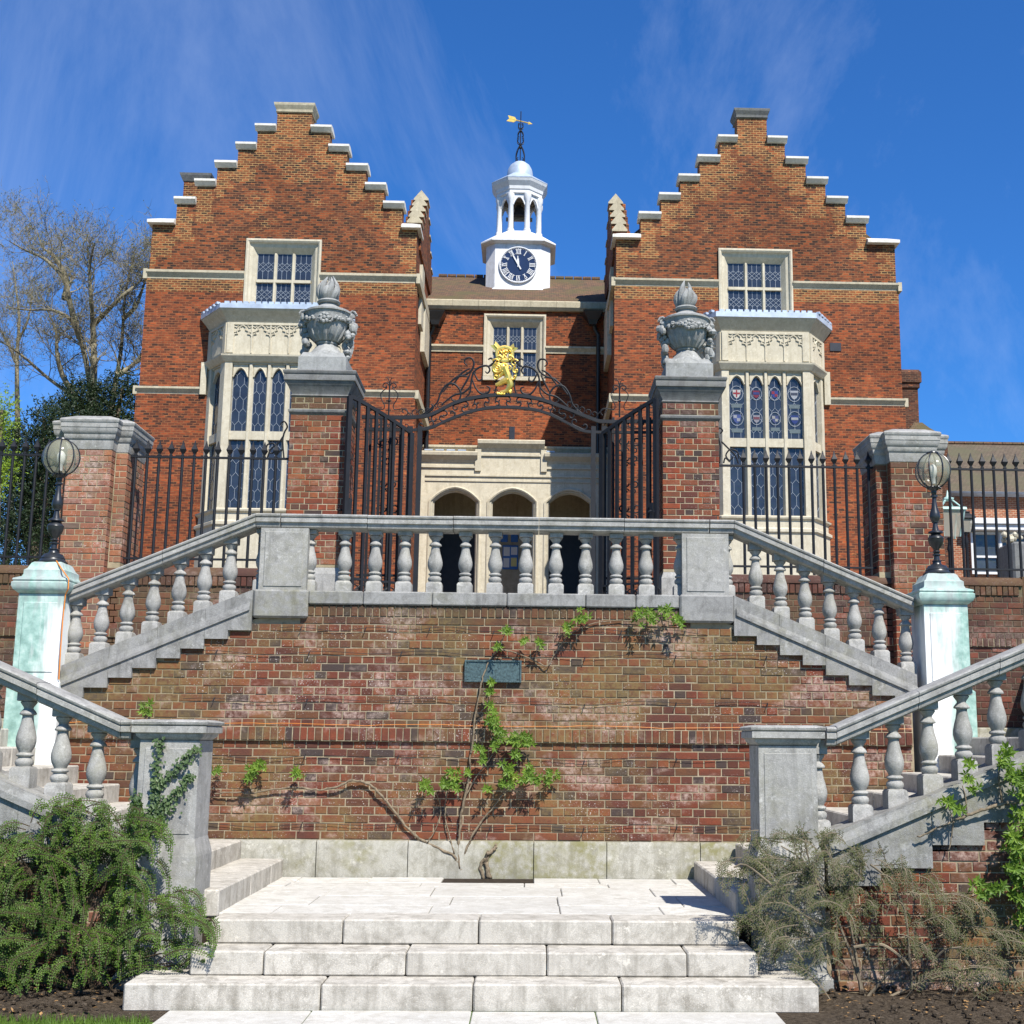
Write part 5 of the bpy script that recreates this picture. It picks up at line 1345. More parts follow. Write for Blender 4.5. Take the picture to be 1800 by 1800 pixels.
# rear chimney behind the left gable, and a vent plate on the right wing
(xa, za), (xb, zb_) = W(319, 385, 44), W(352, 320, 44)
xb = W(366, 320, 44)[0]
q = MB(); q.box(xa, xb, 44, 45.2, 15, zb_); ch = B(q, 'chimney', M['far_upper'])
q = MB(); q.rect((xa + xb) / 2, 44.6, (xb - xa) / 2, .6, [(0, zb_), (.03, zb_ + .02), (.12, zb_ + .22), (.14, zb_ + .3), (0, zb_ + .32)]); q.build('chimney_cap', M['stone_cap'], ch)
(xa, za), (xb, zb_) = W(1459, 617, YF - .06), W(1478, 603, YF - .06)
B(MB().box(xa, xb, YF - .075, YF - .05, za, zb_), 'vent_plate', M['pipe'])

# ---------------------------------------------------------------- centre range
YM = 42.2
xl, xr = WING[-1][1], WING[1][0]
zev0, zev1 = W(905, 546, YM)[1], W(905, 531, YM)[1]
cw0, cw1 = W(866, 660, YM)[0], W(943, 573, YM)[0]; cwc = (cw0 + cw1) / 2
z0w, z1w = W(905, 660, YM)[1], W(905, 573, YM)[1]; ztr = W(905, 615, YM)[1]
hole = stone_window(cwc, (cw1 - cw0) / 2 + .33, z0w, z1w, YM, ztr)
q = MB(); q.box(hole[0] - .0, hole[1], YM - .12, YM + .1, z0w - .2, z0w - .07); B(q, 'window_sill', M['stone_cream'])
ZPT = W(790, 812, 41.65)[1] - .3
slabwall(M['far'], 0, [(xl, xr, ZPT, zev0)], YM, YM + .5, hole)
zc = W(800, 608, YM)[1]
for a, b in ((xl, hole[0]), (hole[1], xr)): string_course(a, b, zc - .22, .26, YM, .14, ends=False)
for k in range(7):
    a = xl + (xr - xl) * k / 7; b = xl + (xr - xl) * (k + 1) / 7 - .006
    q = MB(); q.prism([(YM + .05, zev0 - .02), (YM - .12, zev0 - .02), (YM - .2, zev0 + .08), (YM - .22, zev1 - .04), (YM - .18, zev1), (YM + .3, zev1 + .02)], a, b, 'x'); B(q, 'eaves_stone', M['stone_buff'])
YRg = 47.0; zr = W(800, 487, YRg)[1]
q = MB(); q.add([(xl - .5, YM - .12, zev1 + .025), (xr + .5, YM - .12, zev1 + .025), (xr + .5, YRg, zr), (xl - .5, YRg, zr), (xl - .5, YRg + 4.2, zev1), (xr + .5, YRg + 4.2, zev1)], [(0, 1, 2, 3), (3, 2, 5, 4)]); B(q, 'roof', M['roof'])
q = MB()
for k in range(18):
    a = xl + (xr - xl) * k / 18; q.tube([(a, YRg, zr + .02), (a + (xr - xl) / 18 - .03, YRg, zr + .02)], .1, 8)
B(q, 'ridge_tile', M['roof'])
# lancet window, downpipes with hopper heads
(xa, za), (xb, zb_) = W(895, 778, YM - .02), W(905, 750, YM - .02)
B(MB().box(xa, xb, YM - .03, YM - .003, za, zb_), 'slit_window', M['pipe'])
for px, pxt in ((752, 768), (1051, 1042)):
    x_ = W(px, 700, YM - .15)[0]; zt = W(px, 575, YM - .15)[1]
    q = MB(); q.tube([(x_, YM - .15, 6), (x_, YM - .15, zt - .3), (x_ + (.12 if px < 900 else -.12), YM - .2, zt - .1), (x_ + (.15 if px < 900 else -.15), YM - .25, zt + .1)], .075, 10); dp = B(q, 'downpipe', M['pipe'], smooth=True)
    xh = x_ + (.2 if px < 900 else -.2)
    q = MB(); q.rect(xh, YM - .35, .12, .12, [(0, zt), (.05, zt + .15), (.2, zt + .4), (.22, zt + .45)]); q.build('hopper_head', M['pipe'], dp)
# ---------------------------------------------------------------- porch with three arches
YP = 41.65
def PP(px, py): return W(px, py, YP)
zg = 5.3
xl2, xr2 = WING[-1][1] + .02, WING[1][0] - .02
arches = [(757, 842, 881, 858), (860, 942, 882, 860), (960, 1043, 884, 862)]
ztop_s = PP(790, 812)[1]; ztop_c = PP(895, 792)[1]
xc0, xc1 = PP(846, 800)[0], PP(951, 800)[0]
poly = [(xl2, zg)]
AR = []
for a, b, ys, ya in arches:
    x0, x1 = PP(a, ys)[0], PP(b, ys)[0]; zs_ = PP((a + b) / 2, ys)[1]; rise = PP((a + b) / 2, ya)[1] - zs_; AR.append((x0, x1, zs_, rise))
    poly += [(x0, zg)] + arch_pts(x0, x1, zs_, rise, 8) + [(x1, zg)]
poly += [(xr2, zg), (xr2, ztop_s), (xc1, ztop_s), (xc1, ztop_c), (xc0, ztop_c), (xc0, ztop_s), (xl2, ztop_s)]
q = MB(); q.prism(poly, YP, YP + .55); porch = B(q, 'porch', M['stone_cream'])
for x0, x1, zs_, rise in AR:
    for o_, r_, y_ in ((.03, .05, YP - .01), (-.03, .05, YP + .06), (-.07, .05, YP + .15)):
        ap = arch_pts(x0 - o_, x1 + o_, zs_, rise + o_, 8)
        q = MB(); q.tube([(ap[0][0], y_, zg + .8)] + [(p[0], y_, p[1]) for p in ap] + [(ap[-1][0], y_, zg + .8)], r_, 6); q.build('arch_moulding', M['stone_cream'], porch, smooth=True)
for x0, x1, zt in ((xl2, xc0 - .12, ztop_s), (xc0 - .12, xc1 + .12, ztop_c), (xc1 + .12, xr2, ztop_s)):
    q = MB(); q.prism([(YP + .5, zt), (YP - .02, zt), (YP - .05, zt + .06), (YP - .2, zt + .2), (YP - .22, zt + .3), (YP - .16, zt + .34), (YP + .5, zt + .36)], x0, x1, 'x'); q.build('parapet_coping', M['stone_cream'], porch)
    q = MB(); q.box(x0, x1, YP - .06, YP + .02, zt - .2, zt - .13); q.build('moulding', M['stone_cream'], porch)
for x_ in (xc0 - .1, xc1 + .1):
    q = MB(); q.box(x_ - .1, x_ + .1, YP - .07, YP + .5, ztop_s - .3, ztop_c + .02); q.build('parapet_step', M['stone_cream'], porch)
for py, d_ in ((836, .05), (845, .035)):
    zz = PP(800, py)[1]; q = MB(); q.box(xl2 + .15, xr2 - .15, YP - d_, YP + .02, zz - .02, zz + .03); q.build('moulding', M['stone_cream'], porch)
q = MB(); q.add([(xl2, YP + .5, ztop_s - .1), (xr2, YP + .5, ztop_s - .1), (xr2, YM + .1, ztop_s + .35), (xl2, YM + .1, ztop_s + .35)], [(0, 1, 2, 3)]); q.build('porch_roof', M['lead'], porch)
zz = PP(700, 790)[1]
for a, b in ((xl, xc0), (xc1, xr)): string_course(a, b, W(790, 797, YM)[1], .3, YM, .12, ends=False)
q = MB()
for k in range(12):
    a, b = ((xl2 + .1 + .37 * k), (xl2 + .1 + .37 * k + .28))
    if xc0 - .15 < b and a < xc1 + .15 or b > xr2: continue
    q.cbox(a, b, YP - .15, YP + .1, ztop_s + .35, ztop_s + .4, .008)
q.build('lead_roll', M['lead'], porch)
YI = 44.6
q = MB(); q.box(xl2, xr2, YM + .02, YI + .2, ztop_s - .28, ztop_s - .1); q.build('porch_ceiling', M['stone_buff'], porch)
# inside: pale back wall, dark doorways, blue door leaves and a notice board
q = MB(); q.box(xl2, xr2, YI, YI + .3, zg, ztop_s); q.build('porch_back_wall', M['stone_buff'], porch)
q = MB(); q.box(xl2, xr2, YP + .5, YI, zg - .1, zg + .02); q.build('porch_floor', M['stone_flag'], porch)
for i in (0, 2):
    x0, x1, zs_, rise = AR[i]; q = MB(); q.box(x0 + .05, x1 + .1, YI - .03, YI - .002, zg + .02, zs_ - .35); q.build('dark_doorway', M['dark_door'], porch)
for a, b in ((880, 893), (898, 911)):
    (x0, z0), (x1, z1) = W(a, 953, YI), W(b, 925, YI); q = MB(); q.cbox(x0, x1, YI - .04, YI - .002, z0, z1, .01); q.build('door_panel', M['blue'], porch)
(x0, z0), (x1, z1) = W(883, 1001, YI), W(911, 959, YI)
nb = thing('notice_board', 'blue notice board with four sheets on the back wall of the middle arch', 'notice board', ((x0 + x1) / 2, YI - .05, z0))
MB().cbox(x0, x1, YI - .07, YI - .002, z0, z1, .01).build('board', M['blue'], nb)
wd, ht = x1 - x0, z1 - z0
for a, b, c_, d, mt in ((.06, .46, .55, .92, 'paper'), (.54, .94, .6, .92, 'paper'), (.06, .44, .08, .46, 'paper'), (.54, .92, .12, .48, 'paper_y')):
    MB().box(x0 + wd * a, x0 + wd * b, YI - .075, YI - .0705, z0 + ht * c_, z0 + ht * d).build('sheet', M[mt], nb)

# ---------------------------------------------------------------- clock turret
YT = 45.7
def TP(px, py, Y): return W(px, py, Y)
xcT = (TP(870, 470, 44.6)[0] + TP(951, 470, 44.6)[0]) / 2
fw = (TP(951, 470, 44.6)[0] - TP(870, 470, 44.6)[0]) / 2; hwT = fw + .34
def cplan(o, z, k=1.0):
    h = (hwT + o) * k; c_ = (fw + o * .55) * k
    return [(xcT - c_, YT - h, z), (xcT + c_, YT - h, z), (xcT + h, YT - c_, z), (xcT + h, YT + c_, z), (xcT + c_, YT + h, z), (xcT - c_, YT + h, z), (xcT - h, YT + c_, z), (xcT - h, YT - c_, z)]
def oct_(r, z): return [(xcT + r * math.cos(math.pi / 8 + k * math.pi / 4 - math.pi / 2 - math.pi / 4), YT + r * math.sin(math.pi / 8 + k * math.pi / 4 - math.pi / 2 - math.pi / 4), z) for k in range(8)]
YTf = YT - hwT
zt0, zt1 = TP(912, 508, YTf)[1], TP(912, 428, YTf)[1]
q = MB(); q.loft([cplan(0, z) for z in (zt0 - 1.6, zt1)]); tur = B(q, 'clock_turret', M['white'])
q = MB(); q.loft([cplan(o, z) for o, z in ((.02, zt0 - .35), (.28, zt0 - .32), (.28, zt0 - .2), (.04, zt0 + .02), (.0, zt0 + .02))]); q.build('base_flashing', M['white'], tur)
zlan = TP(912, 408, YT - .75)[1]
rl = (TP(952, 380, YT)[0] - TP(874, 380, YT)[0]) / 2 / math.cos(math.pi / 8) * .98
q = MB(); q.loft([cplan(.0, zt1 - .02), cplan(.1, zt1), cplan(.2, zt1 + .05), cplan(.2, zt1 + .1)] + [oct_(rl + .06, zlan)]); q.build('skirt_roof', M['white'], tur)
zc0, zc1, zc2 = TP(912, 342, YT - .7)[1], TP(912, 314, YT - .9)[1], TP(912, 309, YT - .5)[1]
q = MB(); q.loft([oct_(r_, z) for r_, z in ((rl - .02, zc0 - .0), (rl + .03, zc0 + .02), (rl + .03, zc0 + .14), (rl + .06, zc0 + .16), (rl + .08, zc0 + .28), (rl + .2, zc1 - .1), (rl + .24, zc1))]); q.build('cornice', M['white'], tur)
q = MB(); q.loft([oct_(r_, z) for r_, z in ((rl + .245, zc1 + .001), (rl + .25, zc1 + .03), (.56, zc2 + .12))]); q.build('cornice_lead', M['lead'], tur)
zd = TP(912, 285, YT)[1]; rd = .5
q = MB(); hd = zd - zc2 - .1
q.lathe(xcT, YT, [(rd, 0), (rd * 1.0, hd * .25), (rd * .93, hd * .5), (rd * .75, hd * .75), (rd * .45, hd * .93), (rd * .12, hd)], 24, cz=zc2 + .1); q.build('dome', M['lead'], tur, smooth=True)
for k in range(8):
    p = oct_(rl - .09, 0)[k]; q = MB(); q.lathe(p[0], p[1], [(.14, zlan - .02), (.14, zlan + .1), (.105, zlan + .13), (.095, zc0 - .3), (.12, zc0 - .26), (.12, zc0 - .22), (.15, zc0 - .16), (.15, zc0)], 10); q.build('column', M['white'], tur, smooth=True)
    a, b = oct_(rl - .1, 0)[k], oct_(rl - .1, 0)[(k + 1) % 8]; L = math.hypot(b[0] - a[0], b[1] - a[1])
    MM = Matrix.Translation((a[0], a[1], 0)) @ Matrix.Rotation(math.atan2(b[1] - a[1], b[0] - a[0]), 4, 'Z')
    ap = arch_pts(.1, L - .1, zc0 - .42, .3, 5); q = MB(MM)
    q.prism([(.05, zc0 + .01), (.05, zc0 - .44)] + ap[:6] + [(L / 2, zc0 + .01)], -.05, .05); q.prism([(L / 2, zc0 + .01)] + ap[5:] + [(L - .05, zc0 - .44), (L - .05, zc0 + .01)], -.05, .05); q.build('arch', M['white'], tur)
# bell frame and bell
q = MB(); q.box(xcT - .5, xcT + .5, YT - .06, YT + .06, zlan + .75, zlan + .87); q.box(xcT - .42, xcT - .34, YT - .05, YT + .05, zlan, zlan + .75); q.box(xcT + .34, xcT + .42, YT - .05, YT + .05, zlan, zlan + .75); q.build('bell_frame', M['bark'], tur)
q = MB(); q.lathe(xcT, YT, [(.3, 0), (.28, .05), (.2, .2), (.17, .36), (.1, .45), (.03, .5)], 16, cz=zlan + .9); q.build('bell', M['iron_grey'], tur, smooth=True)
q = MB(); q.box(xcT - .5, xcT + .5, YT - .03, YT + .03, zc0 - .12, zc0); q.lathe(xcT, YT, [(rl - .15, zc0 - .02), (rl - .15, zc0 + .05)], 8, ph=math.pi / 8); q.build('lantern_ceiling', M['bark'], tur)
# clock
dc = TP(911, 466, YTf - .03); dr = (TP(943.5, 466, YTf)[0] - TP(878.5, 466, YTf)[0]) / 2
xd, zdc = dc; yd = YTf - .05
def disc(r, y0, y1, n=40): 
    q = MB(); q.loft([[(xd + r * math.cos(2 * math.pi * k / n), y, zdc + r * math.sin(2 * math.pi * k / n)) for k in range(n)] for y in (y1, y0)]); return q
dial = disc(dr, yd, YTf + .01).build('clock_dial', M['dial'], tur)
q = MB(); q.tube([(xd + dr * math.cos(2 * math.pi * k / 48), yd - .01, zdc + dr * math.sin(2 * math.pi * k / 48)) for k in range(49)], .028, 6, False); q.build('dial_rim', M['white'], tur, smooth=True)
num = ['XII', 'I', 'II', 'III', 'IIII', 'V', 'VI', 'VII', 'VIII', 'IX', 'X', 'XI']
for h in range(12):
    a = math.radians(30 * h); ur = Vector((math.sin(a), 0, math.cos(a))); ut = Vector((math.cos(a), 0, -math.sin(a))); q = MB()
    c_ = Vector((xd, yd - .006, zdc)); ri, ro = dr * .62, dr * .88; t = num[h]; wch = {'I': .055, 'V': .10, 'X': .10}; sc_ = dr / .72
    tot = sum(wch[k] for k in t) * sc_; u = -tot / 2
    for k in t:
        w_ = wch[k] * sc_; m0, m1 = u, u + w_; mid = (m0 + m1) / 2; th = .026 * sc_
        if k == 'I': q.strip(c_ + ur * ri + ut * mid, c_ + ur * ro + ut * mid, th, .012)
        elif k == 'V': q.strip(c_ + ur * ri + ut * mid, c_ + ur * ro + ut * (m0 + .01), th, .012); q.strip(c_ + ur * ri + ut * mid, c_ + ur * ro + ut * (m1 - .01), th * .6, .011)
        else: q.strip(c_ + ur * ri + ut * (m1 - .01), c_ + ur * ro + ut * (m0 + .01), th, .012); q.strip(c_ + ur * ri + ut * (m0 + .01), c_ + ur * ro + ut * (m1 - .01), th * .6, .011)
        u = m1
    q.strip(c_ + ur * ri - ut * tot * .55, c_ + ur * ri + ut * tot * .55, .014, .01); q.strip(c_ + ur * ro - ut * tot * .55, c_ + ur * ro + ut * tot * .55, .014, .01)
    q.build('numeral', M['white'], tur)
q = MB()
for k in range(60):
    a = math.radians(6 * k); ur = Vector((math.sin(a), 0, math.cos(a))); c_ = Vector((xd, yd - .005, zdc)); q.strip(c_ + ur * dr * .92, c_ + ur * dr * .975, .03 if k % 5 == 0 else .018, .008)
q.build('minute_track', M['white'], tur)
for ang, ln, wd, tl, nm in ((-29, .86, .05, .3, 'minute_hand'), (-4, .5, .075, .12, 'hour_hand')):
    a = math.radians(ang); ur = Vector((math.sin(a), 0, math.cos(a))); c_ = Vector((xd, yd - (.035 if nm[0] == 'm' else .022), zdc))
    q = MB(); q.strip(c_ - ur * dr * tl, c_ + ur * dr * ln * .7, wd, .01); q.strip(c_ + ur * dr * ln * .68, c_ + ur * dr * ln, wd * .45, .01); q.build(nm, M['white'], tur)
# wrought finial and gilded arrow vane
zf0, zf1 = zd - .05, TP(916, 196, YT)[1]; xf_ = xcT
q = MB(); q.tube([(xf_, YT, zf0), (xf_, YT, zf1)], .022, 6); hh = zf1 - zf0
q.ball((xf_, YT, zf0 + hh * .62), .06, 8, 5); q.ball((xf_, YT, zf0 + hh * .3), .06, 8, 5)
vane = q.build('vane_rod', M['iron'], tur, smooth=True)
for k in range(4):
    a = math.pi / 4 + k * math.pi / 2; ca, sa = math.cos(a), math.sin(a)
    for pl in ([(.17, 0), (.19, .1), (.14, .22), (.05, .32), (.03, .36)], [(.05, .0), (.12, .02), (.14, .07), (.09, .09)], [(.03, .36), (.12, .40), (.13, .46), (.07, .47)], [(.03, .62), (.1, .57), (.12, .51), (.06, .5)], [(.02, .66), (.09, .68), (.1, .74), (.05, .76)]):
        q = MB(); q.tube([(xf_ + r_ * 1.25 * ca, YT + r_ * 1.25 * sa, zf0 + hh * z_) for r_, z_ in smooth2(pl, 3)], .017, 5); q.build('finial_scroll', M['iron'], tur, smooth=True)
(ax_, az_), (bx_, bz_) = TP(897, 209, YT), TP(936, 218, YT)
A, Bv = Vector((ax_, YT, az_)), Vector((bx_, YT, bz_)); d = (Bv - A).normalized(); n_ = Vector((-d.z, 0, d.x))
q = MB(); q.tube([A, Bv - d * .1], .022, 6)
for e in (-.012, .012):
    of = Vector((0, e, 0))
q.prism([((A - d * .12 + n_ * .12).x, (A - d * .12 + n_ * .12).z), ((A + d * .16 + n_ * .11).x, (A + d * .16 + n_ * .11).z), ((A + d * .26).x, (A + d * .26).z), ((A + d * .16 - n_ * .11).x, (A + d * .16 - n_ * .11).z), ((A - d * .12 - n_ * .12).x, (A - d * .12 - n_ * .12).z), ((A - d * .04).x, (A - d * .04).z)], YT - .015, YT + .015)
q.prism([((Bv).x, Bv.z), ((Bv - d * .16 + n_ * .06).x, (Bv - d * .16 + n_ * .06).z), ((Bv - d * .16 - n_ * .06).x, (Bv - d * .16 - n_ * .06).z)], YT - .014, YT + .014)
q.build('arrow_vane', M['gold'], tur)

# ---------------------------------------------------------------- right-hand neighbours
cy = 46.0
(xa, zt), (xb, _) = W(1584, 650, cy), W(1612, 650, cy)
q = MB(); q.box(xa, xb, cy, cy + 1.3, 8, zt - .1); chs = q.solo('chimney_stack', M['far_dark'], 'tall dark brick chimney stack behind the right wing', 'chimney', org=((xa + xb) / 2, cy, 5.5))
ORG[chs.name] = Vector(((xa + xb) / 2, cy, 5.5))
xm, hx_ = (xa + xb) / 2, (xb - xa) / 2
q = MB(); q.rect(xm, cy + .65, hx_, .65, [(.0, zt - .75), (.06, zt - .7), (.06, zt - .55), (.12, zt - .5), (.12, zt - .12), (.05, zt), (0, zt)]); q.build('corbelled_head', M['far_dark'], chs)
zs_ = W(1600, 768, cy)[1]
q = MB(); q.rect(xm + .25, cy + .5, hx_ + .1, .8, [(-.25, zs_ + .55), (-.05, zs_ + .3), (.25, zs_), (.27, zs_ - .12), (.05, zs_ - .2)]); q.build('tiled_shoulder', M['roof'], chs)
q = MB(); q.box(xm - hx_ - .3, xm + hx_ + .9, cy - .4, cy + 1.5, 5.5, zs_ - .2); q.build('chimney_base', M['far_dark'], chs)
YH = 48.0
hs = thing('brick_house', 'low red brick house with brown tiled roof and white windows on the far right', 'house', (20, YH, 5.4))
zev, zri = W(1730, 868, YH)[1], W(1730, 781, YH + 5)[1]
x0h, x1h = W(1622, 900, YH)[0], 34.0
MB().box(x0h, x1h, YH, YH + 10, 5.2, zev).build('wall', M['far_plain'], hs)
q = MB(); q.add([(x0h - .3, YH - .35, zev - .05), (x1h, YH - .35, zev - .05), (x1h, YH + 5, zri), (x0h - .3, YH + 5, zri), (x1h, YH + 10.3, zev), (x0h - .3, YH + 10.3, zev)], [(0, 1, 2, 3), (3, 2, 4, 5)]); rf = q.build('roof', M['roof_brown'], hs)
q = MB()
for k in range(40): a = x0h - .3 + .42 * k; q.tube([(a, YH + 5, zri + .02), (a + .4, YH + 5, zri + .02)], .1, 6)
q.build('ridge_tile', M['roof'], rf)
MB().prism([(YH - .02, zev - .12), (YH - .4, zev - .06), (YH - .45, zev + .0), (YH - .36, zev + .02)], x0h - .3, x1h, 'x').build('gutter', M['lead'], hs)
z0, z1 = W(1730, 935, YH)[1], W(1730, 915, YH)[1]
xw0 = W(1698, 930, YH)[0]
q = MB(); q.cbox(xw0, x1h - 1, YH - .5, YH - .002, z0, z0 + .22, .02); q.cbox(xw0 - .1, x1h - 1, YH - .6, YH - .01, z0 + .22, z1, .02); q.build('shopfront_cornice', M['white'], hs)
zlo_, zmid = W(1730, 1010, YH)[1], W(1730, 981, YH)[1]
for k in range(7):
    a = xw0 + .12 + 1.12 * k
    f_ = MB(); ring(f_, a, a + 1.1, zlo_, z0 - .02, [(0, YH - .02), (0, YH - .14), (.09, YH - .14), (.1, YH - .04)]); f_.box(a + .1, a + 1.0, YH - .12, YH - .03, zmid, zmid + .08); wn_ = f_.build('window', M['white'], hs)
    MB().add([(a + .09, YH - .045, zlo_), (a + 1.01, YH - .045, zlo_), (a + 1.01, YH - .045, z0), (a + .09, YH - .045, z0)], [(0, 1, 2, 3)]).build('pane', M['glass_house'], wn_)
q = MB(); xg = W(1783, 1000, 30)[0]
gp_ = thing('stone_gate_block', 'dark stone block with a carved pale top by the right edge', 'stone block', (xg + 1, 30, 4.4))
(xa, za), (xb, zb_) = W(1782, 1000, 30), W(1830, 945, 30)
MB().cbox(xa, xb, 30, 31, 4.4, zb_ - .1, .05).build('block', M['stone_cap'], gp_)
q = MB(); rr = random.Random(4)
for k in range(30): q.ball((rr.uniform(xa - .12, xb), 30.2 + rr.uniform(-.1, .3), zb_ - .06 + rr.uniform(0, .16)), rr.uniform(.04, .09), 6, 4)
q.build('carved_top', M['stone_cream'], gp_, smooth=True)
def lantern(px, ytop, ybot, Y, mat, label, gz):
    x_, zt = W(px, ytop, Y); zb2 = W(px, ybot, Y)[1]; h = zt - zb2
    o = thing('street_lantern', label, 'street lamp', (x_, Y, gz), 'lanterns in the forecourt')
    hd = h * .55; w0, w1 = h * .17, h * .26
    q = MB(); q.lathe(x_, Y, [(.07, gz - .05), (.07, gz + .15), (.045, gz + .25), (.04, zb2 - .3), (.06, zb2 - .25), (.03, zb2 - .1), (.05, zb2)], 10); q.build('post', M['iron'], o, smooth=True)
    z1_ = zb2 + hd
    for a in range(4):
        ca, sa = math.cos(math.pi / 4 + a * math.pi / 2), math.sin(math.pi / 4 + a * math.pi / 2)
        q = MB(); q.tube([(x_ + w0 * 1.41 * ca, Y + w0 * 1.41 * sa, zb2), (x_ + w1 * 1.41 * ca, Y + w1 * 1.41 * sa, z1_), (x_ + .05 * ca, Y + .05 * sa, z1_ + (zt - z1_) * .62)], .022, 5); q.build('frame_bar', mat, o)
        cb_, sb_ = math.cos(a * math.pi / 2), math.sin(a * math.pi / 2)
        P_ = [(x_ + w0 * (cb_ - sb_), Y + w0 * (sb_ + cb_), zb2), (x_ + w0 * (cb_ + sb_), Y + w0 * (sb_ - cb_), zb2), (x_ + w1 * (cb_ + sb_), Y + w1 * (sb_ - cb_), z1_), (x_ + w1 * (cb_ - sb_), Y + w1 * (sb_ + cb_), z1_)]
        q = MB(); q.add(P_, [(0, 1, 2, 3)]); q.build('pane', M['lanternglass'], o)
    q = MB(); q.rect(x_, Y, w1, w1, [(.0, z1_ - .02), (.04, z1_), (.03, z1_ + .05), (-.0, z1_ + .06)]); q.build('eaves_ring', mat, o)
    q = MB(); q.rect(x_, Y, .05, .05, [(0, z1_ + (zt - z1_) * .5), (.05, z1_ + (zt - z1_) * .55), (.05, z1_ + (zt - z1_) * .62), (-.02, z1_ + (zt - z1_) * .7), (-.045, zt)]); q.build('vent_finial', mat, o)
    if mat is M['iron']:
        q = MB(); q.loft([[(x_ - k, Y - k, z), (x_ + k, Y - k, z), (x_ + k, Y + k, z), (x_ - k, Y + k, z)] for k, z in ((w1 * .98, z1_ + .061), (.06, z1_ + (zt - z1_) * .6))]); q.build('hood', mat, o)
lantern(1665, 862, 945, 26, M['verdigris'], 'pale green lantern with open frame behind the right railing', 4.1)
lantern(1696, 893, 936, 31, M['iron'], 'black hooded lantern just right of the pale green one', 4.75)
# ================================================================ vegetation
rv = random.Random(77)
def lq(mb, p, d, n, L, Wd, fold=.15):
    """one leaf: a folded rhombus at p pointing along d"""
    d = d.normalized(); s_ = d.cross(n)
    if s_.length < 1e-4: s_ = d.orthogonal()
    s_.normalize(); up = s_.cross(d)
    a = p; b = p + d * L * .45 + s_ * Wd / 2 + up * Wd * fold; c = p + d * L; e = p + d * L * .45 - s_ * Wd / 2 + up * Wd * fold
    mb.add([tuple(a), tuple(b), tuple(c), tuple(e)], [(0, 1, 2), (0, 2, 3)])
def rvec(r=rv): return Vector((r.gauss(0, 1), r.gauss(0, 1), r.gauss(0, 1))).normalized()
def in_poly(x, y, poly):
    c = False; j = len(poly) - 1
    for i in range(len(poly)):
        if (poly[i][1] > y) != (poly[j][1] > y) and x < (poly[j][0] - poly[i][0]) * (y - poly[i][1]) / (poly[j][1] - poly[i][1]) + poly[i][0]: c = not c
        j = i
    return c
def bez(p0, p1, p2, n): return [p0 * (1 - t) ** 2 + p1 * 2 * t * (1 - t) + p2 * t * t for t in [i / n for i in range(n + 1)]]

# ---------------------------------------------------------------- bare trees behind the left wing
def bare_tree(name, label, stems, Y, seed, r0, bud=True, dens=1.0, group=None):
    r = random.Random(seed); base = W(stems[0][0][0], stems[0][0][1], Y)
    o = thing(name, label, 'tree', (base[0], Y, 5.4), group)
    trunk, crown, buds = MB(), MB(), MB()
    b0 = Vector((base[0], Y, 5.3))
    trunk.tube([b0, Vector((base[0], Y, base[1])) * .6 + b0 * .4, Vector((base[0], Y, base[1] + .1))], [r0 * 1.5, r0 * 1.15, r0 * 1.05], 8)
    def sub(p, d, L, rad, lev):
        n = 4 if lev < 3 else 3; pts = [p]; q = p; dd = d.copy()
        for i in range(n):
            dd = (dd + rvec(r) * (.28 if lev < 3 else .34) + Vector((0, 0, .05))).normalized(); q = q + dd * L / n; pts.append(q)
        crown.tube(pts, [rad * (1 - .75 * i / n) for i in range(n + 1)], 4 if lev < 3 else 3, False)
        if lev < 4:
            k = {1: 6, 2: 4, 3: 3}[lev]
            for _ in range(int(k * dens + r.random())):
                i = r.randint(1, n); t = pts[i] if i < n else pts[n]
                side = rvec(r); nd = (dd * .55 + side * .75 + Vector((0, 0, .25))).normalized()
                sub(t, nd, L * r.uniform(.42, .72), max(rad * .5, .007), lev + 1)
        if bud and lev >= 3:
            for _ in range(1):
                if r.random() < .6: continue
                pp = pts[r.randint(1, n)]; lq(buds, pp, rvec(r) + Vector((0, 0, .4)), rvec(r), r.uniform(.06, .12), r.uniform(.025, .05))
    for si, st_ in enumerate(stems):
        k = len(st_); pts = []
        dyn = 0.0
        for i, (px, py) in enumerate(st_):
            dyn += r.gauss(0, .45) if i else (0 if si == 0 else r.gauss(0, .15)); x_, z_ = W(px, py, Y + dyn); pts.append((x_, Y + dyn, z_))
        sm = [Vector(p) for p in smooth2(pts, 3)]
        rr_ = r0 * (1.0 if si == 0 else r.uniform(.5, .75)); N = len(sm)
        trunk.tube(sm, [rr_ * (1 - .93 * i / (N - 1)) + .01 for i in range(N)], 7, False)
        for _ in range(int(11 * dens)):
            i = r.randint(int(N * .25), N - 1); dirn = (sm[min(i + 1, N - 1)] - sm[max(i - 1, 0)]).normalized()
            nd = (dirn * .6 + rvec(r) * .9 + Vector((0, 0, .35))).normalized()
            sub(sm[i], nd, r.uniform(1.0, 2.0), rr_ * .28 * (1.2 - i / N), 1)
    trunk.build('trunk', M['bark_tree'], o, smooth='all', fix=False)
    c = crown.build('crown', M['bark_tree'], o, fix=False)
    buds.build('buds', M['leaf_bud'], c, fix=False)
    return o
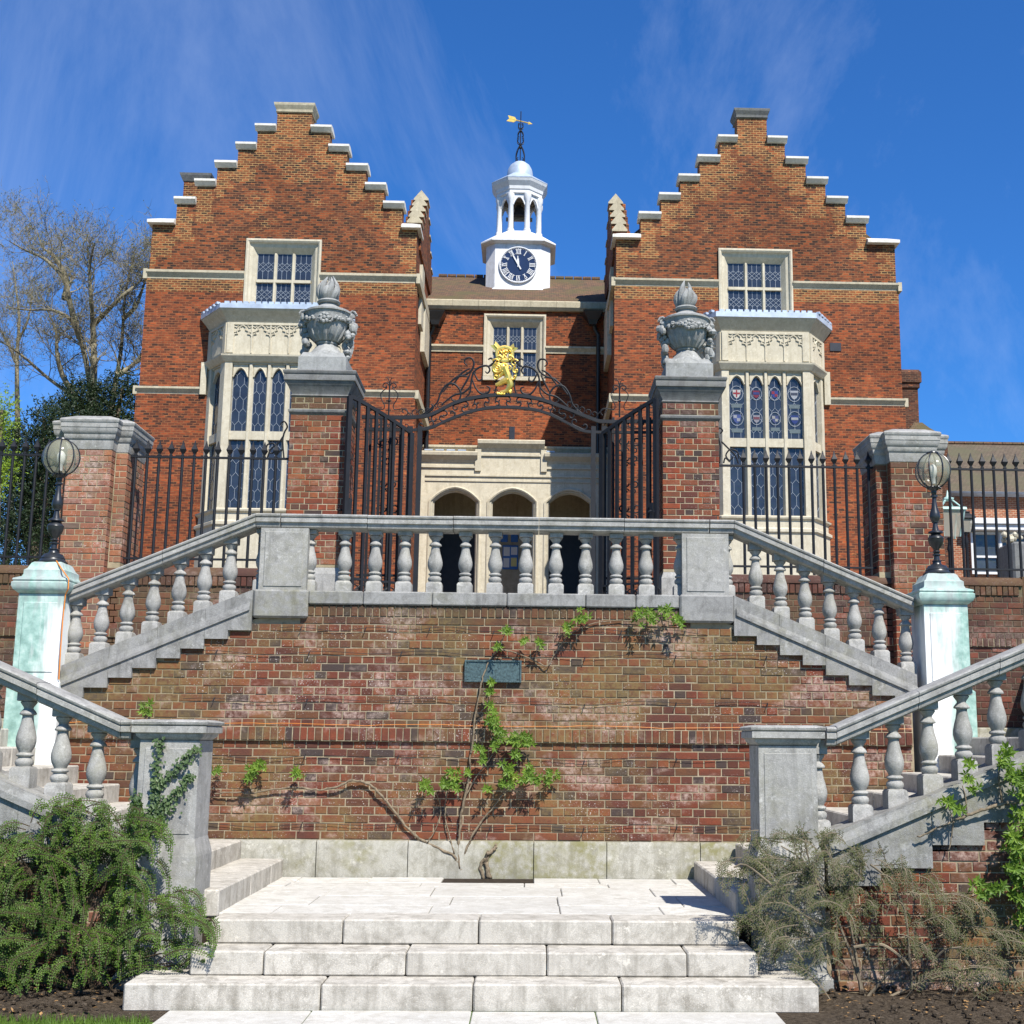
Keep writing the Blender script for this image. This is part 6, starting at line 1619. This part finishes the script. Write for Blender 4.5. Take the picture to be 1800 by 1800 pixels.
S = [[(163, 742), (163, 690), (165, 640), (164, 580), (160, 520), (158, 470), (166, 428)],
     [(158, 735), (140, 705), (120, 690), (85, 665), (45, 630), (10, 605), (-30, 590)],
     [(160, 690), (152, 640), (140, 595), (122, 560), (90, 545), (50, 545), (10, 540)],
     [(135, 700), (110, 660), (100, 620), (98, 580), (80, 540)],
     [(195, 738), (200, 690), (212, 620), (217, 560), (222, 505), (235, 455)],
     [(165, 570), (185, 550), (215, 520), (245, 495), (260, 470)],
     [(140, 595), (122, 530), (112, 490), (78, 455), (45, 440), (18, 425)],
     [(113, 525), (117, 490), (95, 450), (75, 435), (65, 405)],
     [(217, 560), (238, 540), (250, 510), (260, 480)],
     [(205, 660), (235, 640), (258, 610)]]
bare_tree('bare_tree', 'large bare tree with many bent limbs and small buds left of the school', S, 52, 5, .19, dens=1.15)
bare_tree('bare_tree', 'thin bare tree with pale trunk at the left edge of the photo', [[(31, 760), (30, 690), (30, 620), (34, 560), (27, 500), (22, 460)], [(30, 640), (12, 600), (-10, 560)], [(31, 600), (50, 560), (58, 500)]], 58, 9, .12, dens=.8)

def clump_tree(name, label, cat, lobes, Y, mat, n, size, base, seed, trunk_r=.25, group=None):
    r = random.Random(seed); bx_, bz_ = base
    o = thing(name, label, cat, (bx_, Y, bz_), group)
    q = MB(); tops = max(lobes, key=lambda l: l[1]); 
    q.tube([(bx_, Y, bz_ - .2), (bx_ + .1, Y + .1, bz_ + 1.5), (tops[0], Y, max(tops[1], bz_ + 2))], [trunk_r, trunk_r * .8, .04], 7)
    for l in lobes[:8]: q.tube([(bx_ + .05, Y, bz_ + (l[1] - bz_) * .4), ((bx_ + l[0]) / 2, Y + .2, bz_ + (l[1] - bz_) * .75), (l[0], Y + r.gauss(0, .2), l[1])], [trunk_r * .45, trunk_r * .3, .03], 5)
    q.build('trunk', M['bark'], o, smooth=True)
    f = MB(); tot = sum(l[2] * l[3] for l in lobes)
    for (lx, lz, rx, rz_, ry) in [(l[0], l[1], l[2], l[3], l[4] if len(l) > 4 else l[2]) for l in lobes]:
        for _ in range(int(n * rx * rz_ / tot / 9)):
            d = rvec(r); rad = r.random() ** .38 * r.uniform(.75, 1.12)
            c = Vector((lx + d.x * rx * rad, Y + d.y * ry * rad, lz + d.z * rz_ * rad)); ax_ = (d + Vector((0, 0, .25)) + rvec(r) * .6).normalized()
            for _k in range(9):    # a spray of leaves along a short shoot
                t = _k / 8; p = c + ax_ * size * 3.2 * t
                lq(f, p, ax_ * .5 + rvec(r), rvec(r), size * r.uniform(.6, 1.2), size * r.uniform(.25, .45))
    f.build('crown', mat, o, fix=False)
    return o
def LB(px, py, rx, rz, Y): 
    x_, z_ = W(px, py, Y); k = Y / FPX * 1.03; return (x_, z_, rx * k, rz * k)
Y1 = 29
clump_tree('yew_tree', 'dark yew tree behind the railing at the left edge', 'tree', [LB(60, 800, 50, 70, Y1), LB(20, 880, 60, 80, Y1), LB(90, 880, 55, 90, Y1), LB(60, 960, 80, 70, Y1), LB(78, 735, 16, 28, Y1), LB(118, 745, 14, 26, Y1), LB(140, 820, 40, 60, Y1), LB(10, 790, 30, 40, Y1), LB(95, 790, 40, 40, Y1)], Y1, M['leaf_yew'], 42000, .085, (W(60, 960, Y1)[0], 4.4), 3)
Y2 = 47
clump_tree('yew_tree', 'dark evergreen behind the left side pier beside the school', 'tree', [LB(150, 715, 40, 42, Y2), LB(205, 712, 42, 40, Y2), LB(120, 740, 40, 35, Y2), LB(180, 760, 70, 50, Y2), LB(215, 680, 22, 22, Y2), LB(140, 690, 22, 20, Y2)], Y2, M['leaf_yew'], 21000, .13, (W(180, 760, Y2)[0], 5.4), 4)
Y3 = 24
clump_tree('spring_bush', 'bright yellow green spring leaves at the far left edge', 'bush', [LB(2, 720, 18, 34, Y3), LB(-14, 770, 30, 40, Y3), LB(-6, 830, 28, 40, Y3)], Y3, M['leaf_bright'], 4200, .07, (W(-16, 900, Y3)[0], 3.8), 6, .09)

# ---------------------------------------------------------------- shrubs at the foot of the stair walls
def shrub(name, label, poly, root, Y0, Y1_, n, mat, twig, gap, leafL, leafW, droop, seed, stemmat, wood=None, spray=(.3, .6), hang=.6, ztop=1.4):
    """fans of flat feathery sprays that rise from the foot and arch over"""
    r = random.Random(seed); rx_, rz_ = W(root[0], root[1], Y0)
    o = thing(name, label, 'shrub', (rx_, (Y0 + Y1_) / 2, 0.0))
    st_, f = MB(), MB()
    xs = [p[0] for p in poly]; ys = [p[1] for p in poly]; done = 0
    while done < n:
        px, py = r.uniform(min(xs), max(xs)), r.uniform(min(ys), max(ys))
        if not in_poly(px, py, poly): continue
        done += 1
        hi = (max(ys) - py) / (max(ys) - min(ys)); Yt = Y1_ - (Y1_ - Y0) * r.random() ** .7 * (1 - .6 * hi)
        x_, z_ = W(px, py, Yt); z_ = max(z_, .05); tip = Vector((x_, Yt, z_)); L = r.uniform(*spray)
        away = Vector((x_ - rx_, 0, 0)); sx = max(-1, min(1, away.x * 1.3)) + r.gauss(0, .35)
        if r.random() < hang * (1 if hi < .7 else .35):       # spray arches over and hangs
            b = tip + Vector((-sx * L * .45, r.random() * .22, L * r.uniform(.25, .6))); b.y = min(b.y, Y1_)
            mid = (b + tip) / 2 + Vector((sx * L * .3, -.05, L * r.uniform(.2, .4)))
        else:
            b = tip - Vector((sx * L * .75, -min(.25, L * .4) * r.random(), L * r.uniform(-.1, .75))); b.z = max(b.z, .03); b.y = min(b.y, Y1_)
            mid = (b + tip) / 2 + Vector((0, -.03, L * r.uniform(.15, .4) * droop))
        if b.z > ztop: b.z = ztop - r.random() * .3; mid.z = min(mid.z, ztop + r.uniform(-.12, .06))
        pts = bez(b, mid, tip, 8)
        st_.tube(pts, [.0045 * (1 - .75 * i / 8) for i in range(9)], 3, False)
        Lc = sum((pts[i + 1] - pts[i]).length for i in range(8)); m_ = max(8, int(Lc / gap))
        face = (Vector((0, -1, .55)) + rvec(r) * .45).normalized()
        for k in range(m_):
            t = .12 + .88 * k / m_; i = min(int(t * 8), 7); p = pts[i].lerp(pts[i + 1], t * 8 - i); d = (pts[i + 1] - pts[i]).normalized()
            side = d.cross(face).normalized() * (1 if k % 2 else -1)
            ln = twig * (math.sin(math.pi * min(1, .25 + t * .78)) * .8 + .22) * r.uniform(.7, 1.15); e = p + (side * .72 + d * .62 + Vector((0, 0, -.18 * droop)) + rvec(r) * .1).normalized() * ln
            st_.tube([p, e], [.0018, .001], 3, False)
            nl = max(2, int(ln / (leafL * .5))); dd = (e - p).normalized()
            for j in range(nl):
                u = (j + .5) / nl; q_ = p.lerp(e, u); ls = dd.cross(face).normalized() * (1 if j % 2 else -1)
                lq(f, q_, ls * .8 + dd * .8 + rvec(r) * .18, face + rvec(r) * .3, leafL * r.uniform(.75, 1.2), leafW * r.uniform(.75, 1.2))
    if wood:
        for pl, rad in wood:
            pts = [Vector((*W(px, py, yy)[:1], yy, W(px, py, yy)[1])) for px, py, yy in pl]; st_.tube(smooth2([tuple(p) for p in pts], 3), rad, 6)
    rr_ = random.Random(seed + 1)
    for _ in range(14):          # woody stems from the root
        px, py = rr_.uniform(min(xs), max(xs)), rr_.uniform(min(ys), max(ys))
        if in_poly(px, py, poly):
            x_, z_ = W(px, py, Y1_ - .1); st_.tube(bez(Vector((rx_ + rr_.gauss(0, .1), Y1_ - .08, 0)), Vector(((rx_ + x_) / 2, Y1_ - .1, z_ * .9)), Vector((x_, Y1_ - .12, max(z_, .06))), 6), [.013 - .0015 * i for i in range(7)], 5)
    st_.build('stem', stemmat, o, fix=False); f.build('foliage', mat, o, fix=False)
LP = [(0, 1480), (60, 1430), (85, 1402), (140, 1408), (175, 1415), (215, 1448), (300, 1448), (322, 1465), (300, 1520), (240, 1530), (262, 1570), (345, 1580), (365, 1625), (388, 1695), (310, 1712), (150, 1740), (60, 1755), (-60, 1765), (-80, 1500)]
shrub('arching_shrub', 'dense dark green shrub with feathery arching sprays in front of the left stair wall', LP, (110, 1730), 9.14, 9.66, 300, M['leaf_shrub'], .042, .0105, .0165, .0105, 1.0, 12, M['bark_dark'], spray=(.3, .65), hang=.62, ztop=1.36)
RP = [(1265, 1500), (1330, 1462), (1410, 1450), (1480, 1475), (1560, 1510), (1620, 1545), (1700, 1600), (1790, 1660), (1860, 1700), (1850, 1755), (1700, 1735), (1600, 1690), (1480, 1695), (1420, 1715), (1300, 1705), (1285, 1600), (1262, 1550)]
shrub('wispy_shrub', 'thin brownish green shrub with drooping fine twigs in front of the right pedestal', RP, (1560, 1730), 9.12, 9.62, 250, M['leaf_wispy'], .055, .015, .014, .0065, 1.5, 21, M['bark'],
      wood=[([(1600, 1735, 9.5), (1600, 1700, 9.45), (1560, 1665, 9.4), (1535, 1660, 9.38), (1500, 1665, 9.35)], .011), ([(1600, 1700, 9.45), (1590, 1600, 9.4), (1560, 1545, 9.4), (1530, 1520, 9.4)], .009), ([(1470, 1640, 9.5), (1400, 1600, 9.4), (1350, 1550, 9.35), (1310, 1520, 9.3), (1290, 1525, 9.3)], .007), ([(1640, 1690, 9.4), (1660, 1670, 9.35), (1690, 1665, 9.3)], .008), ([(1720, 1740, 9.35), (1735, 1725, 9.3), (1765, 1722, 9.3)], .010), ([(1460, 1600, 9.5), (1430, 1540, 9.45), (1415, 1480, 9.4)], .006)], spray=(.22, .5), hang=.7, ztop=1.18)

# ---------------------------------------------------------------- climbers
def rosette(f, c, r, size, n=6, face=Vector((0, -1, .25))):
    for k in range(n):
        a = 2 * math.pi * k / n + r.uniform(-.3, .3); d = Vector((math.cos(a), -r.uniform(.1, .7), math.sin(a) + .15))
        lq(f, c, d, face + rvec(r) * .4, size * r.uniform(.7, 1.2), size * r.uniform(.28, .42), .2)
def climber(name, label, cat, Y, stems, leaves, stemmat, leafmat, seed, dense=()):
    r = random.Random(seed); x0, z0 = W(stems[0][0][0][0], stems[0][0][0][1], Y)
    o = thing(name, label, cat, (x0, Y, z0)); st_, f = MB(), MB()
    for pl, ra, rb in stems:
        pts = [(W(px, py, Y)[0], Y - .012 - r.uniform(0, .035) - ra, W(px, py, Y)[1]) for px, py in pl]; sm = smooth2(pts, 5); n = len(sm)
        sm = [tuple(Vector(p) + Vector((r.gauss(0, ra * .3), r.gauss(0, ra * .15), r.gauss(0, ra * .3)))) for p in sm]
        st_.tube(sm, [(ra + (rb - ra) * i / (n - 1)) * r.uniform(.78, 1.25) for i in range(n)], 8)
    for px, py, s_ in leaves:
        x_, z_ = W(px, py, Y)
        for _ in range(max(3, int(s_ * 8))):
            c = Vector((x_ + r.gauss(0, .028 * s_), Y - .06 - r.random() * .15, z_ + r.gauss(0, .028 * s_))); rosette(f, c, r, .062 * r.uniform(.7, 1.1))
    st_.build('stem', stemmat, o, smooth='all'); f.build('leaves', leafmat, o, fix=False)
    return o
climber('wall_vine', 'climbing shrub with pale bent stems and green leaf tufts trained on the brick wall', 'climber', YW,
    [([(818, 1546), (812, 1530), (806, 1515), (790, 1498), (745, 1478), (712, 1450), (685, 1415), (665, 1390), (645, 1376), (618, 1372), (590, 1384), (555, 1388), (520, 1384), (480, 1388), (440, 1394), (410, 1392), (378, 1396)], .015, .007),
     ([(808, 1525), (806, 1480), (812, 1430), (822, 1380), (829, 1320), (836, 1260), (845, 1210), (852, 1180), (862, 1158), (876, 1143)], .013, .006),
     ([(812, 1512), (830, 1470), (850, 1440), (872, 1412), (895, 1385), (930, 1372), (965, 1362)], .012, .004),
     ([(818, 1400), (838, 1365), (860, 1335), (885, 1300), (915, 1300)], .007, .003),
     ([(800, 1500), (788, 1460), (782, 1420), (790, 1385), (795, 1360)], .007, .003),
     ([(752, 1480), (765, 1460), (775, 1430), (770, 1400), (755, 1378)], .006, .003),
     ([(838, 1260), (855, 1240), (865, 1215)], .005, .003),
     ([(876, 1143), (905, 1147), (940, 1162), (962, 1171), (975, 1150), (995, 1122), (1025, 1102), (1060, 1093), (1110, 1091), (1150, 1090), (1192, 1096)], .006, .004),
     ([(876, 1143), (885, 1120), (890, 1108)], .004, .002), ([(940, 1162), (945, 1140), (955, 1130)], .004, .002),
     ([(860, 1545), (858, 1532), (854, 1515), (858, 1500), (868, 1492), (873, 1484)], .026, .012), ([(852, 1545), (846, 1520), (856, 1508)], .02, .014)],
    [(882, 1290, 1.3), (905, 1300, 1.3), (922, 1302, 1.5), (870, 1308, 1), (845, 1318, .8), (850, 1335, .7), (910, 1330, .9), (892, 1352, 1), (900, 1370, 1.1), (885, 1378, .8), (925, 1368, 1), (945, 1372, 1.1), (965, 1362, 1.4), (930, 1352, .7), (858, 1385, .6), (795, 1362, 1.1), (782, 1375, 1), (800, 1380, .9), (750, 1378, .9), (762, 1390, .6), (450, 1356, 1.2), (463, 1343, 1.1), (440, 1368, .5), (527, 1358, .9), (390, 1354, .7), (863, 1218, .7), (865, 1245, .8), (864, 1262, 1), (868, 1275, .6), (1025, 1090, 1.1), (997, 1107, .9), (1118, 1086, 1.2), (1140, 1083, 1), (1166, 1077, 1.1), (1190, 1097, 1), (1150, 1092, .6), (878, 1138, .6), (890, 1112, .6), (922, 1131, .5), (950, 1134, .6), (865, 1200, .3), (825, 1358, .5)],
    M['bark_pale'], M['leaf_vine'], 31)
climber('wall_sprig', 'small tuft of fresh leaves behind the left pedestal cap', 'plant', YW, [([(262, 1268), (263, 1255)], .004, .002)], [(263, 1250, 1.0)], M['bark'], M['leaf_vine'], 33)
climber('climbing_rose', 'leafy rose with a thorny pale stem across the right stair wall', 'climber', YL - .03,
    [([(1830, 1400), (1800, 1405), (1760, 1412), (1720, 1424), (1680, 1440), (1640, 1455), (1610, 1470)], .016, .006),
     ([(1697, 1430), (1694, 1400), (1688, 1380)], .006, .003), ([(1672, 1442), (1668, 1425), (1660, 1415)], .005, .003), ([(1672, 1442), (1670, 1475), (1666, 1495)], .007, .004),
     ([(1760, 1412), (1752, 1370), (1757, 1335)], .008, .003), ([(1800, 1405), (1780, 1480), (1790, 1560), (1780, 1640)], .012, .008), ([(1790, 1560), (1750, 1550), (1715, 1555)], .005, .003)],
    [(1692, 1345, .6), (1690, 1368, .7), (1702, 1385, .6), (1657, 1412, .8), (1676, 1420, .6), (1757, 1322, 1), (1752, 1342, 1), (1768, 1362, 1), (1785, 1370, 1.1), (1775, 1385, 1), (1800, 1380, 1.2), (1795, 1350, .8), (1780, 1440, 1.3), (1795, 1450, 1.3), (1770, 1465, 1.1), (1765, 1490, 1), (1790, 1490, 1.3), (1800, 1515, 1.4), (1775, 1515, 1.2), (1780, 1540, 1.3), (1800, 1550, 1.4), (1760, 1530, .9), (1795, 1580, 1.4), (1775, 1575, 1), (1790, 1610, 1.2), (1800, 1640, 1.2), (1710, 1553, .7), (1725, 1560, .8), (1740, 1555, .7), (1715, 1570, .5), (1810, 1430, 1.5), (1815, 1480, 1.5), (1820, 1540, 1.6), (1820, 1600, 1.5)],
    M['bark_pale'], M['leaf_vine'], 35)
# ivy climbing the left pedestal
r = random.Random(9); yv = YL - .03
iv = thing('ivy', 'variegated ivy climbing the face of the left pedestal', 'ivy', (W(255, 1500, yv)[0], yv, W(255, 1500, yv)[1]))
st_, f = MB(), MB()
for pl, wd in (([(262, 1500), (262, 1450), (270, 1420), (276, 1380), (276, 1345), (285, 1300)], .6), ([(276, 1385), (300, 1362), (325, 1335), (348, 1315)], .5), ([(285, 1425), (305, 1400), (325, 1375), (336, 1362)], .45), ([(245, 1450), (240, 1415), (242, 1395)], .5), ([(270, 1440), (285, 1425), (290, 1410)], 1.1), ([(250, 1470), (270, 1440)], 1.2), ([(248, 1480), (232, 1500), (225, 1530)], .8)):
    pts = [Vector((W(px, py, yv)[0], yv, W(px, py, yv)[1])) for px, py in pl]; sm = [Vector(p) for p in smooth2([tuple(p) for p in pts], 6)]
    st_.tube([p + Vector((0, .012, 0)) for p in sm], .004, 4)
    for p in sm:
        for _ in range(9):
            c = p + Vector((r.gauss(0, .024 * wd * 1.6), -abs(r.gauss(0, .018)), r.gauss(0, .022 * wd * 1.6)))
            a = r.uniform(-2.6, -.5); d = Vector((math.cos(a), -.3, math.sin(a)))
            lq(f, c, d, Vector((0, -1, .35)) + rvec(r) * .45, r.uniform(.02, .036), r.uniform(.018, .032))
st_.build('stem', M['bark'], iv); f.build('leaves', M['leaf_ivy'], iv, fix=False)
# soil in the pit at the vine's foot
q = MB(); q.box(-.428, .418, 12.124, 12.548, .38, .492); q.solo('planting_pit', M['soilpatch'], 'dark soil slot in the paving at the foot of the wall vine', None, kind='structure')
# fallen leaves on the beds and steps
rf_ = random.Random(3); q = MB()
for _ in range(260):
    x_ = rf_.choice((-1, 1)) * rf_.uniform(2.4, 4.6); y_ = rf_.uniform(8.5, 9.6); lq(q, Vector((x_, y_, .05 + rf_.random() * .01)), Vector((rf_.gauss(0, 1), rf_.gauss(0, 1), .15)), Vector((0, 0, 1)), rf_.uniform(.02, .045), rf_.uniform(.012, .025))
q.solo('fallen_leaves', plain('dry_leaf', (.26, .15, .06), .8, .2, 0, .4, 30), 'scattered dry brown leaves on the soil beds', 'leaves', kind='stuff', fix=False)
